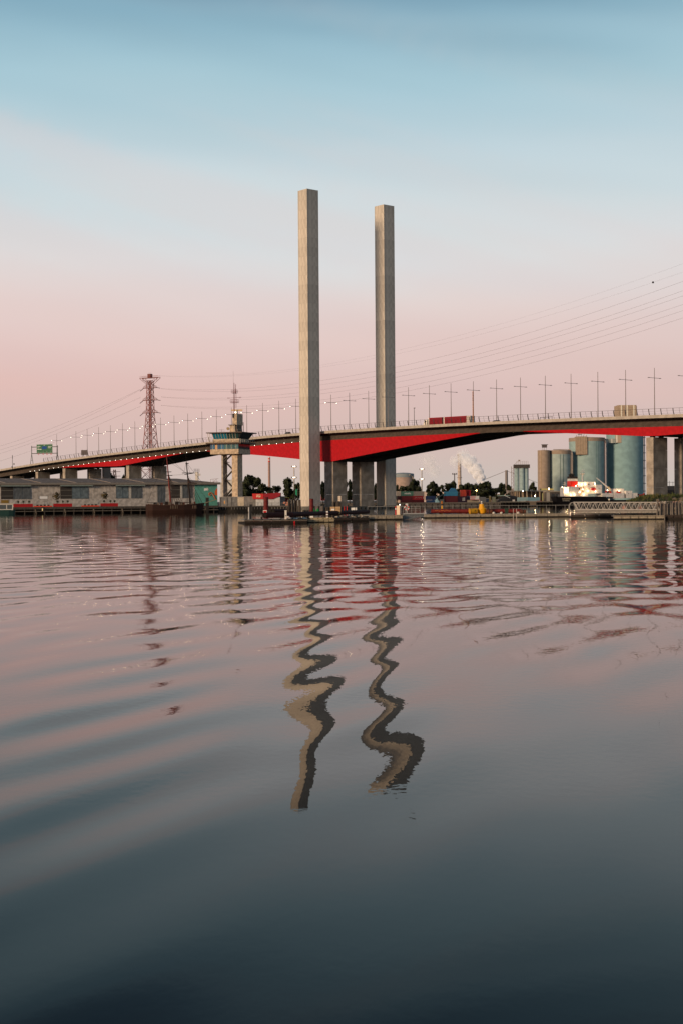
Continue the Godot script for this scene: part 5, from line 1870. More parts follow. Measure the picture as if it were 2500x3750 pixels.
func make_gangway() -> void:
	var o := thing("lattice_gangway", "long pale grey aluminium lattice gangway at the right", "gangway", Vector3(43.95, 0.0, -268.0), -0.0698)
	var alu := mt(0.42, 0.38, 0.34, 0.5, "grime", Vector3.ONE * 0.4)
	var dim := mt(0.25, 0.225, 0.2, 0.5)
	var len: float = 16.3
	var lift := 0.0
	var bot := 1.62
	var top := 3.0
	for z in [0.0, -1.7]:
		var m := alu if z == 0.0 else dim
		var s := st()
		bar(s, Vector3(0.2, top, z), Vector3(len, top - 0.15, z), 0.16, 0.2)
		part("top_chord", s, m, o)
		s = st()
		bar(s, Vector3(0.6, bot, z), Vector3(len, bot - 0.15, z), 0.16, 0.24)
		part("bottom_chord", s, m, o)
		var n := 15
		for i in n:
			var x0 := 0.4 + (len - 0.5) * i / n + (0.55 if z < 0.0 else 0.0)
			var x1 := minf(0.4 + (len - 0.5) * (i + 1) / n + (0.55 if z < 0.0 else 0.0), len)
			var mid := (x0 + x1) / 2.0
			var drop := 0.15 * i / n
			s = st()
			bar(s, Vector3(x0, bot - drop, z), Vector3(mid, top - drop, z), 0.11)
			part("diagonal", s, m, o)
			s = st()
			bar(s, Vector3(mid, top - drop, z), Vector3(x1, bot - drop, z), 0.11)
			part("diagonal", s, m, o)
		s = st()
		path(s, [Vector3(0.4, top, z), Vector3(-0.3, top - 0.1, z), Vector3(-0.65, top - 0.55, z), Vector3(-0.65, bot + 0.2, z), Vector3(-0.3, bot - 0.5, z)], 0.05, 5)
		part("end_loop", s, m, o)
		s = st()
		bar(s, Vector3(1.0, bot - 0.1, z), Vector3(0.2, top, z), 0.2)
		part("end_post", s, m, o)
	var s := st()
	block(s, 0.5, len, bot - 0.45, bot - 0.14, -1.6, -0.1)
	part("floor", s, mt(0.3, 0.27, 0.24, 0.7, "stain", Vector3.ONE * 0.6), o)
	s = st()
	block(s, 1.0, len - 0.4, bot - 0.72, bot - 0.46, -0.25, 0.05)
	part("side_beam", s, mt(0.36, 0.32, 0.27, 0.7, "stain", Vector3.ONE * 0.5), o)
	# the landing, its clutter of piles and netting at the right edge
	pile_cluster("old_piles", "crowded grey piles and hanging nets at the right end of the gangway", Vector3(61.03, 0.51, -262.0), 16, 4.6, 3.0, mt(0.17, 0.145, 0.125, 0.95, "stain", Vector3(0.8, 0.3, 0.8)), 60)
	var land := thing("landing_stage", "timber landing stage behind the crowded piles at the right edge", "landing", Vector3(61.25, 0.46, -272.0))
	land.position.y = 0.0
	s = st()
	block(s, -0.5, 9.0, 1.9, 2.15, -5.0, -1.0)
	part("deck", s, mt(0.22, 0.2, 0.18, 0.9, "boards", Vector3.ONE * 0.3), land)
	for i in 10:
		s = st()
		tube(s, Vector3(i * 0.95 - 0.3, -2, -1.2), Vector3(i * 0.95 - 0.3, 1.9, -1.2), 0.16, 0.16, 6)
		part("pile", s, mt(0.11, 0.09, 0.08), land)
	for i in 8:
		s = st()
		tube(s, Vector3(i * 1.2 - 0.3, 2.15, -1.1), Vector3(i * 1.2 - 0.3, 3.0, -1.1), 0.05, 0.05, 5)
		part("rail_post", s, dim, land)
	s = st()
	bar(s, Vector3(-0.4, 3.0, -1.1), Vector3(9.0, 3.0, -1.1), 0.08)
	part("rail", s, dim, land)
	rng.seed = 66
	for i in 9:
		var net := thing("fishing_net", ["rolled brown net draped over the landing rail, nearest the gangway", "pale net hanging over the landing rail, second from the gangway", "dark net bundle on the landing rail, third from the gangway", "pinkish net hanging on the landing rail, fourth from the gangway", "brown net folds, fifth from the gangway end", "grey net folds, sixth from the gangway end", "ochre net heap, seventh from the gangway end", "dull red net heap near the right edge", "pale rope heap at the right edge of the landing"][i], "net", land.position + Vector3(0.2 + i * 0.95, 2.2, -0.9))
		s = st()
		for k in 16:
			var a := Vector3(rng.randf_range(-0.5, 0.5), rng.randf_range(0.5, 0.95), rng.randf_range(-0.3, 0.3))
			bar(s, a, a + Vector3(rng.randf_range(-0.25, 0.25), -rng.randf_range(0.5, 1.2), rng.randf_range(0.0, 0.3)), 0.14, 0.08)
		part("folds", s, [mt(0.2, 0.13, 0.09), mt(0.38, 0.33, 0.28), mt(0.06, 0.05, 0.05), mt(0.36, 0.2, 0.17), mt(0.22, 0.16, 0.12), mt(0.25, 0.23, 0.21), mt(0.33, 0.24, 0.14), mt(0.25, 0.08, 0.06), mt(0.42, 0.37, 0.3)][i], net)
	# people-sized bundles seen through the lattice are covered stores on the bank
	for q in [[Vector3(66.07, 1.26, -330.0), "pinkish covered bundle seen through the middle of the gangway lattice", mt(0.34, 0.16, 0.12)], [Vector3(69.97, 1.3, -330.0), "brown covered bundle seen through the right half of the gangway lattice", mt(0.2, 0.1, 0.075)]]:
		var c := thing("covered_store", q[1], "bundle", q[0])
		c.position.y = 0.2
		s = st()
		lathe(s, Vector3.ZERO, [[0.7, -1.0], [0.8, 0.2], [0.7, 1.0], [0.35, 1.8], [0.05, 2.0]], 9)
		part("cover", s, q[2], c)
	var lb := thing("gangway_lamp", "small pale globe lamp on a post behind the gangway", "lamp", Vector3(56.92, 1.55, -300.0))
	lb.position.y = 0.0
	s = st()
	tube(s, Vector3(0, 0, 0), Vector3(0, 3.3, 0), 0.05, 0.05, 6)
	part("post", s, dim, lb)
	s = st()
	ball(s, Vector3(0, 3.45, 0), 0.2, 7)
	part("globe", s, mt(0.7, 0.62, 0.5, 0.4), lb)

# ---------------------------------------------------------------- traffic and signs on the bridge
func wheels(parent: Node, xs: Array, z0: float, z1: float, r: float) -> void:
	for x in xs:
		for z in [z0, z1]:
			var s := st()
			tube(s, Vector3(x, r, z - 0.15), Vector3(x, r, z + 0.15), r, r, 10)
			var t := part("wheel", s, mt(0.015, 0.015, 0.015), parent)
			s = st()
			tube(s, Vector3(x, r, z - 0.17), Vector3(x, r, z + 0.17), r * 0.45, r * 0.45, 8)
			part("rim", s, mt(0.3, 0.3, 0.3, 0.4), t)

func make_car(called: String, label: String, t: float, w: float, m: Material, tall: float) -> void:
	var o := thing(called, label, "car", on_bridge(t, deck_y(t) - 0.8, w), BRIDGE_TURN)
	var s := st()
	var sec := []
	for q in [[-2.2, 0.45, 0.75], [-2.0, 0.35, 0.85], [-0.9, 0.3, 0.95], [1.9, 0.3, 1.0], [2.2, 0.4, 0.95]]:
		sec.append([Vector3(q[0], q[2], 0.85), Vector3(q[0], q[1], 0.9), Vector3(q[0], q[1], -0.9), Vector3(q[0], q[2], -0.85)])
	loft(s, sec)
	part("body", s, m, o)
	s = st()
	hexa(s, [Vector3(-1.0, 0.94, -0.8), Vector3(2.1, 0.99, -0.8), Vector3(2.1, 0.99, 0.8), Vector3(-1.0, 0.94, 0.8), Vector3(-0.2, tall, -0.66), Vector3(1.7, tall, -0.66), Vector3(1.7, tall, 0.66), Vector3(-0.2, tall, 0.66)])
	part("cabin", s, m, o)
	s = st()
	hexa(s, [Vector3(-0.7, 1.0, 0.75), Vector3(1.8, 1.02, 0.75), Vector3(1.8, 1.02, 0.81), Vector3(-0.7, 1.0, 0.81), Vector3(-0.1, tall - 0.08, 0.62), Vector3(1.55, tall - 0.08, 0.62), Vector3(1.55, tall - 0.08, 0.69), Vector3(-0.1, tall - 0.08, 0.69)])
	part("window", s, pane(0.02, 0.02, 0.025), o)
	wheels(o, [-1.35, 1.4], -0.8, 0.8, 0.33)

func make_traffic() -> void:
	var t0 := 62.0
	var o := thing("lorry", "long lorry with a white cab and two dark red curtain-sided trailers on the bridge", "lorry", on_bridge(t0, deck_y(t0) - 0.8, 12.5), BRIDGE_TURN)
	var white := mt(0.72, 0.64, 0.55, 0.4)
	var red := mt(0.22, 0.008, 0.016, 0.5, "grime", Vector3(0.6, 0.2, 0.6))
	var grey := mt(0.3, 0.27, 0.25)
	o.rotation.z = (deck_y(88.0) - deck_y(62.0)) / 26.0
	var s := st()
	hexa(s, [Vector3(-1.6, 0.5, -1.2), Vector3(0.8, 0.5, -1.2), Vector3(0.8, 0.5, 1.2), Vector3(-1.6, 0.5, 1.2), Vector3(-1.1, 2.1, -1.2), Vector3(0.8, 2.1, -1.2), Vector3(0.8, 2.1, 1.2), Vector3(-1.1, 2.1, 1.2)])
	hexa(s, [Vector3(-1.1, 2.11, -1.18), Vector3(0.8, 2.11, -1.18), Vector3(0.8, 2.11, 1.18), Vector3(-1.1, 2.11, 1.18), Vector3(-0.4, 3.0, -1.15), Vector3(0.8, 3.0, -1.15), Vector3(0.8, 3.0, 1.15), Vector3(-0.4, 3.0, 1.15)])
	part("cab", s, white, o)
	s = st()
	hexa(s, [Vector3(-0.85, 1.9, 1.19), Vector3(0.2, 1.9, 1.19), Vector3(0.2, 1.9, 1.22), Vector3(-0.85, 1.9, 1.22), Vector3(-0.4, 2.7, 1.16), Vector3(0.2, 2.7, 1.16), Vector3(0.2, 2.7, 1.2), Vector3(-0.4, 2.7, 1.2)])
	part("window", s, pane(0.02, 0.02, 0.02), o)
	for q in [[1.6, 9.6], [10.5, 23.4]]:
		s = st()
		block(s, q[0], q[1], 1.0, 3.62, -1.24, 1.24)
		var tr := part("trailer", s, red, o)
		s = st()
		block(s, q[0] - 0.02, q[0] + 0.45, 0.98, 3.68, -1.27, 1.27)
		part("end_frame", s, white, tr)
		s = st()
		block(s, q[0], q[1], 3.62, 3.72, -1.26, 1.26)
		part("top_rail", s, mt(0.3, 0.02, 0.02), tr)
		s = st()
		block(s, q[0], q[1], 0.8, 0.99, -1.2, 1.2)
		part("chassis", s, grey, tr)
	s = st()
	block(s, 23.45, 25.6, 0.9, 3.66, -1.24, 1.24)
	part("tail_box", s, mt(0.45, 0.38, 0.33, 0.6), o)
	wheels(o, [-0.6, 3.0, 8.0, 9.0, 12.0, 20.0, 21.2, 22.4], -1.1, 1.1, 0.5)
	make_car("parked_car", "dark car on the bridge just left of the taller tower", -30.8, 12.0, mt(0.06, 0.045, 0.045, 0.3), 1.9)
	make_car("parked_car", "low dark car on the bridge right of the lorry", 100.5, 12.0, mt(0.025, 0.022, 0.022, 0.3), 1.3)
	# plain poles at the deck edge
	o = thing("camera_pole", "short grey pole on the deck edge left of the lorry", "pole", on_bridge(57.0, deck_y(57.0) - 0.1, 9.6), BRIDGE_TURN)
	s = st()
	tube(s, Vector3.ZERO, Vector3(0, 7.3, 0), 0.14, 0.1, 7)
	part("shaft", s, mt(0.13, 0.12, 0.12), o)
	s = st()
	box(s, Vector3(0.15, 7.3, 0), Vector3(0.7, 0.3, 0.3))
	part("camera", s, mt(0.09, 0.08, 0.08), o)
	o = thing("orange_mast", "rusty orange mast on the deck edge at the tail of the lorry", "mast", on_bridge(91.3, deck_y(91.3) - 0.4, 9.1), BRIDGE_TURN)
	s = st()
	tube(s, Vector3.ZERO, Vector3(0, 12.6, 0), 0.24, 0.2, 8)
	part("shaft", s, mt(0.5, 0.24, 0.13, 0.8, "stain", Vector3(0.4, 0.5, 0.4)), o)
	for i in 6:
		s = st()
		tube(s, Vector3(0, 9.0 + i * 0.62, 0), Vector3(0, 9.15 + i * 0.62, 0), 0.27, 0.27, 8)
		part("collar", s, mt(0.16, 0.06, 0.04), o)
	o = thing("road_barrier", "small dark road barrier on the deck right of the low car", "barrier", on_bridge(125.4, deck_y(125.4) - 0.05, 10.2), BRIDGE_TURN)
	s = st()
	for i in 4: bar(s, Vector3(i * 1.9, 0, 0), Vector3(i * 1.9, 0.9, 0), 0.1)
	bar(s, Vector3(-0.2, 0.85, 0), Vector3(6.0, 0.85, 0), 0.16)
	part("frame", s, mt(0.06, 0.05, 0.05), o)
	# overhead sign at the left
	o = thing("road_sign_gantry", "large green overhead road sign on a lattice gantry at the left end", "road sign", on_bridge(-268.0, deck_y(-268.0) - 0.4, 15.5), BRIDGE_TURN + 0.6)
	var steel := mt(0.05, 0.055, 0.05, 0.6)
	for x in [-8.6, 8.2]:
		s = st()
		for e in [-0.9, 0.9]: bar(s, Vector3(x + e, 0, 0), Vector3(x, 6.2, 0), 0.22)
		bar(s, Vector3(x - 0.5, 2.4, 0), Vector3(x + 0.5, 2.4, 0), 0.15)
		bar(s, Vector3(x, 6.0, 0), Vector3(x, 11.0, 0), 0.28)
		part("leg", s, steel, o)
	for y in [6.4, 10.2]:
		s = st()
		bar(s, Vector3(-8.8, y, 0), Vector3(8.4, y, 0), 0.4)
		part("beam", s, steel, o)
	s = st()
	block(s, -5.2, 5.2, 6.6, 11.8, 0.25, 0.4)
	var board := part("sign_board", s, mt(0.012, 0.10, 0.045, 0.5), o)
	s = st()
	for q in [[-5.2, 5.2, 11.66, 11.78], [-5.2, 5.2, 6.62, 6.74], [-5.2, -5.08, 6.75, 11.65], [5.08, 5.2, 6.75, 11.65]]: block(s, q[0], q[1], q[2], q[3], 0.4, 0.43)
	part("border", s, mt(0.55, 0.58, 0.55), board)
	for q in [[-4.6, -2.6, 10.4, 10.75], [-4.6, -3.4, 9.5, 9.8], [-4.6, -2.0, 8.6, 9.0], [2.3, 4.6, 10.3, 10.6], [2.3, 4.0, 9.5, 9.8], [-0.5, 0.4, 11.1, 11.35]]:
		s = st()
		block(s, q[0], q[1], q[2], q[3], 0.4, 0.44)
		part("legend", s, mt(0.6, 0.62, 0.58), board)
	s = st()
	block(s, -1.6, 1.4, 8.9, 10.5, 0.4, 0.44)
	part("blue_panel", s, mt(0.02, 0.07, 0.25), board)
	for x in [-4.0, -0.9, 1.6, 4.2]:
		s = st()
		bar(s, Vector3(x - 0.5, 7.9, 0.45), Vector3(x, 7.2, 0.45), 0.22, 0.05)
		bar(s, Vector3(x + 0.5, 7.9, 0.47), Vector3(x, 7.2, 0.47), 0.22, 0.05)
		part("arrow", s, mt(0.6, 0.62, 0.58), board)
		s = st()
		for i in 8: tube(s, Vector3(x + 0.4 * cos(i * TAU / 8), 6.0 + 0.4 * sin(i * TAU / 8), 0.35), Vector3(x + 0.4 * cos((i + 1) * TAU / 8), 6.0 + 0.4 * sin((i + 1) * TAU / 8), 0.35), 0.1, 0.1, 5)
		part("speed_ring", s, mt(0.6, 0.05, 0.04), o)
	o = thing("road_sign", "grey back of a second road sign on the deck right of the green sign", "road sign", on_bridge(-226.0, deck_y(-226.0) - 0.6, 18.0), BRIDGE_TURN + 0.6)
	s = st()
	block(s, -2.0, 2.0, 2.6, 5.4, 0.0, 0.2)
	part("board", s, mt(0.11, 0.09, 0.09), o)
	for x in [-1.4, 1.4]:
		s = st()
		bar(s, Vector3(x, 0, -0.2), Vector3(x, 5.6, -0.2), 0.2)
		part("post", s, steel, o)
	o = thing("ramp_beam", "short stretch of grey concrete ramp behind the wind screen at the left", "ramp", on_bridge(-255.0, deck_y(-255.0) - 0.8, 44.0), BRIDGE_TURN)
	s = st()
	block(s, -1.0, 28.0, 3.6, 5.8, -9.0, 0.0)
	part("beam", s, mt(0.3, 0.255, 0.215, 0.9, "stain", Vector3.ONE * 0.15), o)
	for x in [0.5, 26.0]:
		s = st()
		block(s, x, x + 1.6, -22.0, 3.6, -7.0, -2.0)
		part("column", s, mt(0.3, 0.255, 0.215, 0.9), o)
	o = thing("traffic_pole", "thin pole with small boxes standing on the approach at the far left", "pole", Vector3(-196.76, 24.69, -845.0))
	s = st()
	tube(s, Vector3(0, -0.5, 0), Vector3(0, 7.8, 0), 0.14, 0.12, 6)
	part("shaft", s, steel, o)
	for q in [[0.0, 6.5, 0.3, 2.0], [0.9, 2.4, 0.6, 0.9], [-0.3, 0.6, 0.5, 1.0]]:
		s = st()
		box(s, Vector3(q[0], q[1], 0), Vector3(q[2], q[3], 0.3))
		part("cabinet", s, steel, o)

# ---------------------------------------------------------------- the far bank
func plain_building(called: String, label: String, category: String, at: Vector3, w: float, h: float, deep: float, m: Material, roof_m: Material, turn := 0.0, panels := 6) -> Node3D:
	at.y = 1.9
	var o := thing(called, label, category, at, turn)
	var s := st()
	block(s, 0.0, w, 0.0, h, -deep, 0.0)
	part("wall", s, m, o)
	s = st()
	block(s, -0.3, w + 0.3, h, h + 0.4, -deep - 0.3, 0.3)
	part("roof", s, roof_m, o)
	for i in panels - 1:
		s = st()
		block(s, w * (i + 1) / panels - 0.12, w * (i + 1) / panels + 0.12, 0.0, h - 0.05, 0.0, 0.12)
		part("rib", s, m, o)
	return o

func container(called_label: String, at: Vector3, w: float, h: float, m: Material, text_kind: int) -> void:
	var o := thing("shipping_container", called_label, "container", at, 0.12, "shipping containers stacked on the far quay")
	var frame := m
	var s := st()
	for x in [[0.0, 0.16], [w - 0.16, w]]: block(s, x[0], x[1], 0.0, h - 0.04, -2.44, 0.0)
	block(s, 0.161, w - 0.161, h - 0.2, h - 0.04, -2.44, 0.0)
	block(s, 0.161, w - 0.161, 0.0, 0.18, -2.44, 0.0)
	part("frame", s, frame, o)
	s = st()
	var n := 14
	for i in n:    # corrugated side
		var a := 0.16 + (w - 0.32) * i / n
		var b := 0.16 + (w - 0.32) * (i + 1) / n
		var q := (b - a) / 4.0
		face(s, [Vector3(a, 0.18, -0.03), Vector3(a + q, 0.18, -0.03), Vector3(a + q, h - 0.2, -0.03), Vector3(a, h - 0.2, -0.03)], Vector3(a, 1, -5))
		face(s, [Vector3(a + q, 0.18, -0.03), Vector3(a + 2 * q, 0.18, -0.11), Vector3(a + 2 * q, h - 0.2, -0.11), Vector3(a + q, h - 0.2, -0.03)], Vector3(a, 1, -5))
		face(s, [Vector3(a + 2 * q, 0.18, -0.11), Vector3(a + 3 * q, 0.18, -0.11), Vector3(a + 3 * q, h - 0.2, -0.11), Vector3(a + 2 * q, h - 0.2, -0.11)], Vector3(a, 1, -5))
		face(s, [Vector3(a + 3 * q, 0.18, -0.11), Vector3(b, 0.18, -0.03), Vector3(b, h - 0.2, -0.03), Vector3(a + 3 * q, h - 0.2, -0.11)], Vector3(a, 1, -5))
	block(s, 0.17, w - 0.17, h - 0.12, h - 0.1, -2.4, -0.05)
	part("side", s, m, o)
	if text_kind:
		var white := mt(0.62, 0.58, 0.54)
		s = st()
		if text_kind == 1:
			for i in 7: block(s, w * (0.28 + i * 0.075), w * (0.325 + i * 0.075), h * (0.34 + 0.03 * (i % 2)), h * (0.62 + 0.04 * (i % 3)), -0.02, 0.02)
		elif text_kind == 2:
			for i in 9: bar(s, Vector3(w * (0.22 + i * 0.065), h * (0.42 + 0.05 * (i % 2)), 0.0), Vector3(w * (0.26 + i * 0.065), h * (0.66 - 0.05 * (i % 3)), 0.0), 0.18, 0.04)
			block(s, w * 0.9, w * 0.93, h * 0.3, h * 0.8, -0.02, 0.02)
		else:
			for i in 3: box(s, Vector3(w * 0.62, h * (0.4 + 0.16 * i), 0.0), Vector3(w * 0.3, h * 0.07, 0.04), Basis(Vector3.BACK, 0.1))
		part("lettering", s, white, o)

func light_mast(label: String, at: Vector3, h: float, heads: Array, lit: bool, m: Material) -> void:
	at.y = 1.9
	var o := thing("light_mast", label, "light mast", at)
	var s := st()
	tube(s, Vector3.ZERO, Vector3(0, h, 0), 0.42, 0.26, 8)
	part("pole", s, m, o)
	for y in heads:
		s = st()
		block(s, -1.6, 1.6, y - 0.2, y + 0.1, -0.5, 0.5)
		part("crosshead", s, m, o)
		for x in [-1.2, 0.0, 1.2]:
			s = st()
			box(s, Vector3(x, y + 0.4, 0.3), Vector3(0.7, 0.6, 0.4))
			part("floodlight", s, mt(0.12, 0.11, 0.1), o)
		if lit:
			s = st()
			ball(s, Vector3(0, 0, 0), 0.2, 6)
			for x in [-0.5, 0.5]:
				inst("lamp_bulb", s.commit(), glow(1.0, 0.9, 0.72, 7.0), o, Transform3D(Basis(), Vector3(x, y + 0.4, 0.72)))
			lamp_light("light_mast_light", at + Vector3(0, y + 0.4, 0.72), Color(1, 0.9, 0.75), 2.0)

func street_light(label: String, at: Vector3, h: float, color: Color, energy: float) -> void:
	var o := thing("quay_light", label, "lamp", at)
	var s := st()
	tube(s, Vector3(0, -h, 0), Vector3.ZERO, 0.14, 0.1, 6)
	part("post", s, mt(0.35, 0.24, 0.14), o)
	s = st()
	ball(s, Vector3(0, 0.15, 0.1), 0.24, 6)
	part("lamp_bulb", s, glow(color.r, color.g, color.b, energy), o)
	lamp_light("quay_lamp_light", at + Vector3(0, 0.15, 0.1), Color(color.r, color.g, color.b).linear_to_srgb(), 10.0)

func make_far_side() -> void:
	# quay wall of the far bank: pale concrete with a dark foot
	var q := thing("far_quay", "long weathered concrete quay wall below the stacked containers", "quay", Vector3(24, 0, -779.5), 0.0)
	var s := st()
	block(s, -60.0, 80.0, -2.0, 1.95, -3.0, 0.0)
	part("wall", s, mt(0.17, 0.14, 0.115, 0.9, "stain", Vector3.ONE * 0.196), q)
	s = st()
	block(s, -60.0, 80.0, 1.95, 2.3, -3.2, 0.25)
	part("coping", s, mt(0.26, 0.22, 0.18, 0.9, "stain", Vector3.ONE * 0.3), q)
	for i in 44:
		s = st()
		block(s, -58.0 + i * 3.1, -57.6 + i * 3.1, -1.0, 1.4, 0.0, 0.3)
		part("fender", s, mt(0.035, 0.03, 0.026), q)
	q = thing("timber_jetty", "dark timber jetty with pale deck edge in front of the blue-grey silos", "jetty", Vector3(86.33, 0.61, -760.0))
	q.position.y = 0.0
	s = st()
	block(s, 0.0, 33.0, 2.1, 2.6, -8.0, 0.0)
	part("deck", s, mt(0.3, 0.255, 0.2, 0.9, "stain", Vector3.ONE * 0.3), q)
	for i in 20:
		s = st()
		tube(s, Vector3(0.5 + i * 1.68, -2, -0.4), Vector3(0.5 + i * 1.68, 2.1, -0.4), 0.3, 0.3, 6)
		part("pile", s, mt(0.03, 0.025, 0.022), q)
	s = st()
	block(s, 15.0, 18.5, 0.6, 2.4, -0.2, 0.2)
	part("fender_panel", s, mt(0.3, 0.22, 0.15, 0.9, "stain", Vector3.ONE * 0.5), q)
	s = st()
	block(s, 0.2, 33.0, -0.5, 2.0, -7.5, -7.0)
	part("back_wall", s, mt(0.02, 0.017, 0.015), q)
	# warehouses and works
	var cream := mt(0.60, 0.46, 0.38, 0.85, "grime", Vector3.ONE * 0.03)
	plain_building("warehouse", "long pinkish cream warehouse behind the trees and containers", "warehouse", Vector3(64.1, 13.79, -1250.0), 35.37, 9.21, 60.0, cream, mt(0.4, 0.33, 0.28), 0.05, 9)
	plain_building("warehouse", "paler grey end building of the works beside the white chimney", "warehouse", Vector3(102.03, 13.42, -1240.0), 11.53, 9.13, 60.0, mt(0.56, 0.48, 0.43, 0.85, "grime", Vector3.ONE * 0.03), mt(0.45, 0.4, 0.36), 0.05, 4)
	plain_building("warehouse", "low cream works building under the steam plume", "warehouse", Vector3(112.65, 13.26, -1230.0), 33.37, 6.44, 50.0, mt(0.5, 0.40, 0.34, 0.85, "grime", Vector3.ONE * 0.03), mt(0.42, 0.36, 0.32), 0.05, 8)
	plain_building("warehouse", "dull rose coloured block in front of the low works building", "warehouse", Vector3(115.13, 12.56, -1150.0), 9.81, 4.46, 20.0, mt(0.30, 0.2, 0.17), mt(0.3, 0.24, 0.2), 0.05, 3)
	plain_building("blue_shed", "small pale blue shed roof between the tree and the bright blue container", "shed", Vector3(60.77, 6.99, -900.0), 4.53, 3.14, 14.0, mt(0.2, 0.33, 0.38), mt(0.3, 0.42, 0.46), 0.1, 3)
	plain_building("warehouse", "distant flat-roofed building between the trees left of the taller tower", "warehouse", Vector3(-72.51, 14.01, -1500.0), 13.37, 4.94, 40.0, mt(0.3, 0.27, 0.25), mt(0.4, 0.37, 0.34), 0.0, 5)
	plain_building("lean_to", "low building with a pale teal lean-to roof left of the blue-grey silos", "building", Vector3(90.71, 4.2, -815.0), 8.21, 3.79, 12.0, mt(0.035, 0.03, 0.028), mt(0.22, 0.32, 0.31), 0.0, 4)
	plain_building("lean_to", "cream fascia building just left of the blue-grey silos", "building", Vector3(95.79, 8.37, -830.0), 5.15, 1.61, 12.0, mt(0.5, 0.37, 0.22), mt(0.4, 0.36, 0.3), 0.0, 3)
	# a round tank with a bluish rim
	var t := thing("storage_tank", "round beige storage tank with a blue-grey rim right of the right tower", "tank", Vector3(47.41, 10.37, -1080.0))
	t.position.y = 1.9
	var r: float = 7.95
	var h: float = 23.97 - 1.9
	s = st()
	lathe(s, Vector3.ZERO, [[r, 0.0], [r, h - 2.8]], 28)
	part("shell", s, mt(0.40, 0.29, 0.235, 0.85, "grime", Vector3.ONE * 0.058), t)
	s = st()
	lathe(s, Vector3.ZERO, [[r + 0.15, h - 2.79], [r + 0.15, h], [r * 0.5, h + 0.7], [0.02, h + 0.9]], 28)
	part("rim", s, mt(0.21, 0.24, 0.25, 0.7), t)
	s = st()
	path(s, [Vector3(r * 0.55, h - 1.0, r * 0.9), Vector3(r * 0.85, h - 2.0, r * 0.65), Vector3(r * 0.95, h - 5.0, r * 0.55), Vector3(r * 0.95, 0.0, r * 0.55)], 0.4, 7)
	part("pipe", s, mt(0.42, 0.36, 0.3), t)
	# chimneys
	var c := thing("chimney", "slim brick chimney with white and red bands near its top, left of the taller tower", "chimney", Vector3(-55.92, 13.82, -1100.0))
	c.position.y = 1.9
	var top: float = 38.32 - 1.9
	s = st()
	lathe(s, Vector3.ZERO, [[1.05, 0.0], [0.9, top - 4.0]], 14)
	part("shaft", s, mt(0.38, 0.24, 0.20, 0.85, "grime", Vector3.ONE * 0.2), c)
	for i in 4:
		s = st()
		lathe(s, Vector3.ZERO, [[0.9, top - 4.0 + i], [0.9, top - 3.0 + i - 0.01]], 14)
		part("band", s, mt(0.55, 0.06, 0.05) if i % 2 == 0 else mt(0.6, 0.52, 0.47), c)
	c = thing("chimney", "tall white flanged chimney left of the steam plume", "chimney", Vector3(108.75, 17.41, -1300.0))
	c.position.y = 1.9
	top = 45.87 - 1.9
	s = st()
	tube(s, Vector3.ZERO, Vector3(0, top, 0), 1.75, 1.6, 14)
	part("shaft", s, mt(0.56, 0.45, 0.38, 0.7, "stain", Vector3.ONE * 0.1), c)
	for q2 in [[top - 1.2, 2.3], [top - 2.6, 2.0], [23.96 - 1.9, 2.3]]:
		s = st()
		tube(s, Vector3(0, q2[0], 0), Vector3(0, q2[0] + 0.6, 0), q2[1], q2[1], 14)
		part("flange", s, mt(0.3, 0.24, 0.2), c)
	# masts
	light_mast("tall lit light mast between the trees, just left of the taller tower", Vector3(-27.26, 6.82, -820.0), 23.5 - 1.9, [23.5 - 2.0, 17.15 - 2.0], true, mt(0.4, 0.33, 0.27))
	light_mast("tall lit light mast in front of the pinkish warehouse, right of the round tank", Vector3(50.14, 9.03, -880.0), 22.84 - 1.9, [22.84 - 2.0, 16.53 - 2.0], true, mt(0.36, 0.31, 0.27))
	light_mast("dark unlit light mast left of the white chimney", Vector3(72.13, 10.75, -900.0), 20.51 - 1.9, [20.16 - 2.0], false, mt(0.06, 0.05, 0.05))
	street_light("orange street lamp above the white and red sign board", Vector3(76.44, 8.78, -800.0), 7.0, Color(1.0, 0.5, 0.16), 60.0)
	street_light("small lit lamp in front of the blue-grey silos", Vector3(101.58, 8.21, -790.0), 8.0, Color(1.0, 0.75, 0.5), 30.0)
	street_light("bright lamp above the light blue containers", Vector3(106.32, 5.52, -775.0), 3.0, Color(1.0, 0.66, 0.34), 80.0)
	street_light("bright lamp on the building left of the cargo ship", Vector3(113.93, 9.22, -775.0), 4.0, Color(1.0, 0.74, 0.45), 70.0)
	street_light("second lamp on the building roof left of the cargo ship", Vector3(120.51, 10.03, -770.0), 3.0, Color(1.0, 0.74, 0.45), 20.0)
	# the far cable-stayed mast
	var m := thing("cable_mast", "distant bridge mast with sloping stay cables left of the blue-grey silos", "mast", Vector3(304.13, 26.06, -2600.0))
	m.position.y = 1.9
	var mh: float = 57.79 - 1.9
	s = st()
	tube(s, Vector3.ZERO, Vector3(0, mh, 0), 2.9, 2.5, 8)
	part("pylon", s, mt(0.2, 0.17, 0.16), m)
	s = st()
	block(s, -3.0, 12.0, 0.0, 22.0, -4.0, 4.0)
	part("base", s, mt(0.25, 0.21, 0.19), m)
	for e in [-1.0, 1.0]:
		for k in [42.0, 60.0]:
			s = st()
			tube(s, Vector3(0, mh - 1.0, 0), Vector3(e * k * 1.02, mh - k * 0.42, 0), 0.3, 0.3, 4)
			part("stay", s, mt(0.2, 0.17, 0.16), m)
	# containers: x0, x1, top y, bottom y, colour, lettering, label
	var maroon := mt(0.085, 0.012, 0.016, 0.6, "grime", Vector3.ONE * 0.2)
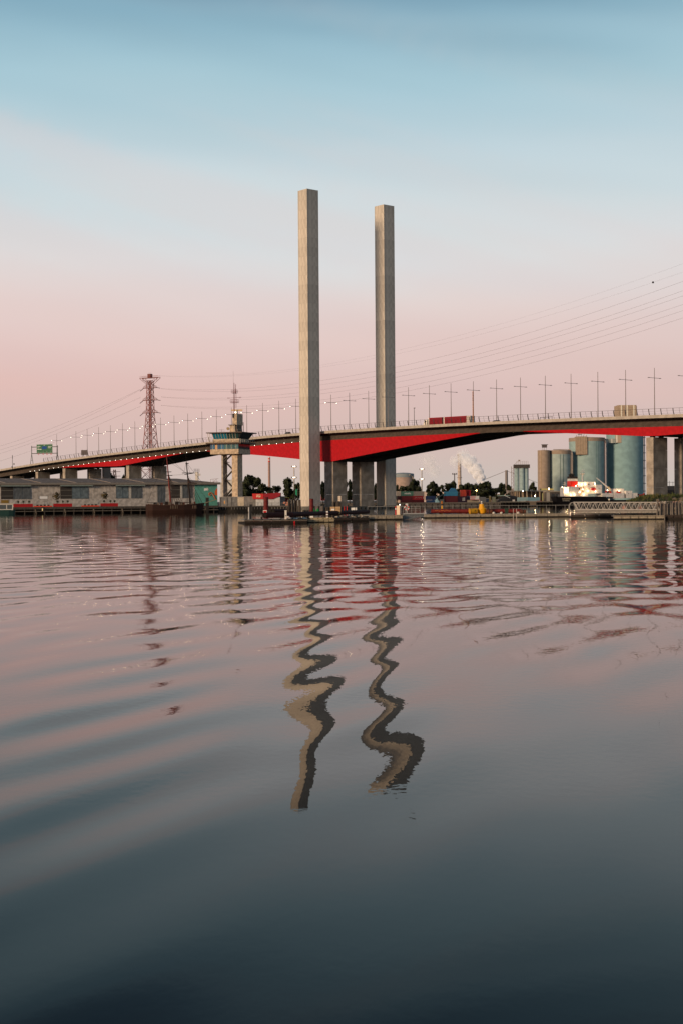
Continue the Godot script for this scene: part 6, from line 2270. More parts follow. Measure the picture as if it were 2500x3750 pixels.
	var kinds := [
		[Vector3(31.23, 6.16, -800.0), 2.33, 2.7, mt(0.45, 0.37, 0.3), 0, "pale container partly hidden by the right tower"],
		[Vector3(33.71, 6.14, -800.0), 7.13, 2.6, mt(0.07, 0.17, 0.13, 0.6, "grime", Vector3.ONE * 0.2), 1, "grey-green container with white lettering on the top row"],
		[Vector3(40.92, 6.09, -800.0), 6.05, 2.6, mt(0.24, 0.2, 0.18, 0.6, "grime", Vector3.ONE * 0.2), 0, "plain grey container on the top row right of the green one"],
		[Vector3(31.79, 3.83, -799.0), 2.32, 2.35, mt(0.05, 0.02, 0.025), 0, "dark container end below the pale one by the right tower"],
		[Vector3(34.19, 3.81, -799.0), 6.04, 2.35, mt(0.13, 0.016, 0.022, 0.6, "grime", Vector3.ONE * 0.2), 0, "plain dark red container under the grey-green one"],
		[Vector3(40.38, 3.77, -799.0), 6.5, 2.35, mt(0.26, 0.015, 0.022, 0.6, "grime", Vector3.ONE * 0.2), 2, "crimson container with white script lettering"],
		[Vector3(33.44, 1.96, -798.0), 6.65, 1.9, maroon, 0, "maroon container at the bottom under the plain dark red one"],
		[Vector3(40.24, 1.91, -798.0), 6.5, 1.9, mt(0.07, 0.011, 0.014), 0, "maroon container at the bottom under the crimson one"],
		[Vector3(47.89, 3.71, -799.0), 5.42, 2.3, mt(0.02, 0.035, 0.09), 0, "navy container on top of the bright navy one"],
		[Vector3(48.13, 1.7, -798.0), 4.79, 1.95, mt(0.025, 0.06, 0.14), 0, "blue container at the bottom right of the maroon ones"],
		[Vector3(58.95, 5.98, -806.0), 7.5, 2.5, mt(0.03, 0.17, 0.30, 0.6, "grime", Vector3.ONE * 0.2), 0, "bright blue container on the top row"],
		[Vector3(66.61, 5.93, -808.0), 1.57, 2.4, mt(0.22, 0.2, 0.16), 0, "narrow beige container end between the bright blue and the orange-red one"],
		[Vector3(68.09, 5.45, -807.0), 3.28, 3.9, mt(0.36, 0.05, 0.035, 0.6, "grime", Vector3.ONE * 0.2), 0, "orange-red container stack standing above the row"],
		[Vector3(71.55, 5.43, -809.0), 2.51, 3.9, mt(0.22, 0.018, 0.03), 0, "crimson container right of the orange-red one"],
		[Vector3(58.18, 1.78, -798.0), 7.58, 4.1, mt(0.10, 0.014, 0.02, 0.6, "grime", Vector3.ONE * 0.2), 0, "large maroon container under the bright blue one"],
		[Vector3(65.92, 1.73, -798.0), 5.1, 4.0, mt(0.03, 0.015, 0.03), 3, "dark purple container with a white emblem"],
		[Vector3(71.36, 3.54, -800.0), 1.55, 2.3, mt(0.07, 0.075, 0.12), 0, "grey-blue container end left of the white sign board"],
		[Vector3(71.17, 1.69, -798.0), 6.65, 1.9, mt(0.36, 0.3, 0.22), 0, "cream container under the white sign board"],
		[Vector3(97.06, 2.44, -775.0), 5.41, 2.4, mt(0.30, 0.42, 0.42), 0, "left of two pale blue containers on the jetty"],
		[Vector3(102.34, 2.4, -774.0), 6.6, 2.4, mt(0.2, 0.34, 0.40), 0, "right of two pale blue containers on the jetty"],
		[Vector3(-11.28, 3.68, -790.0), 3.06, 5.0, mt(0.3, 0.03, 0.03), 2, "red container stack seen between the taller tower and the nearest pier"],
		[Vector3(3.11, 3.88, -790.0), 3.37, 5.0, mt(0.14, 0.015, 0.02), 0, "dark red container stack seen between the two middle piers"],
		[Vector3(18.11, 3.77, -790.0), 1.84, 4.2, mt(0.2, 0.025, 0.03), 0, "red container end seen just left of the right tower"],
	]
	for k in kinds:
		var at: Vector3 = k[0]
		container(k[5], at, k[1], k[2], k[3], k[4])
	var roof := thing("blue_gable", "peaked blue roof standing above the bright blue container", "roof", Vector3(62.87, 8.33, -812.0))
	s = st()
	loft(s, [[Vector3(-1.2, 0, 0), Vector3(0.6, 2.2, 0), Vector3(2.4, 2.0, 0), Vector3(4.0, 0, 0)], [Vector3(-1.2, 0, -6), Vector3(0.6, 2.2, -6), Vector3(2.4, 2.0, -6), Vector3(4.0, 0, -6)]])
	part("cover", s, mt(0.025, 0.11, 0.22), roof)
	var yl := thing("yellow_barrier", "long yellow barrier along the quay edge below the maroon containers", "barrier", Vector3(30.77, 1.69, -789.0))
	s = st()
	block(s, 0.0, 12.6, 0.0, 0.45, -0.3, 0.0)
	part("rail", s, mt(0.42, 0.25, 0.03), yl)
	var sg := thing("sign_board", "white sign board with red lettering on top of the cream container", "sign", Vector3(72.64, 3.53, -797.0))
	s = st()
	block(s, 0.0, 5.1, 0.0, 2.25, -0.2, 0.0)
	part("board", s, mt(0.6, 0.57, 0.54), sg)
	s = st()
	block(s, 0.0, 5.0, 0.05, 0.28, 0.0, 0.04)
	for y in [[1.55, 2.05, 3.2], [0.95, 1.3, 3.0], [0.4, 0.7, 2.6]]:
		for i in int(y[2] / 0.42): block(s, 0.15 + i * 0.42, 0.15 + i * 0.42 + 0.3, y[0], y[1], 0.0, 0.04)
	part("lettering", s, mt(0.45, 0.03, 0.03), sg)
	# small yard machines and clutter in front of the trees
	var crane := thing("yard_conveyor", "dark sloping conveyor between the navy and the maroon containers", "conveyor", Vector3(53.19, 4.45, -797.0))
	s = st()
	bar(s, Vector3(0, 0, 0), Vector3(5.6, 3.2, 0), 0.4, 0.5)
	part("belt", s, mt(0.05, 0.07, 0.075), crane)
	s = st()
	for x in [2.0, 4.2]: bar(s, Vector3(x, -2.6, 0), Vector3(x, x * 0.57, 0), 0.2)
	part("legs", s, mt(0.05, 0.06, 0.06), crane)
	s = st()
	block(s, 2.4, 4.6, -2.4, -0.4, -1.2, 0.2)
	part("hopper", s, mt(0.09, 0.1, 0.1), crane)
	for q2 in [[Vector3(77.66, 1.81, -790.0), "grey tank trailer right of the cream container", mt(0.14, 0.14, 0.14), 3.2, 2.9], [Vector3(80.87, 1.78, -790.0), "dark blue skip right of the grey tank trailer", mt(0.03, 0.045, 0.08), 1.7, 2.2], [Vector3(82.5, 1.62, -788.0), "ochre site hut in front of the dark trees", mt(0.2, 0.15, 0.07), 1.0, 3.6], [Vector3(84.18, 1.76, -788.0), "pale green site hut in front of the dark trees", mt(0.22, 0.22, 0.16), 1.9, 3.0], [Vector3(86.25, 1.75, -786.0), "row of grey crates at the left end of the timber jetty", mt(0.15, 0.135, 0.12), 4.6, 1.6]]:
		var yb := thing("yard_store", q2[1], "store", q2[0])
		yb.position.y = 1.9
		s = st()
		var bw: float = q2[3]
		var bh: float = q2[4]
		block(s, 0.0, bw, 0.15, bh, -2.0, 0.0)
		part("body", s, q2[2], yb)
		s = st()
		hexa(s, [Vector3(-0.1, bh, -2.1), Vector3(bw + 0.1, bh, -2.1), Vector3(bw + 0.1, bh, 0.1), Vector3(-0.1, bh, 0.1), Vector3(0.2, bh + 0.35, -1.6), Vector3(bw - 0.2, bh + 0.35, -1.6), Vector3(bw - 0.2, bh + 0.35, -0.4), Vector3(0.2, bh + 0.35, -0.4)])
		part("lid", s, mt(0.17, 0.16, 0.15), yb)
		for i in 3:
			s = st()
			block(s, bw * (i + 0.25) / 3.0, bw * (i + 0.75) / 3.0, 0.4, bh - 0.3, 0.0, 0.06)
			part("panel", s, q2[2], yb)
	var tip := thing("dark_heap", "dark heap of coal with a pale chute left of the pale blue containers", "heap", Vector3(94.05, 2.3, -785.0))
	tip.position.y = 1.9
	s = st()
	lathe(s, Vector3.ZERO, [[8.5, 0.0], [6.0, 2.2], [3.0, 3.6], [0.1, 4.0]], 12)
	part("pile", s, mt(0.03, 0.028, 0.027, 0.95, "stain", Vector3.ONE * 0.4), tip)
	s = st()
	bar(s, Vector3(-4.5, 4.2, 6.5), Vector3(-1.2, 2.6, 7.2), 0.5, 0.25)
	part("chute", s, mt(0.5, 0.5, 0.48), tip)
	var wb := thing("white_notice", "small square white notice left of the pale blue containers", "sign", Vector3(93.65, 2.32, -768.0))
	s = st()
	block(s, -0.65, 0.65, 0.0, 1.25, -0.1, 0.0)
	part("board", s, mt(0.65, 0.58, 0.5), wb)
	s = st()
	bar(s, Vector3(0, -2.0, -0.15), Vector3(0, 0.9, -0.15), 0.12)
	part("post", s, mt(0.2, 0.18, 0.16), wb)
	for q2 in [[Vector3(97.37, 1.55, -768.0), 4.0, "white skip below the left pale blue container", mt(0.6, 0.56, 0.53)], [Vector3(100.35, 1.53, -768.0), 1.5, "red skip between the two white skips", mt(0.4, 0.02, 0.025)], [Vector3(101.84, 1.51, -768.0), 4.4, "white skip below the right pale blue container", mt(0.52, 0.48, 0.45)], [Vector3(106.3, 1.48, -768.0), 3.0, "red skip at the right end of the jetty", mt(0.36, 0.02, 0.025)]]:
		var sk := thing("skip", q2[2], "skip", q2[0])
		s = st()
		hexa(s, [Vector3(0.2, 0, -1.5), Vector3(q2[1] - 0.2, 0, -1.5), Vector3(q2[1] - 0.2, 0, 0), Vector3(0.2, 0, 0), Vector3(0, 1.2, -1.5), Vector3(q2[1], 1.2, -1.5), Vector3(q2[1], 1.2, 0), Vector3(0, 1.2, 0)])
		part("body", s, q2[3], sk)
		s = st()
		block(s, -0.05, q2[1] + 0.05, 1.2, 1.3, -1.55, 0.05)
		part("rim", s, q2[3], sk)
	# long colonnaded building under and right of the blue-grey silos
	var lb := thing("cement_shed", "long low shed with lit pale columns under the blue-grey silos", "building", Vector3(97.36, 3.82, -806.0))
	lb.position.y = 1.9
	var bl: float = 23.74
	s = st()
	block(s, 0.0, bl, 0.0, 6.2, -9.0, -1.2)
	part("wall", s, mt(0.10, 0.075, 0.06, 0.9, "stain", Vector3.ONE * 0.2), lb)
	s = st()
	block(s, -0.3, bl + 0.3, 6.2, 6.9, -9.3, 0.3)
	part("roof", s, mt(0.2, 0.185, 0.165), lb)
	for i in 10:
		s = st()
		block(s, 1.6 + i * 2.35, 1.95 + i * 2.35, 0.0, 6.18, -0.4, 0.0)
		part("column", s, mt(0.5, 0.37, 0.24), lb)
	s = st()
	block(s, bl * 0.72, bl, 6.91, 7.9, -9.0, 0.1)
	part("yellow_parapet", s, mt(0.4, 0.34, 0.13), lb)
	lb = thing("port_building", "dark flat building with a pale door left of the cargo ship", "building", Vector3(111.51, 3.08, -770.0))
	lb.position.y = 1.9
	s = st()
	block(s, 0.0, 13.0, 0.0, 5.6, -8.0, 0.0)
	part("wall", s, mt(0.09, 0.08, 0.075, 0.9, "stain", Vector3.ONE * 0.2), lb)
	s = st()
	block(s, -0.3, 13.2, 5.6, 6.1, -8.3, 0.4)
	part("roof", s, mt(0.28, 0.235, 0.18), lb)
	s = st()
	block(s, 0.3, 2.2, 0.0, 5.5, 0.0, 0.1)
	part("door", s, mt(0.35, 0.32, 0.28), lb)
	s = st()
	block(s, -2.0, -1.7, 0.0, 5.0, 0.0, 0.3)
	part("lit_post", s, mt(0.5, 0.5, 0.2), lb)
	for i in 4:
		s = st()
		block(s, 3.2 + i * 2.4, 4.8 + i * 2.4, 2.0, 4.6, 0.0, 0.08)
		part("window", s, pane(0.04, 0.045, 0.05), lb)
	# dark vessel behind the right-hand piers
	var dv := thing("dark_vessel", "dark ship with masts seen between the two right piers", "ship", Vector3(147.64, 5.25, -640.0))
	dv.position.y = 0.0
	s = st()
	hexa(s, [Vector3(-1.0, -1, -8), Vector3(22, -1, -8), Vector3(22, -1, 0), Vector3(-1.0, -1, 0), Vector3(-2.5, 7.4, -8), Vector3(22, 7.4, -8), Vector3(22, 7.4, 0), Vector3(-2.5, 7.4, 0)])
	part("hull", s, mt(0.02, 0.02, 0.024), dv)
	s = st()
	block(s, 0.0, 18.0, 7.4, 9.3, -7.0, -1.0)
	part("deckhouse", s, mt(0.05, 0.05, 0.055), dv)
	s = st()
	for x in [0.5, 1.6, 3.2, 5.0]: tube(s, Vector3(x, 9.3, -2), Vector3(x, 11.0 + fmod(x, 1.0), -2), 0.09, 0.09, 5)
	bar(s, Vector3(0.3, 10.9, -2), Vector3(6.0, 11.0, -2), 0.14)
	part("masts", s, mt(0.05, 0.05, 0.055), dv)

func silo(s: SurfaceTool, at: Vector3, r: float, y0: float, y1: float) -> void:
	lathe(s, at, [[r, y0], [r, y1], [0.02, y1 + r * 0.06]], 28)

func make_silos() -> void:
	var teal := mt(0.28, 0.385, 0.375, 0.75, "grime", Vector3.ONE * 0.046)
	var teal_grey := mt(0.35, 0.42, 0.395, 0.75, "grime", Vector3.ONE * 0.046)
	var deep := mt(0.23, 0.355, 0.365, 0.75, "grime", Vector3.ONE * 0.040)
	var beige := mt(0.33, 0.25, 0.19, 0.85, "grime", Vector3.ONE * 0.066)
	var pipe := mt(0.34, 0.28, 0.24, 0.6)
	# small trio on legs
	var o := thing("silo_trio", "three slim blue-grey silos under a dark cap with a stair tower", "silo", Vector3(102.09, 8.59, -800.0))
	o.position.y = 1.9
	var y0: float = 8.59 - 1.9
	var y1: float = 21.45 - 1.9
	for x in [-2.56, 0.35, 2.87]:
		var s := st()
		silo(s, Vector3(x, 0, -absf(x) * 0.3), 1.42 if x < 2.0 else 1.25, y0, y1)
		part("silo", s, mt(0.27, 0.36, 0.37, 0.6, "grime", Vector3.ONE * 0.106), o)
		s = st()
		tube(s, Vector3(x, 0, 0), Vector3(x, y0, 0), 0.3, 0.3, 6)
		part("leg", s, mt(0.3, 0.24, 0.18), o)
	var s := st()
	block(s, -4.2, 4.6, y1, y1 + 2.0, -3.5, 1.5)
	part("cap", s, mt(0.07, 0.06, 0.055, 0.8, "stain", Vector3.ONE * 0.3), o)
	s = st()
	for i in 7: bar(s, Vector3(-2.6 + i * 1.1, y1 + 2.0, -1.0), Vector3(-2.6 + i * 1.1, y1 + 3.9, -1.0), 0.1)
	for h in [2.9, 3.9]: bar(s, Vector3(-2.6, y1 + h, -1.0), Vector3(4.0, y1 + h, -1.0), 0.1)
	bar(s, Vector3(-4.0, y1 + 2.0, -1.0), Vector3(-1.8, y1 + 3.9, -1.0), 0.14)
	block(s, -1.6, -0.6, y1 + 3.9, y1 + 4.7, -1.5, -0.8)
	part("roof_frame", s, mt(0.28, 0.23, 0.2), o)
	s = st()
	for e in [[-5.6, 0.0], [-4.4, 0.0], [-5.6, -1.2], [-4.4, -1.2]]: bar(s, Vector3(e[0], 0, e[1]), Vector3(e[0], y1 + 1.0, e[1]), 0.12)
	var hh := 0.0
	while hh < y1:
		bar(s, Vector3(-5.6, hh, 0.05), Vector3(-4.4, hh + 1.1, 0.05), 0.14)
		bar(s, Vector3(-4.4, hh + 1.1, 0.05), Vector3(-5.6, hh + 2.2, 0.05), 0.14)
		hh += 2.2
	part("stair_tower", s, mt(0.22, 0.17, 0.14), o)
	# left silo pair: a beige shaft and a broad grey-green silo
	var z := 830.0
	o = thing("silo_tower", "shortest cement silo group with a beige round shaft and rooftop cabin", "silo", Vector3(119.11, 8.2, -830.0))
	o.position.y = 1.9
	var sh: float = 32.47 - 1.9
	s = st()
	silo(s, Vector3.ZERO, 3.62, 0.0, sh)
	part("shaft", s, beige, o)
	for x in [-2.1, -0.1]:
		s = st()
		tube(s, Vector3(x, 0, 3.1), Vector3(x, sh, 3.1), 0.13, 0.13, 5)
		part("conduit", s, mt(0.6, 0.42, 0.25), o)
	s = st()
	block(s, -0.9, 1.8, sh + 1.6, sh + 3.4, -1.5, 1.2)
	block(s, -1.3, 2.4, sh + 3.2, sh + 3.45, -1.9, 1.6)
	part("cabin", s, mt(0.09, 0.075, 0.075), o)
	for x in [-0.7, 0.3, 1.5]:
		s = st()
		bar(s, Vector3(x, sh, 1.0), Vector3(x, sh + 1.6, 1.0), 0.12)
		part("cabin_leg", s, mt(0.1, 0.085, 0.08), o)
	s = st()
	var sx: float = 9.81
	silo(s, Vector3(sx, 0, -4.0), 6.59, 0.0, 30.15 - 1.9)
	part("silo", s, teal_grey, o)
	s = st()
	silo(s, Vector3(sx, 0, -4.0), 6.68, 30.15 - 1.88, sh)
	part("ring_beam", s, beige, o)
	s = st()
	for x in [-0.55, 1.2]: block(s, sx + x - 0.09, sx + x + 0.09, 0.0, 29.99 - 1.9, -4.0, 2.72)
	part("seam", s, mt(0.12, 0.17, 0.155), o)
	for k in 3:
		s = st()
		var px: float = sx + 6.3 + k * 0.5
		path(s, [Vector3(sx - 4.0, sh + 0.5, -2.0 + k * 0.3), Vector3(px - 1.6, sh + 0.5, -1.5), Vector3(px - 0.4, sh - 0.6, -1.2), Vector3(px, sh - 2.2, -1.0), Vector3(px, 0, -1.0)], 0.2, 6)
		part("pipe", s, pipe, o)
	# middle silo with a beige ring and an overhanging hopper house
	o = thing("silo_tower", "middle teal cement silo with a beige hopper house on its shoulder", "silo", Vector3(146.61, 8.07, -842.0))
	o.position.y = 1.9
	sh = 40.04 - 1.9
	var body: float = 37.84 - 1.9
	s = st()
	silo(s, Vector3.ZERO, 10.61, 0.0, body)
	part("silo", s, teal, o)
	s = st()
	silo(s, Vector3.ZERO, 10.7, body + 0.02, sh)
	part("ring_beam", s, beige, o)
	var hx: float = -8.0
	s = st()
	block(s, hx, hx + 6.3, 29.81 - 1.9, sh + 0.5, 4.0, 11.2)
	part("hopper_house", s, mt(0.36, 0.27, 0.19, 0.85, "grime", Vector3.ONE * 0.106), o)
	for x in [1.5, 3.0, 4.6]:
		s = st()
		block(s, hx + x, hx + x + 0.22, 29.98 - 1.9, sh + 0.3, 11.2, 11.3)
		part("rib", s, mt(0.44, 0.34, 0.24), o)
	s = st()
	for i in 5: bar(s, Vector3(hx + 0.4 + i * 1.4, sh + 0.5, 8.0), Vector3(hx + 0.6 + i * 1.5, sh + 1.6 + (i % 2) * 0.8, 8.0), 0.18)
	block(s, hx + 1.4, hx + 3.6, sh + 1.7, sh + 2.0, 7.0, 9.0)
	part("roof_gear", s, mt(0.14, 0.11, 0.1), o)
	s = st()
	for x in [3.9, 5.1]: block(s, x - 0.08, x + 0.08, 0.0, body - 0.1, 7.0, sqrt(112.0 - x * x))
	part("seam", s, mt(0.08, 0.16, 0.145), o)
	for k in 3:
		s = st()
		var px: float = 9.3 + k * 0.55
		path(s, [Vector3(px - 1.4, sh - 1.2, 5.4), Vector3(px - 0.3, sh - 1.8, 5.2), Vector3(px, sh - 3.2, 5.0), Vector3(px, 0, 5.0)], 0.21, 6)
		part("pipe", s, [pipe, mt(0.4, 0.25, 0.22), pipe][k], o)
	s = st()
	block(s, 10.6, 17.4, sh - 3.2, sh - 0.6, 0.0, 2.2)
	part("bridge_duct", s, mt(0.28, 0.3, 0.27), o)
	for x in [11.2, 14.2]:
		s = st()
		block(s, x, x + 0.6, sh - 3.1, sh - 0.7, 2.2, 2.3)
		part("lit_panel", s, mt(0.6, 0.56, 0.5), o)
	# tallest silo, whose head house shows above the deck
	o = thing("silo_tower", "tallest and broadest deep teal cement silo behind the cargo ship, its beige head house showing above the bridge deck", "silo", Vector3(170.73, 7.95, -850.0))
	o.set_meta("label", "tallest deep teal cement silo, its beige head house above the bridge deck")
	o.position.y = 1.9
	sh = 51.58 - 1.9
	s = st()
	silo(s, Vector3.ZERO, 10.87, 0.0, sh)
	part("silo", s, deep, o)
	s = st()
	block(s, -5.6, 5.44, sh - 1.0, 59.48 - 1.9, -3.0, 9.0)
	part("head_house", s, mt(0.42, 0.31, 0.22, 0.85, "grime", Vector3.ONE * 0.106), o)
	for x in [-3.95, -0.49, 3.46]:
		s = st()
		block(s, x, x + 0.75, sh - 0.9, 59.39 - 1.9, 9.0, 9.12)
		part("lit_strip", s, mt(0.72, 0.66, 0.54), o)
	for i in 5:
		s = st()
		block(s, 5.44, 5.44 + 0.5, sh - 0.9, 59.31 - 2.2, 7.6 - i * 2.0, 6.8 - i * 2.0)
		part("rib", s, mt(0.2, 0.17, 0.16), o)
	s = st()
	block(s, -7.25, -3.95, 36.97 - 1.9, sh, 6.0, 10.2)
	part("lift_shaft", s, mt(0.4, 0.31, 0.23), o)
	s = st()
	block(s, -7.08, -6.26, 37.14 - 1.9, sh, 10.2, 10.32)
	part("lit_strip", s, mt(0.72, 0.66, 0.56), o)
	for x in [10.87, 11.7]:
		s = st()
		tube(s, Vector3(x, 0, 1.5), Vector3(x, sh, 1.5), 0.3, 0.3, 7)
		part("pipe", s, mt(0.26, 0.27, 0.27, 0.5), o)
	for i in 9:
		s = st()
		block(s, 10.38, 12.19, 6.0 + i * 4.6, 6.5 + i * 4.6, 1.2, 2.0)
		part("bracket", s, mt(0.28, 0.27, 0.26), o)

func make_cargo_ship() -> void:
	var o := thing("cargo_ship", "floodlit white and black cargo ship with a red funnel moored below the teal silos", "ship", Vector3(113.81, 0.0, -745.0), 0.2094)
	var white := mt(0.74, 0.68, 0.62, 0.5, "grime", Vector3.ONE * 0.15)
	var black := mt(0.014, 0.012, 0.013, 0.45)
	var red := mt(0.66, 0.02, 0.01, 0.5)
	var y_deck := 4.7
	var s := st()
	var sec := []
	# loop order: bow-side section to the far one, seen from the stern
	for q in [[0.0, 4.2, 5.4, 2.2, 5.1], [2.5, 5.4, 5.3, 0.0, 5.0], [8.0, 5.9, 5.1, -0.8, 4.9], [24.0, 6.0, 4.9, -0.8, 4.85], [27.5, 6.0, 4.8, -0.8, 4.75], [29.0, 6.0, 3.0, -0.8, 3.0], [52.0, 6.0, 3.0, -0.8, 3.0]]:
		var w: float = q[1]
		sec.append([Vector3(q[0], q[4], w - 6.0), Vector3(q[0] + 1.0, q[3], w - 7.2), Vector3(q[0] + 1.0, q[3], -w - 4.8), Vector3(q[0], q[4], -w - 6.0)])
	loft(s, sec)
	part("hull", s, black, o)
	words("GOLIATH", 0.8, mt(0.66, 0.5, 0.3), o, Transform3D(Basis(Vector3.UP, -0.06), Vector3(5.2, 3.75, -0.05)))
	words("DEVONPORT", 0.5, mt(0.66, 0.55, 0.4), o, Transform3D(Basis(Vector3.UP, -0.06), Vector3(5.2, 2.75, -0.35)))
	# superstructure: x0, x1 (from picture), y0, y1, near z, far z
	for q in [["deckhouse", 7.04, 5.03, 12.75, 10.21, -1.5, -7.0], ["stern_house", 4.74, 5.04, 7.07, 9.95, -2.5, -8.0], ["bridge_house", 12.72, 4.99, 18.44, 10.03, -3.0, -10.0], ["wheelhouse", 12.75, 10.06, 22.47, 12.77, -2.8, -10.5], ["midship_house", 18.42, 6.55, 22.76, 10.01, -3.6, -9.8],
			["forward_house", 22.59, 6.53, 26.02, 11.16, -1.8, -9.0], ["deck_bulwark", 25.82, 4.62, 32.19, 6.61, -1.0, -10.0], ["cargo_house", 32.48, 3.84, 38.26, 6.58, -0.6, -9.0], ["pump_house", 33.59, 6.61, 39.21, 9.05, -3.0, -8.0], ["tank_house", 39.33, 3.94, 42.95, 7.86, -1.0, -7.0], ["bow_house", 42.92, 3.92, 46.07, 6.68, -1.4, -8.0]]:
		s = st()
		block(s, q[1], q[3], q[2], q[4], q[6], q[5])
		part(q[0], s, white, o)
	var dark := mt(0.03, 0.025, 0.022)
	for q in [[2161, 1774, 0.45, -2.78], [2178, 1772, 0.3, -2.78], [2126, 1774, 0.3, -2.78], [2140, 1773, 0.3, -2.78], [2164, 1790, 0.25, -3.58], [2141, 1801, 0.25, -2.98], [2127, 1790, 0.5, -2.98], [2079, 1801, 0.25, -2.48], [2196, 1788, 0.2, -1.78], [2302, 1808, 0.2, -0.98]]:
		var v := local_ship(q[0], q[1])
		s = st()
		block(s, v.x - q[2], v.x + q[2], v.y - q[2] * 0.8, v.y + q[2] * 0.8, q[3], q[3] + 0.05)
		part("window", s, dark, o)
	# funnel
	var f0 := Vector2(8.61, 10.23)
	var f1 := Vector2(12.77, 13.25)
	for q in [["funnel", f0.y, f1.y, red], ["funnel_band", f1.y, 14.49, white], ["funnel_top", 14.49, 15.65, dark]]:
		s = st()
		block(s, f0.x, f1.x, q[1] + 0.004, q[2], -7.5, -3.0)
		part(q[0], s, q[3], o)
	for q in [[0.5, 1.3, 1.0], [1.5, 1.6, 1.4], [2.5, 1.2, 0.9]]:
		s = st()
		tube(s, Vector3(f0.x + q[0], 15.65, -5.0), Vector3(f0.x + q[0], 15.65 + q[1], -5.0), 0.55, 0.65, 8)
		part("exhaust", s, dark, o)
	# mast
	var m0 := Vector2(16.3, 12.8)
	var m1 := Vector2(16.33, 17.0)
	s = st()
	tube(s, Vector3(m0.x, m0.y, -5.0), Vector3(m0.x, m1.y, -5.0), 0.62, 0.36, 8)
	part("mast", s, white, o)
	s = st()
	lathe(s, Vector3(m0.x, m1.y, -5.0), [[0.3, -0.6], [1.3, 0.2], [1.3, 0.35], [0.3, 0.4]], 9)
	part("mast_platform", s, white, o)
	rng.seed = 5
	s = st()
	for i in 14:
		var a := Vector3(m0.x + rng.randf_range(-1.2, 1.2), m1.y + rng.randf_range(0.3, 2.0), -5.0 + rng.randf_range(-0.8, 0.8))
		bar(s, a, a + Vector3(rng.randf_range(-1.0, 1.0), rng.randf_range(-0.5, 0.9), 0), 0.13)
	tube(s, Vector3(m0.x, m1.y, -5.0), Vector3(m0.x, m1.y + 2.7, -5.0), 0.14, 0.08, 6)
	part("mast_gear", s, white, o)
	s = st()
	var p0 := Vector2(6.0, 9.95)
	tube(s, Vector3(p0.x, p0.y, -4.0), Vector3(p0.x, p0.y + 3.0, -4.0), 0.15, 0.1, 6)
	for h in [1.3, 2.2]: bar(s, Vector3(p0.x - 1.0, p0.y + h + 0.2, -4.0), Vector3(p0.x + 0.9, p0.y + h, -4.0), 0.13)
	part("stern_mast", s, white, o)
	# lifeboat
	var lb := Vector2(21.37, 8.93)
	s = st()
	lathe(s, Vector3.ZERO, [[0.02, -1.45], [0.5, -1.15], [0.75, -0.4], [0.78, 0.4], [0.5, 1.15], [0.02, 1.45]], 10)
	var life := part("lifeboat", s, mt(0.42, 0.012, 0.014, 0.5), o)
	life.transform = Transform3D(Basis(Vector3.BACK, PI / 2), Vector3(lb.x, lb.y, -2.2))
	s = st()
	for x in [-1.2, 1.2]: bar(s, Vector3(lb.x + x, lb.y - 1.8, -2.6), Vector3(lb.x + x, lb.y + 1.1, -2.3), 0.13)
	part("davit", s, white, o)
	# crane
	var c0 := Vector2(31.43, 8.8)
	var c1 := Vector2(23.87, 14.95)
	s = st()
	tube(s, Vector3(c0.x, c0.y, -4.0), Vector3(c1.x, c1.y, -4.0), 0.55, 0.2, 7)
	part("crane_boom", s, white, o)
	s = st()
	tube(s, Vector3(c0.x, c0.y - 2.5, -4.0), Vector3(c0.x, c0.y + 0.5, -4.0), 0.6, 0.5, 8)
	box(s, Vector3(c0.x - 1.0, c0.y + 0.9, -4.0), Vector3(1.0, 0.9, 1.0))
	part("crane_post", s, mt(0.5, 0.38, 0.2), o)
	# red deck machinery
	for q in [[2222, 1800, 3.6, 1.4], [2262, 1803, 1.6, 1.4], [2272, 1803, 1.2, 1.2], [2340, 1815, 2.0, 1.8], [2353, 1812, 2.6, 2.0]]:
		var v := local_ship(q[0], q[1])
		for k in 4:
			s = st()
			box(s, Vector3(v.x + rng.randf() * q[2], v.y + rng.randf_range(-0.4, 0.4) * q[3], -2.0 - rng.randf() * 2.0), Vector3(0.9, 0.8, 0.8), Basis(Vector3.UP, rng.randf()))
			part("winch", s, mt(0.3, 0.02, 0.02, 0.6), o)
	# rails along the deck edge, stairs and floodlights
	s = st()
	for i in 34: tube(s, Vector3(1.0 + i * 0.78, 4.7, -0.9), Vector3(1.0 + i * 0.78, 5.9, -0.9), 0.045, 0.045, 4)
	part("rail_posts", s, white, o)
	for h in [0.5, 1.1]:
		s = st()
		bar(s, Vector3(0.8, 4.8 + h, -0.9), Vector3(27.5, 4.7 + h, -0.9), 0.07)
		part("rail", s, white, o)
	for q in [[2128, 1816, 2142, 1782], [2140, 1800, 2130, 1783]]:
		var a := local_ship(q[0], q[1])
		var b := local_ship(q[2], q[3])
		s = st()
		bar(s, Vector3(a.x, a.y, -2.5), Vector3(b.x, b.y, -2.5), 0.5, 0.2)
		part("stair", s, mt(0.5, 0.3, 0.12), o)
	for q in [[2073, 1790, -1.6, 9.0], [2077, 1800, -1.6, 9.0], [2090, 1812, -0.9, 5.0], [2103, 1811, -0.9, 5.0], [2113, 1779, -2.4, 3.0], [2134, 1774, -2.2, 4.0], [2147, 1772, -2.2, 5.0], [2123, 1772, -2.2, 3.0], [2157, 1798, -2.4, 6.0], [2138, 1792, -2.4, 5.0], [2140, 1811, -2.2, 5.0], [2182, 1799, -1.4, 4.0], [2182, 1771, -2.2, 2.0], [2126, 1802, -2.2, 4.0], [2226, 1795, -1.4, 3.0], [2270, 1797, -2.0, 2.5]]:
		var v := local_ship(q[0], q[1])
		s = st()
		ball(s, Vector3.ZERO, 0.19, 6)
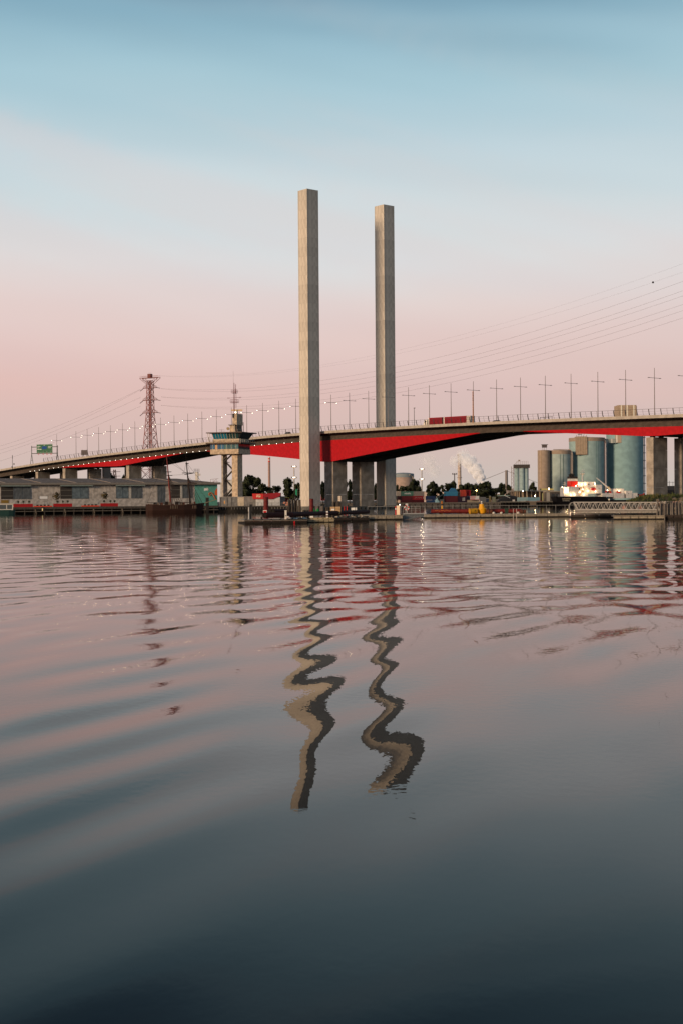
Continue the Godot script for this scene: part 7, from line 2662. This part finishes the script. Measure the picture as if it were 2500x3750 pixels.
		var bulb := part("lamp_bulb", s, glow(1.0, 0.78, 0.5, 30.0), o)
		bulb.position = Vector3(v.x, v.y, q[2])
		lamp_light("ship_lamp_light", o.transform * bulb.position, Color(1.0, 0.82, 0.6), q[3])

const SHIP_X := 0.153130
const SHIP_XX := 0.00000504
const SHIP_Y := 269.1773
const SHIP_YX := -0.000756
const SHIP_YY := 0.145291
# where a point of the ship's near side lies, from its place along and above it
func local_ship(a: float, b: float) -> Vector2:
	return Vector2((a - 2038.0) * SHIP_X + (a - 2038.0) * (a - 2038.0) * SHIP_XX, SHIP_Y + (a - 2038.0) * SHIP_YX - b * SHIP_YY)

# ---------------------------------------------------------------- trees and steam
func tree_kind(seed_: int, lobes: int, spread: float) -> Node3D:
	# one unit wide and one unit high; stretched to size by each copy
	rng.seed = seed_
	var o := Node3D.new()
	var s := st()
	tube(s, Vector3.ZERO, Vector3(0.02, 0.45, 0), 0.045, 0.03, 6)
	part("trunk", s, mt(0.035, 0.027, 0.02), o)
	var centres := []
	for i in lobes:
		var a := rng.randf() * TAU
		var r := rng.randf_range(0.08, 0.3) * spread
		centres.append([Vector3(cos(a) * r, rng.randf_range(0.28, 0.86), sin(a) * r), rng.randf_range(0.08, 0.17)])
	centres.append([Vector3(0, 0.36, 0), 0.22])
	centres.append([Vector3(rng.randf_range(-0.1, 0.1), 0.82, 0), 0.15])
	for c in centres:
		s = st()
		tube(s, Vector3(0, 0.25, 0), c[0], 0.018, 0.008, 4)
		part("limb", s, mt(0.035, 0.027, 0.02), o)
	s = st()
	for c in centres:
		for i in 230:
			var d := Vector3(rng.randfn(), rng.randfn() * 0.9, rng.randfn()).normalized()
			var p: Vector3 = c[0] + d * c[1] * pow(rng.randf(), 0.33) * rng.randf_range(0.85, 1.12)
			if p.y < 0.08: continue
			var along := Vector3(rng.randfn(), rng.randfn(), rng.randfn()).normalized() * rng.randf_range(0.026, 0.055)
			var across := along.cross(Vector3(rng.randfn(), rng.randfn(), rng.randfn()).normalized()) * 0.75
			var g := rng.randf_range(0.55, 1.4)
			s.set_color(Color(0.036 * g, 0.043 * g, 0.022 * g))
			tri(s, p - along, p + across, p + along, d)
			tri(s, p - along, p + along, p - across, d)
	var m := mt(1.0, 1.0, 1.0, 0.9)
	m.vertex_color_use_as_albedo = true
	part("crown", s, m, o)
	return o

func make_trees() -> void:
	var kinds := [tree_kind(101, 16, 1.05), tree_kind(102, 13, 1.3), tree_kind(103, 15, 0.85), tree_kind(104, 18, 1.15), tree_kind(105, 12, 1.35)]
	# foot, width, height, kind, label
	var spots := [
		[Vector3(-41.86, 6.26, -640.0), 7.69, 8.43, 3, "large irregular dark tree just right of the control tower column"],
		[Vector3(-45.38, 6.34, -655.0), 4.32, 6.09, 0, "smaller dark tree half hidden by the control tower column"],
		[Vector3(-38.87, 7.14, -700.0), 6.78, 4.61, 1, "broad low dark tree left of the banded brick chimney"],
		[Vector3(-34.81, 7.05, -750.0), 5.81, 3.92, 4, "low dark bush right of the banded brick chimney"],
		[Vector3(-24.13, 5.79, -650.0), 6.05, 7.81, 2, "tall dark dense tree left of the lit mast by the taller tower"],
		[Vector3(-21.51, 6.34, -700.0), 3.53, 5.7, 0, "dark tree touching the left side of the taller tower"],
		[Vector3(-9.92, 7.85, -770.0), 2.98, 5.67, 0, "dark tree seen in the gap right of the taller tower"],
		[Vector3(4.56, 8.19, -770.0), 3.58, 5.97, 3, "dark tree seen in the gap between the middle piers"],
		[Vector3(18.58, 8.09, -770.0), 2.39, 4.18, 2, "sliver of dark tree seen just left of the right tower"],
		[Vector3(32.77, 8.21, -835.0), 4.21, 3.88, 1, "low dark tree against the right side of the right tower"],
		[Vector3(36.75, 8.16, -830.0), 5.79, 3.06, 4, "low round bush in front of the round tank"],
		[Vector3(42.16, 8.13, -832.0), 6.45, 3.55, 3, "broad bush at the right foot of the round tank"],
		[Vector3(44.07, 8.55, -850.0), 5.93, 6.92, 0, "tall dark tree at the right edge of the round tank"],
		[Vector3(54.11, 5.47, -835.0), 6.8, 8.41, 1, "open tall tree in front of the pinkish warehouse"],
		[Vector3(59.34, 5.79, -845.0), 3.93, 2.62, 2, "low dark shrub right of the open tall tree"],
		[Vector3(63.82, 7.41, -850.0), 7.25, 5.27, 4, "dark tree above the left part of the bright blue container"],
		[Vector3(69.38, 8.49, -870.0), 4.38, 6.07, 2, "slim dark tree in front of the white chimney"],
		[Vector3(73.51, 8.26, -865.0), 6.71, 4.19, 1, "low spreading dark tree behind the orange-red containers"],
		[Vector3(77.41, 8.03, -860.0), 5.33, 5.17, 0, "round dark tree behind the crimson container"],
		[Vector3(80.96, 7.29, -850.0), 5.93, 5.11, 3, "dark tree behind the orange street lamp"],
		[Vector3(88.03, 6.25, -850.0), 7.58, 7.58, 3, "big dark tree right of the steam plume"],
		[Vector3(89.57, 3.26, -822.0), 7.97, 6.37, 4, "dense dark tree left of the low teal-roofed building"],
		[Vector3(83.0, 2.99, -820.0), 8.58, 6.67, 1, "dense dark tree behind the ochre hut"],
		[Vector3(78.49, 3.99, -826.0), 5.44, 4.8, 2, "dark tree behind the white sign board"],
		[Vector3(102.3, 9.65, -900.0), 4.19, 3.84, 0, "small round tree on the skyline left of the blue-grey silos"],
		[Vector3(107.18, 9.62, -900.0), 3.49, 2.44, 4, "lowest small tree on the skyline beside the blue-grey silos"],
		[Vector3(116.75, 9.74, -860.0), 4.33, 3.67, 1, "small dark tree between the blue-grey silos and the beige shaft"],
		[Vector3(-147.2, 18.28, -900.0), 5.23, 2.79, 3, "dark tree top showing over the shed roof below the bridge"],
		[Vector3(-135.92, 17.9, -880.0), 3.41, 1.71, 2, "tiny tree top over the shed roof beside the left pier"],
	]
	for q in spots:
		var o: Node3D = kinds[q[3]].duplicate()
		o.name = numbered("leafy_tree", self)
		add_child(o, true)
		var at: Vector3 = q[0]
		var h: float = q[2]
		var foot := minf(at.y, 1.9)
		o.position = Vector3(at.x, foot, at.z)
		o.scale = Vector3(q[1] * 1.7, (h + at.y - foot) * 1.12, q[1] * 1.7)
		o.rotation.y = fmod(at.x * 7.0, 6.0)
		tag(o, q[4], "tree", "dark trees behind the quays")
	for k in kinds: k.free()

func make_smoke() -> void:
	# countless droplets: small white flakes, densest near the roof vent and thinning as the plume drifts up and to the left
	rng.seed = 14
	var flake := st()
	tri(flake, Vector3(-0.5, -0.3, 0), Vector3(0.5, -0.3, 0), Vector3(0, 0.55, 0), Vector3.BACK)
	var mm := MultiMesh.new()
	mm.transform_format = MultiMesh.TRANSFORM_3D
	mm.mesh = flake.commit()
	var line := [[Vector3(126.86, 18.32, -1262.0), 2.2, 260], [Vector3(124.14, 20.81, -1264.0), 3.0, 380], [Vector3(125.82, 23.77, -1266.0), 3.6, 460], [Vector3(121.86, 25.8, -1268.0), 4.0, 460], [Vector3(123.6, 28.98, -1268.0), 4.2, 460], [Vector3(120.85, 30.27, -1270.0), 4.4, 440], [Vector3(117.59, 30.34, -1272.0), 3.6, 260], [Vector3(122.29, 33.26, -1272.0), 4.2, 340], [Vector3(118.3, 34.82, -1274.0), 5.0, 340], [Vector3(114.54, 36.38, -1276.0), 5.2, 260], [Vector3(117.71, 39.38, -1278.0), 5.2, 220], [Vector3(112.69, 39.97, -1280.0), 6.0, 190], [Vector3(110.65, 44.02, -1282.0), 6.4, 130], [Vector3(104.32, 38.66, -1284.0), 6.5, 90], [Vector3(82.79, 35.24, -1290.0), 9.0, 70], [Vector3(85.25, 28.97, -1290.0), 6.0, 40], [Vector3(77.83, 41.02, -1290.0), 9.0, 50]]
	var spots := []
	for q in line:
		for i in int(q[2] * 38.0):
			var d := Vector3(rng.randfn(), rng.randfn() * 0.85, rng.randfn())
			if d.length() > 1.9: d = d.normalized() * rng.randf() * 1.9
			spots.append(q[0] + d * q[1] * 0.55)
	mm.instance_count = spots.size()
	for i in spots.size():
		mm.set_instance_transform(i, Transform3D(Basis.from_euler(Vector3(rng.randfn() * 0.4, -0.7 + rng.randfn() * 0.5, rng.randf() * TAU)).scaled(Vector3.ONE * rng.randf_range(0.14, 0.36)), spots[i]))
	var m := mt(0.97, 0.97, 1.0, 1.0)
	m.backlight_enabled = true
	m.backlight = Color(0.9, 0.9, 0.9)
	var o := MultiMeshInstance3D.new()
	o.name = "steam_plume"
	o.multimesh = mm
	o.material_override = m
	add_child(o, true)
	tag(o, "white steam plume drifting up to the left from the works roof", "steam", "", "stuff")

func build_all() -> void:
	make_land()
	make_bridge()
	make_towers()
	make_wharf()
	make_shed()
	make_control_tower()
	make_quay_left()
	make_left_details()
	make_far_side()
	make_silos()
	make_cargo_ship()
	make_pylon()
	make_schooner()
	make_trees()
	make_docks()
	make_gangway()
	make_lamp_posts()
	make_traffic()
	make_wharf_things()
	make_smoke()
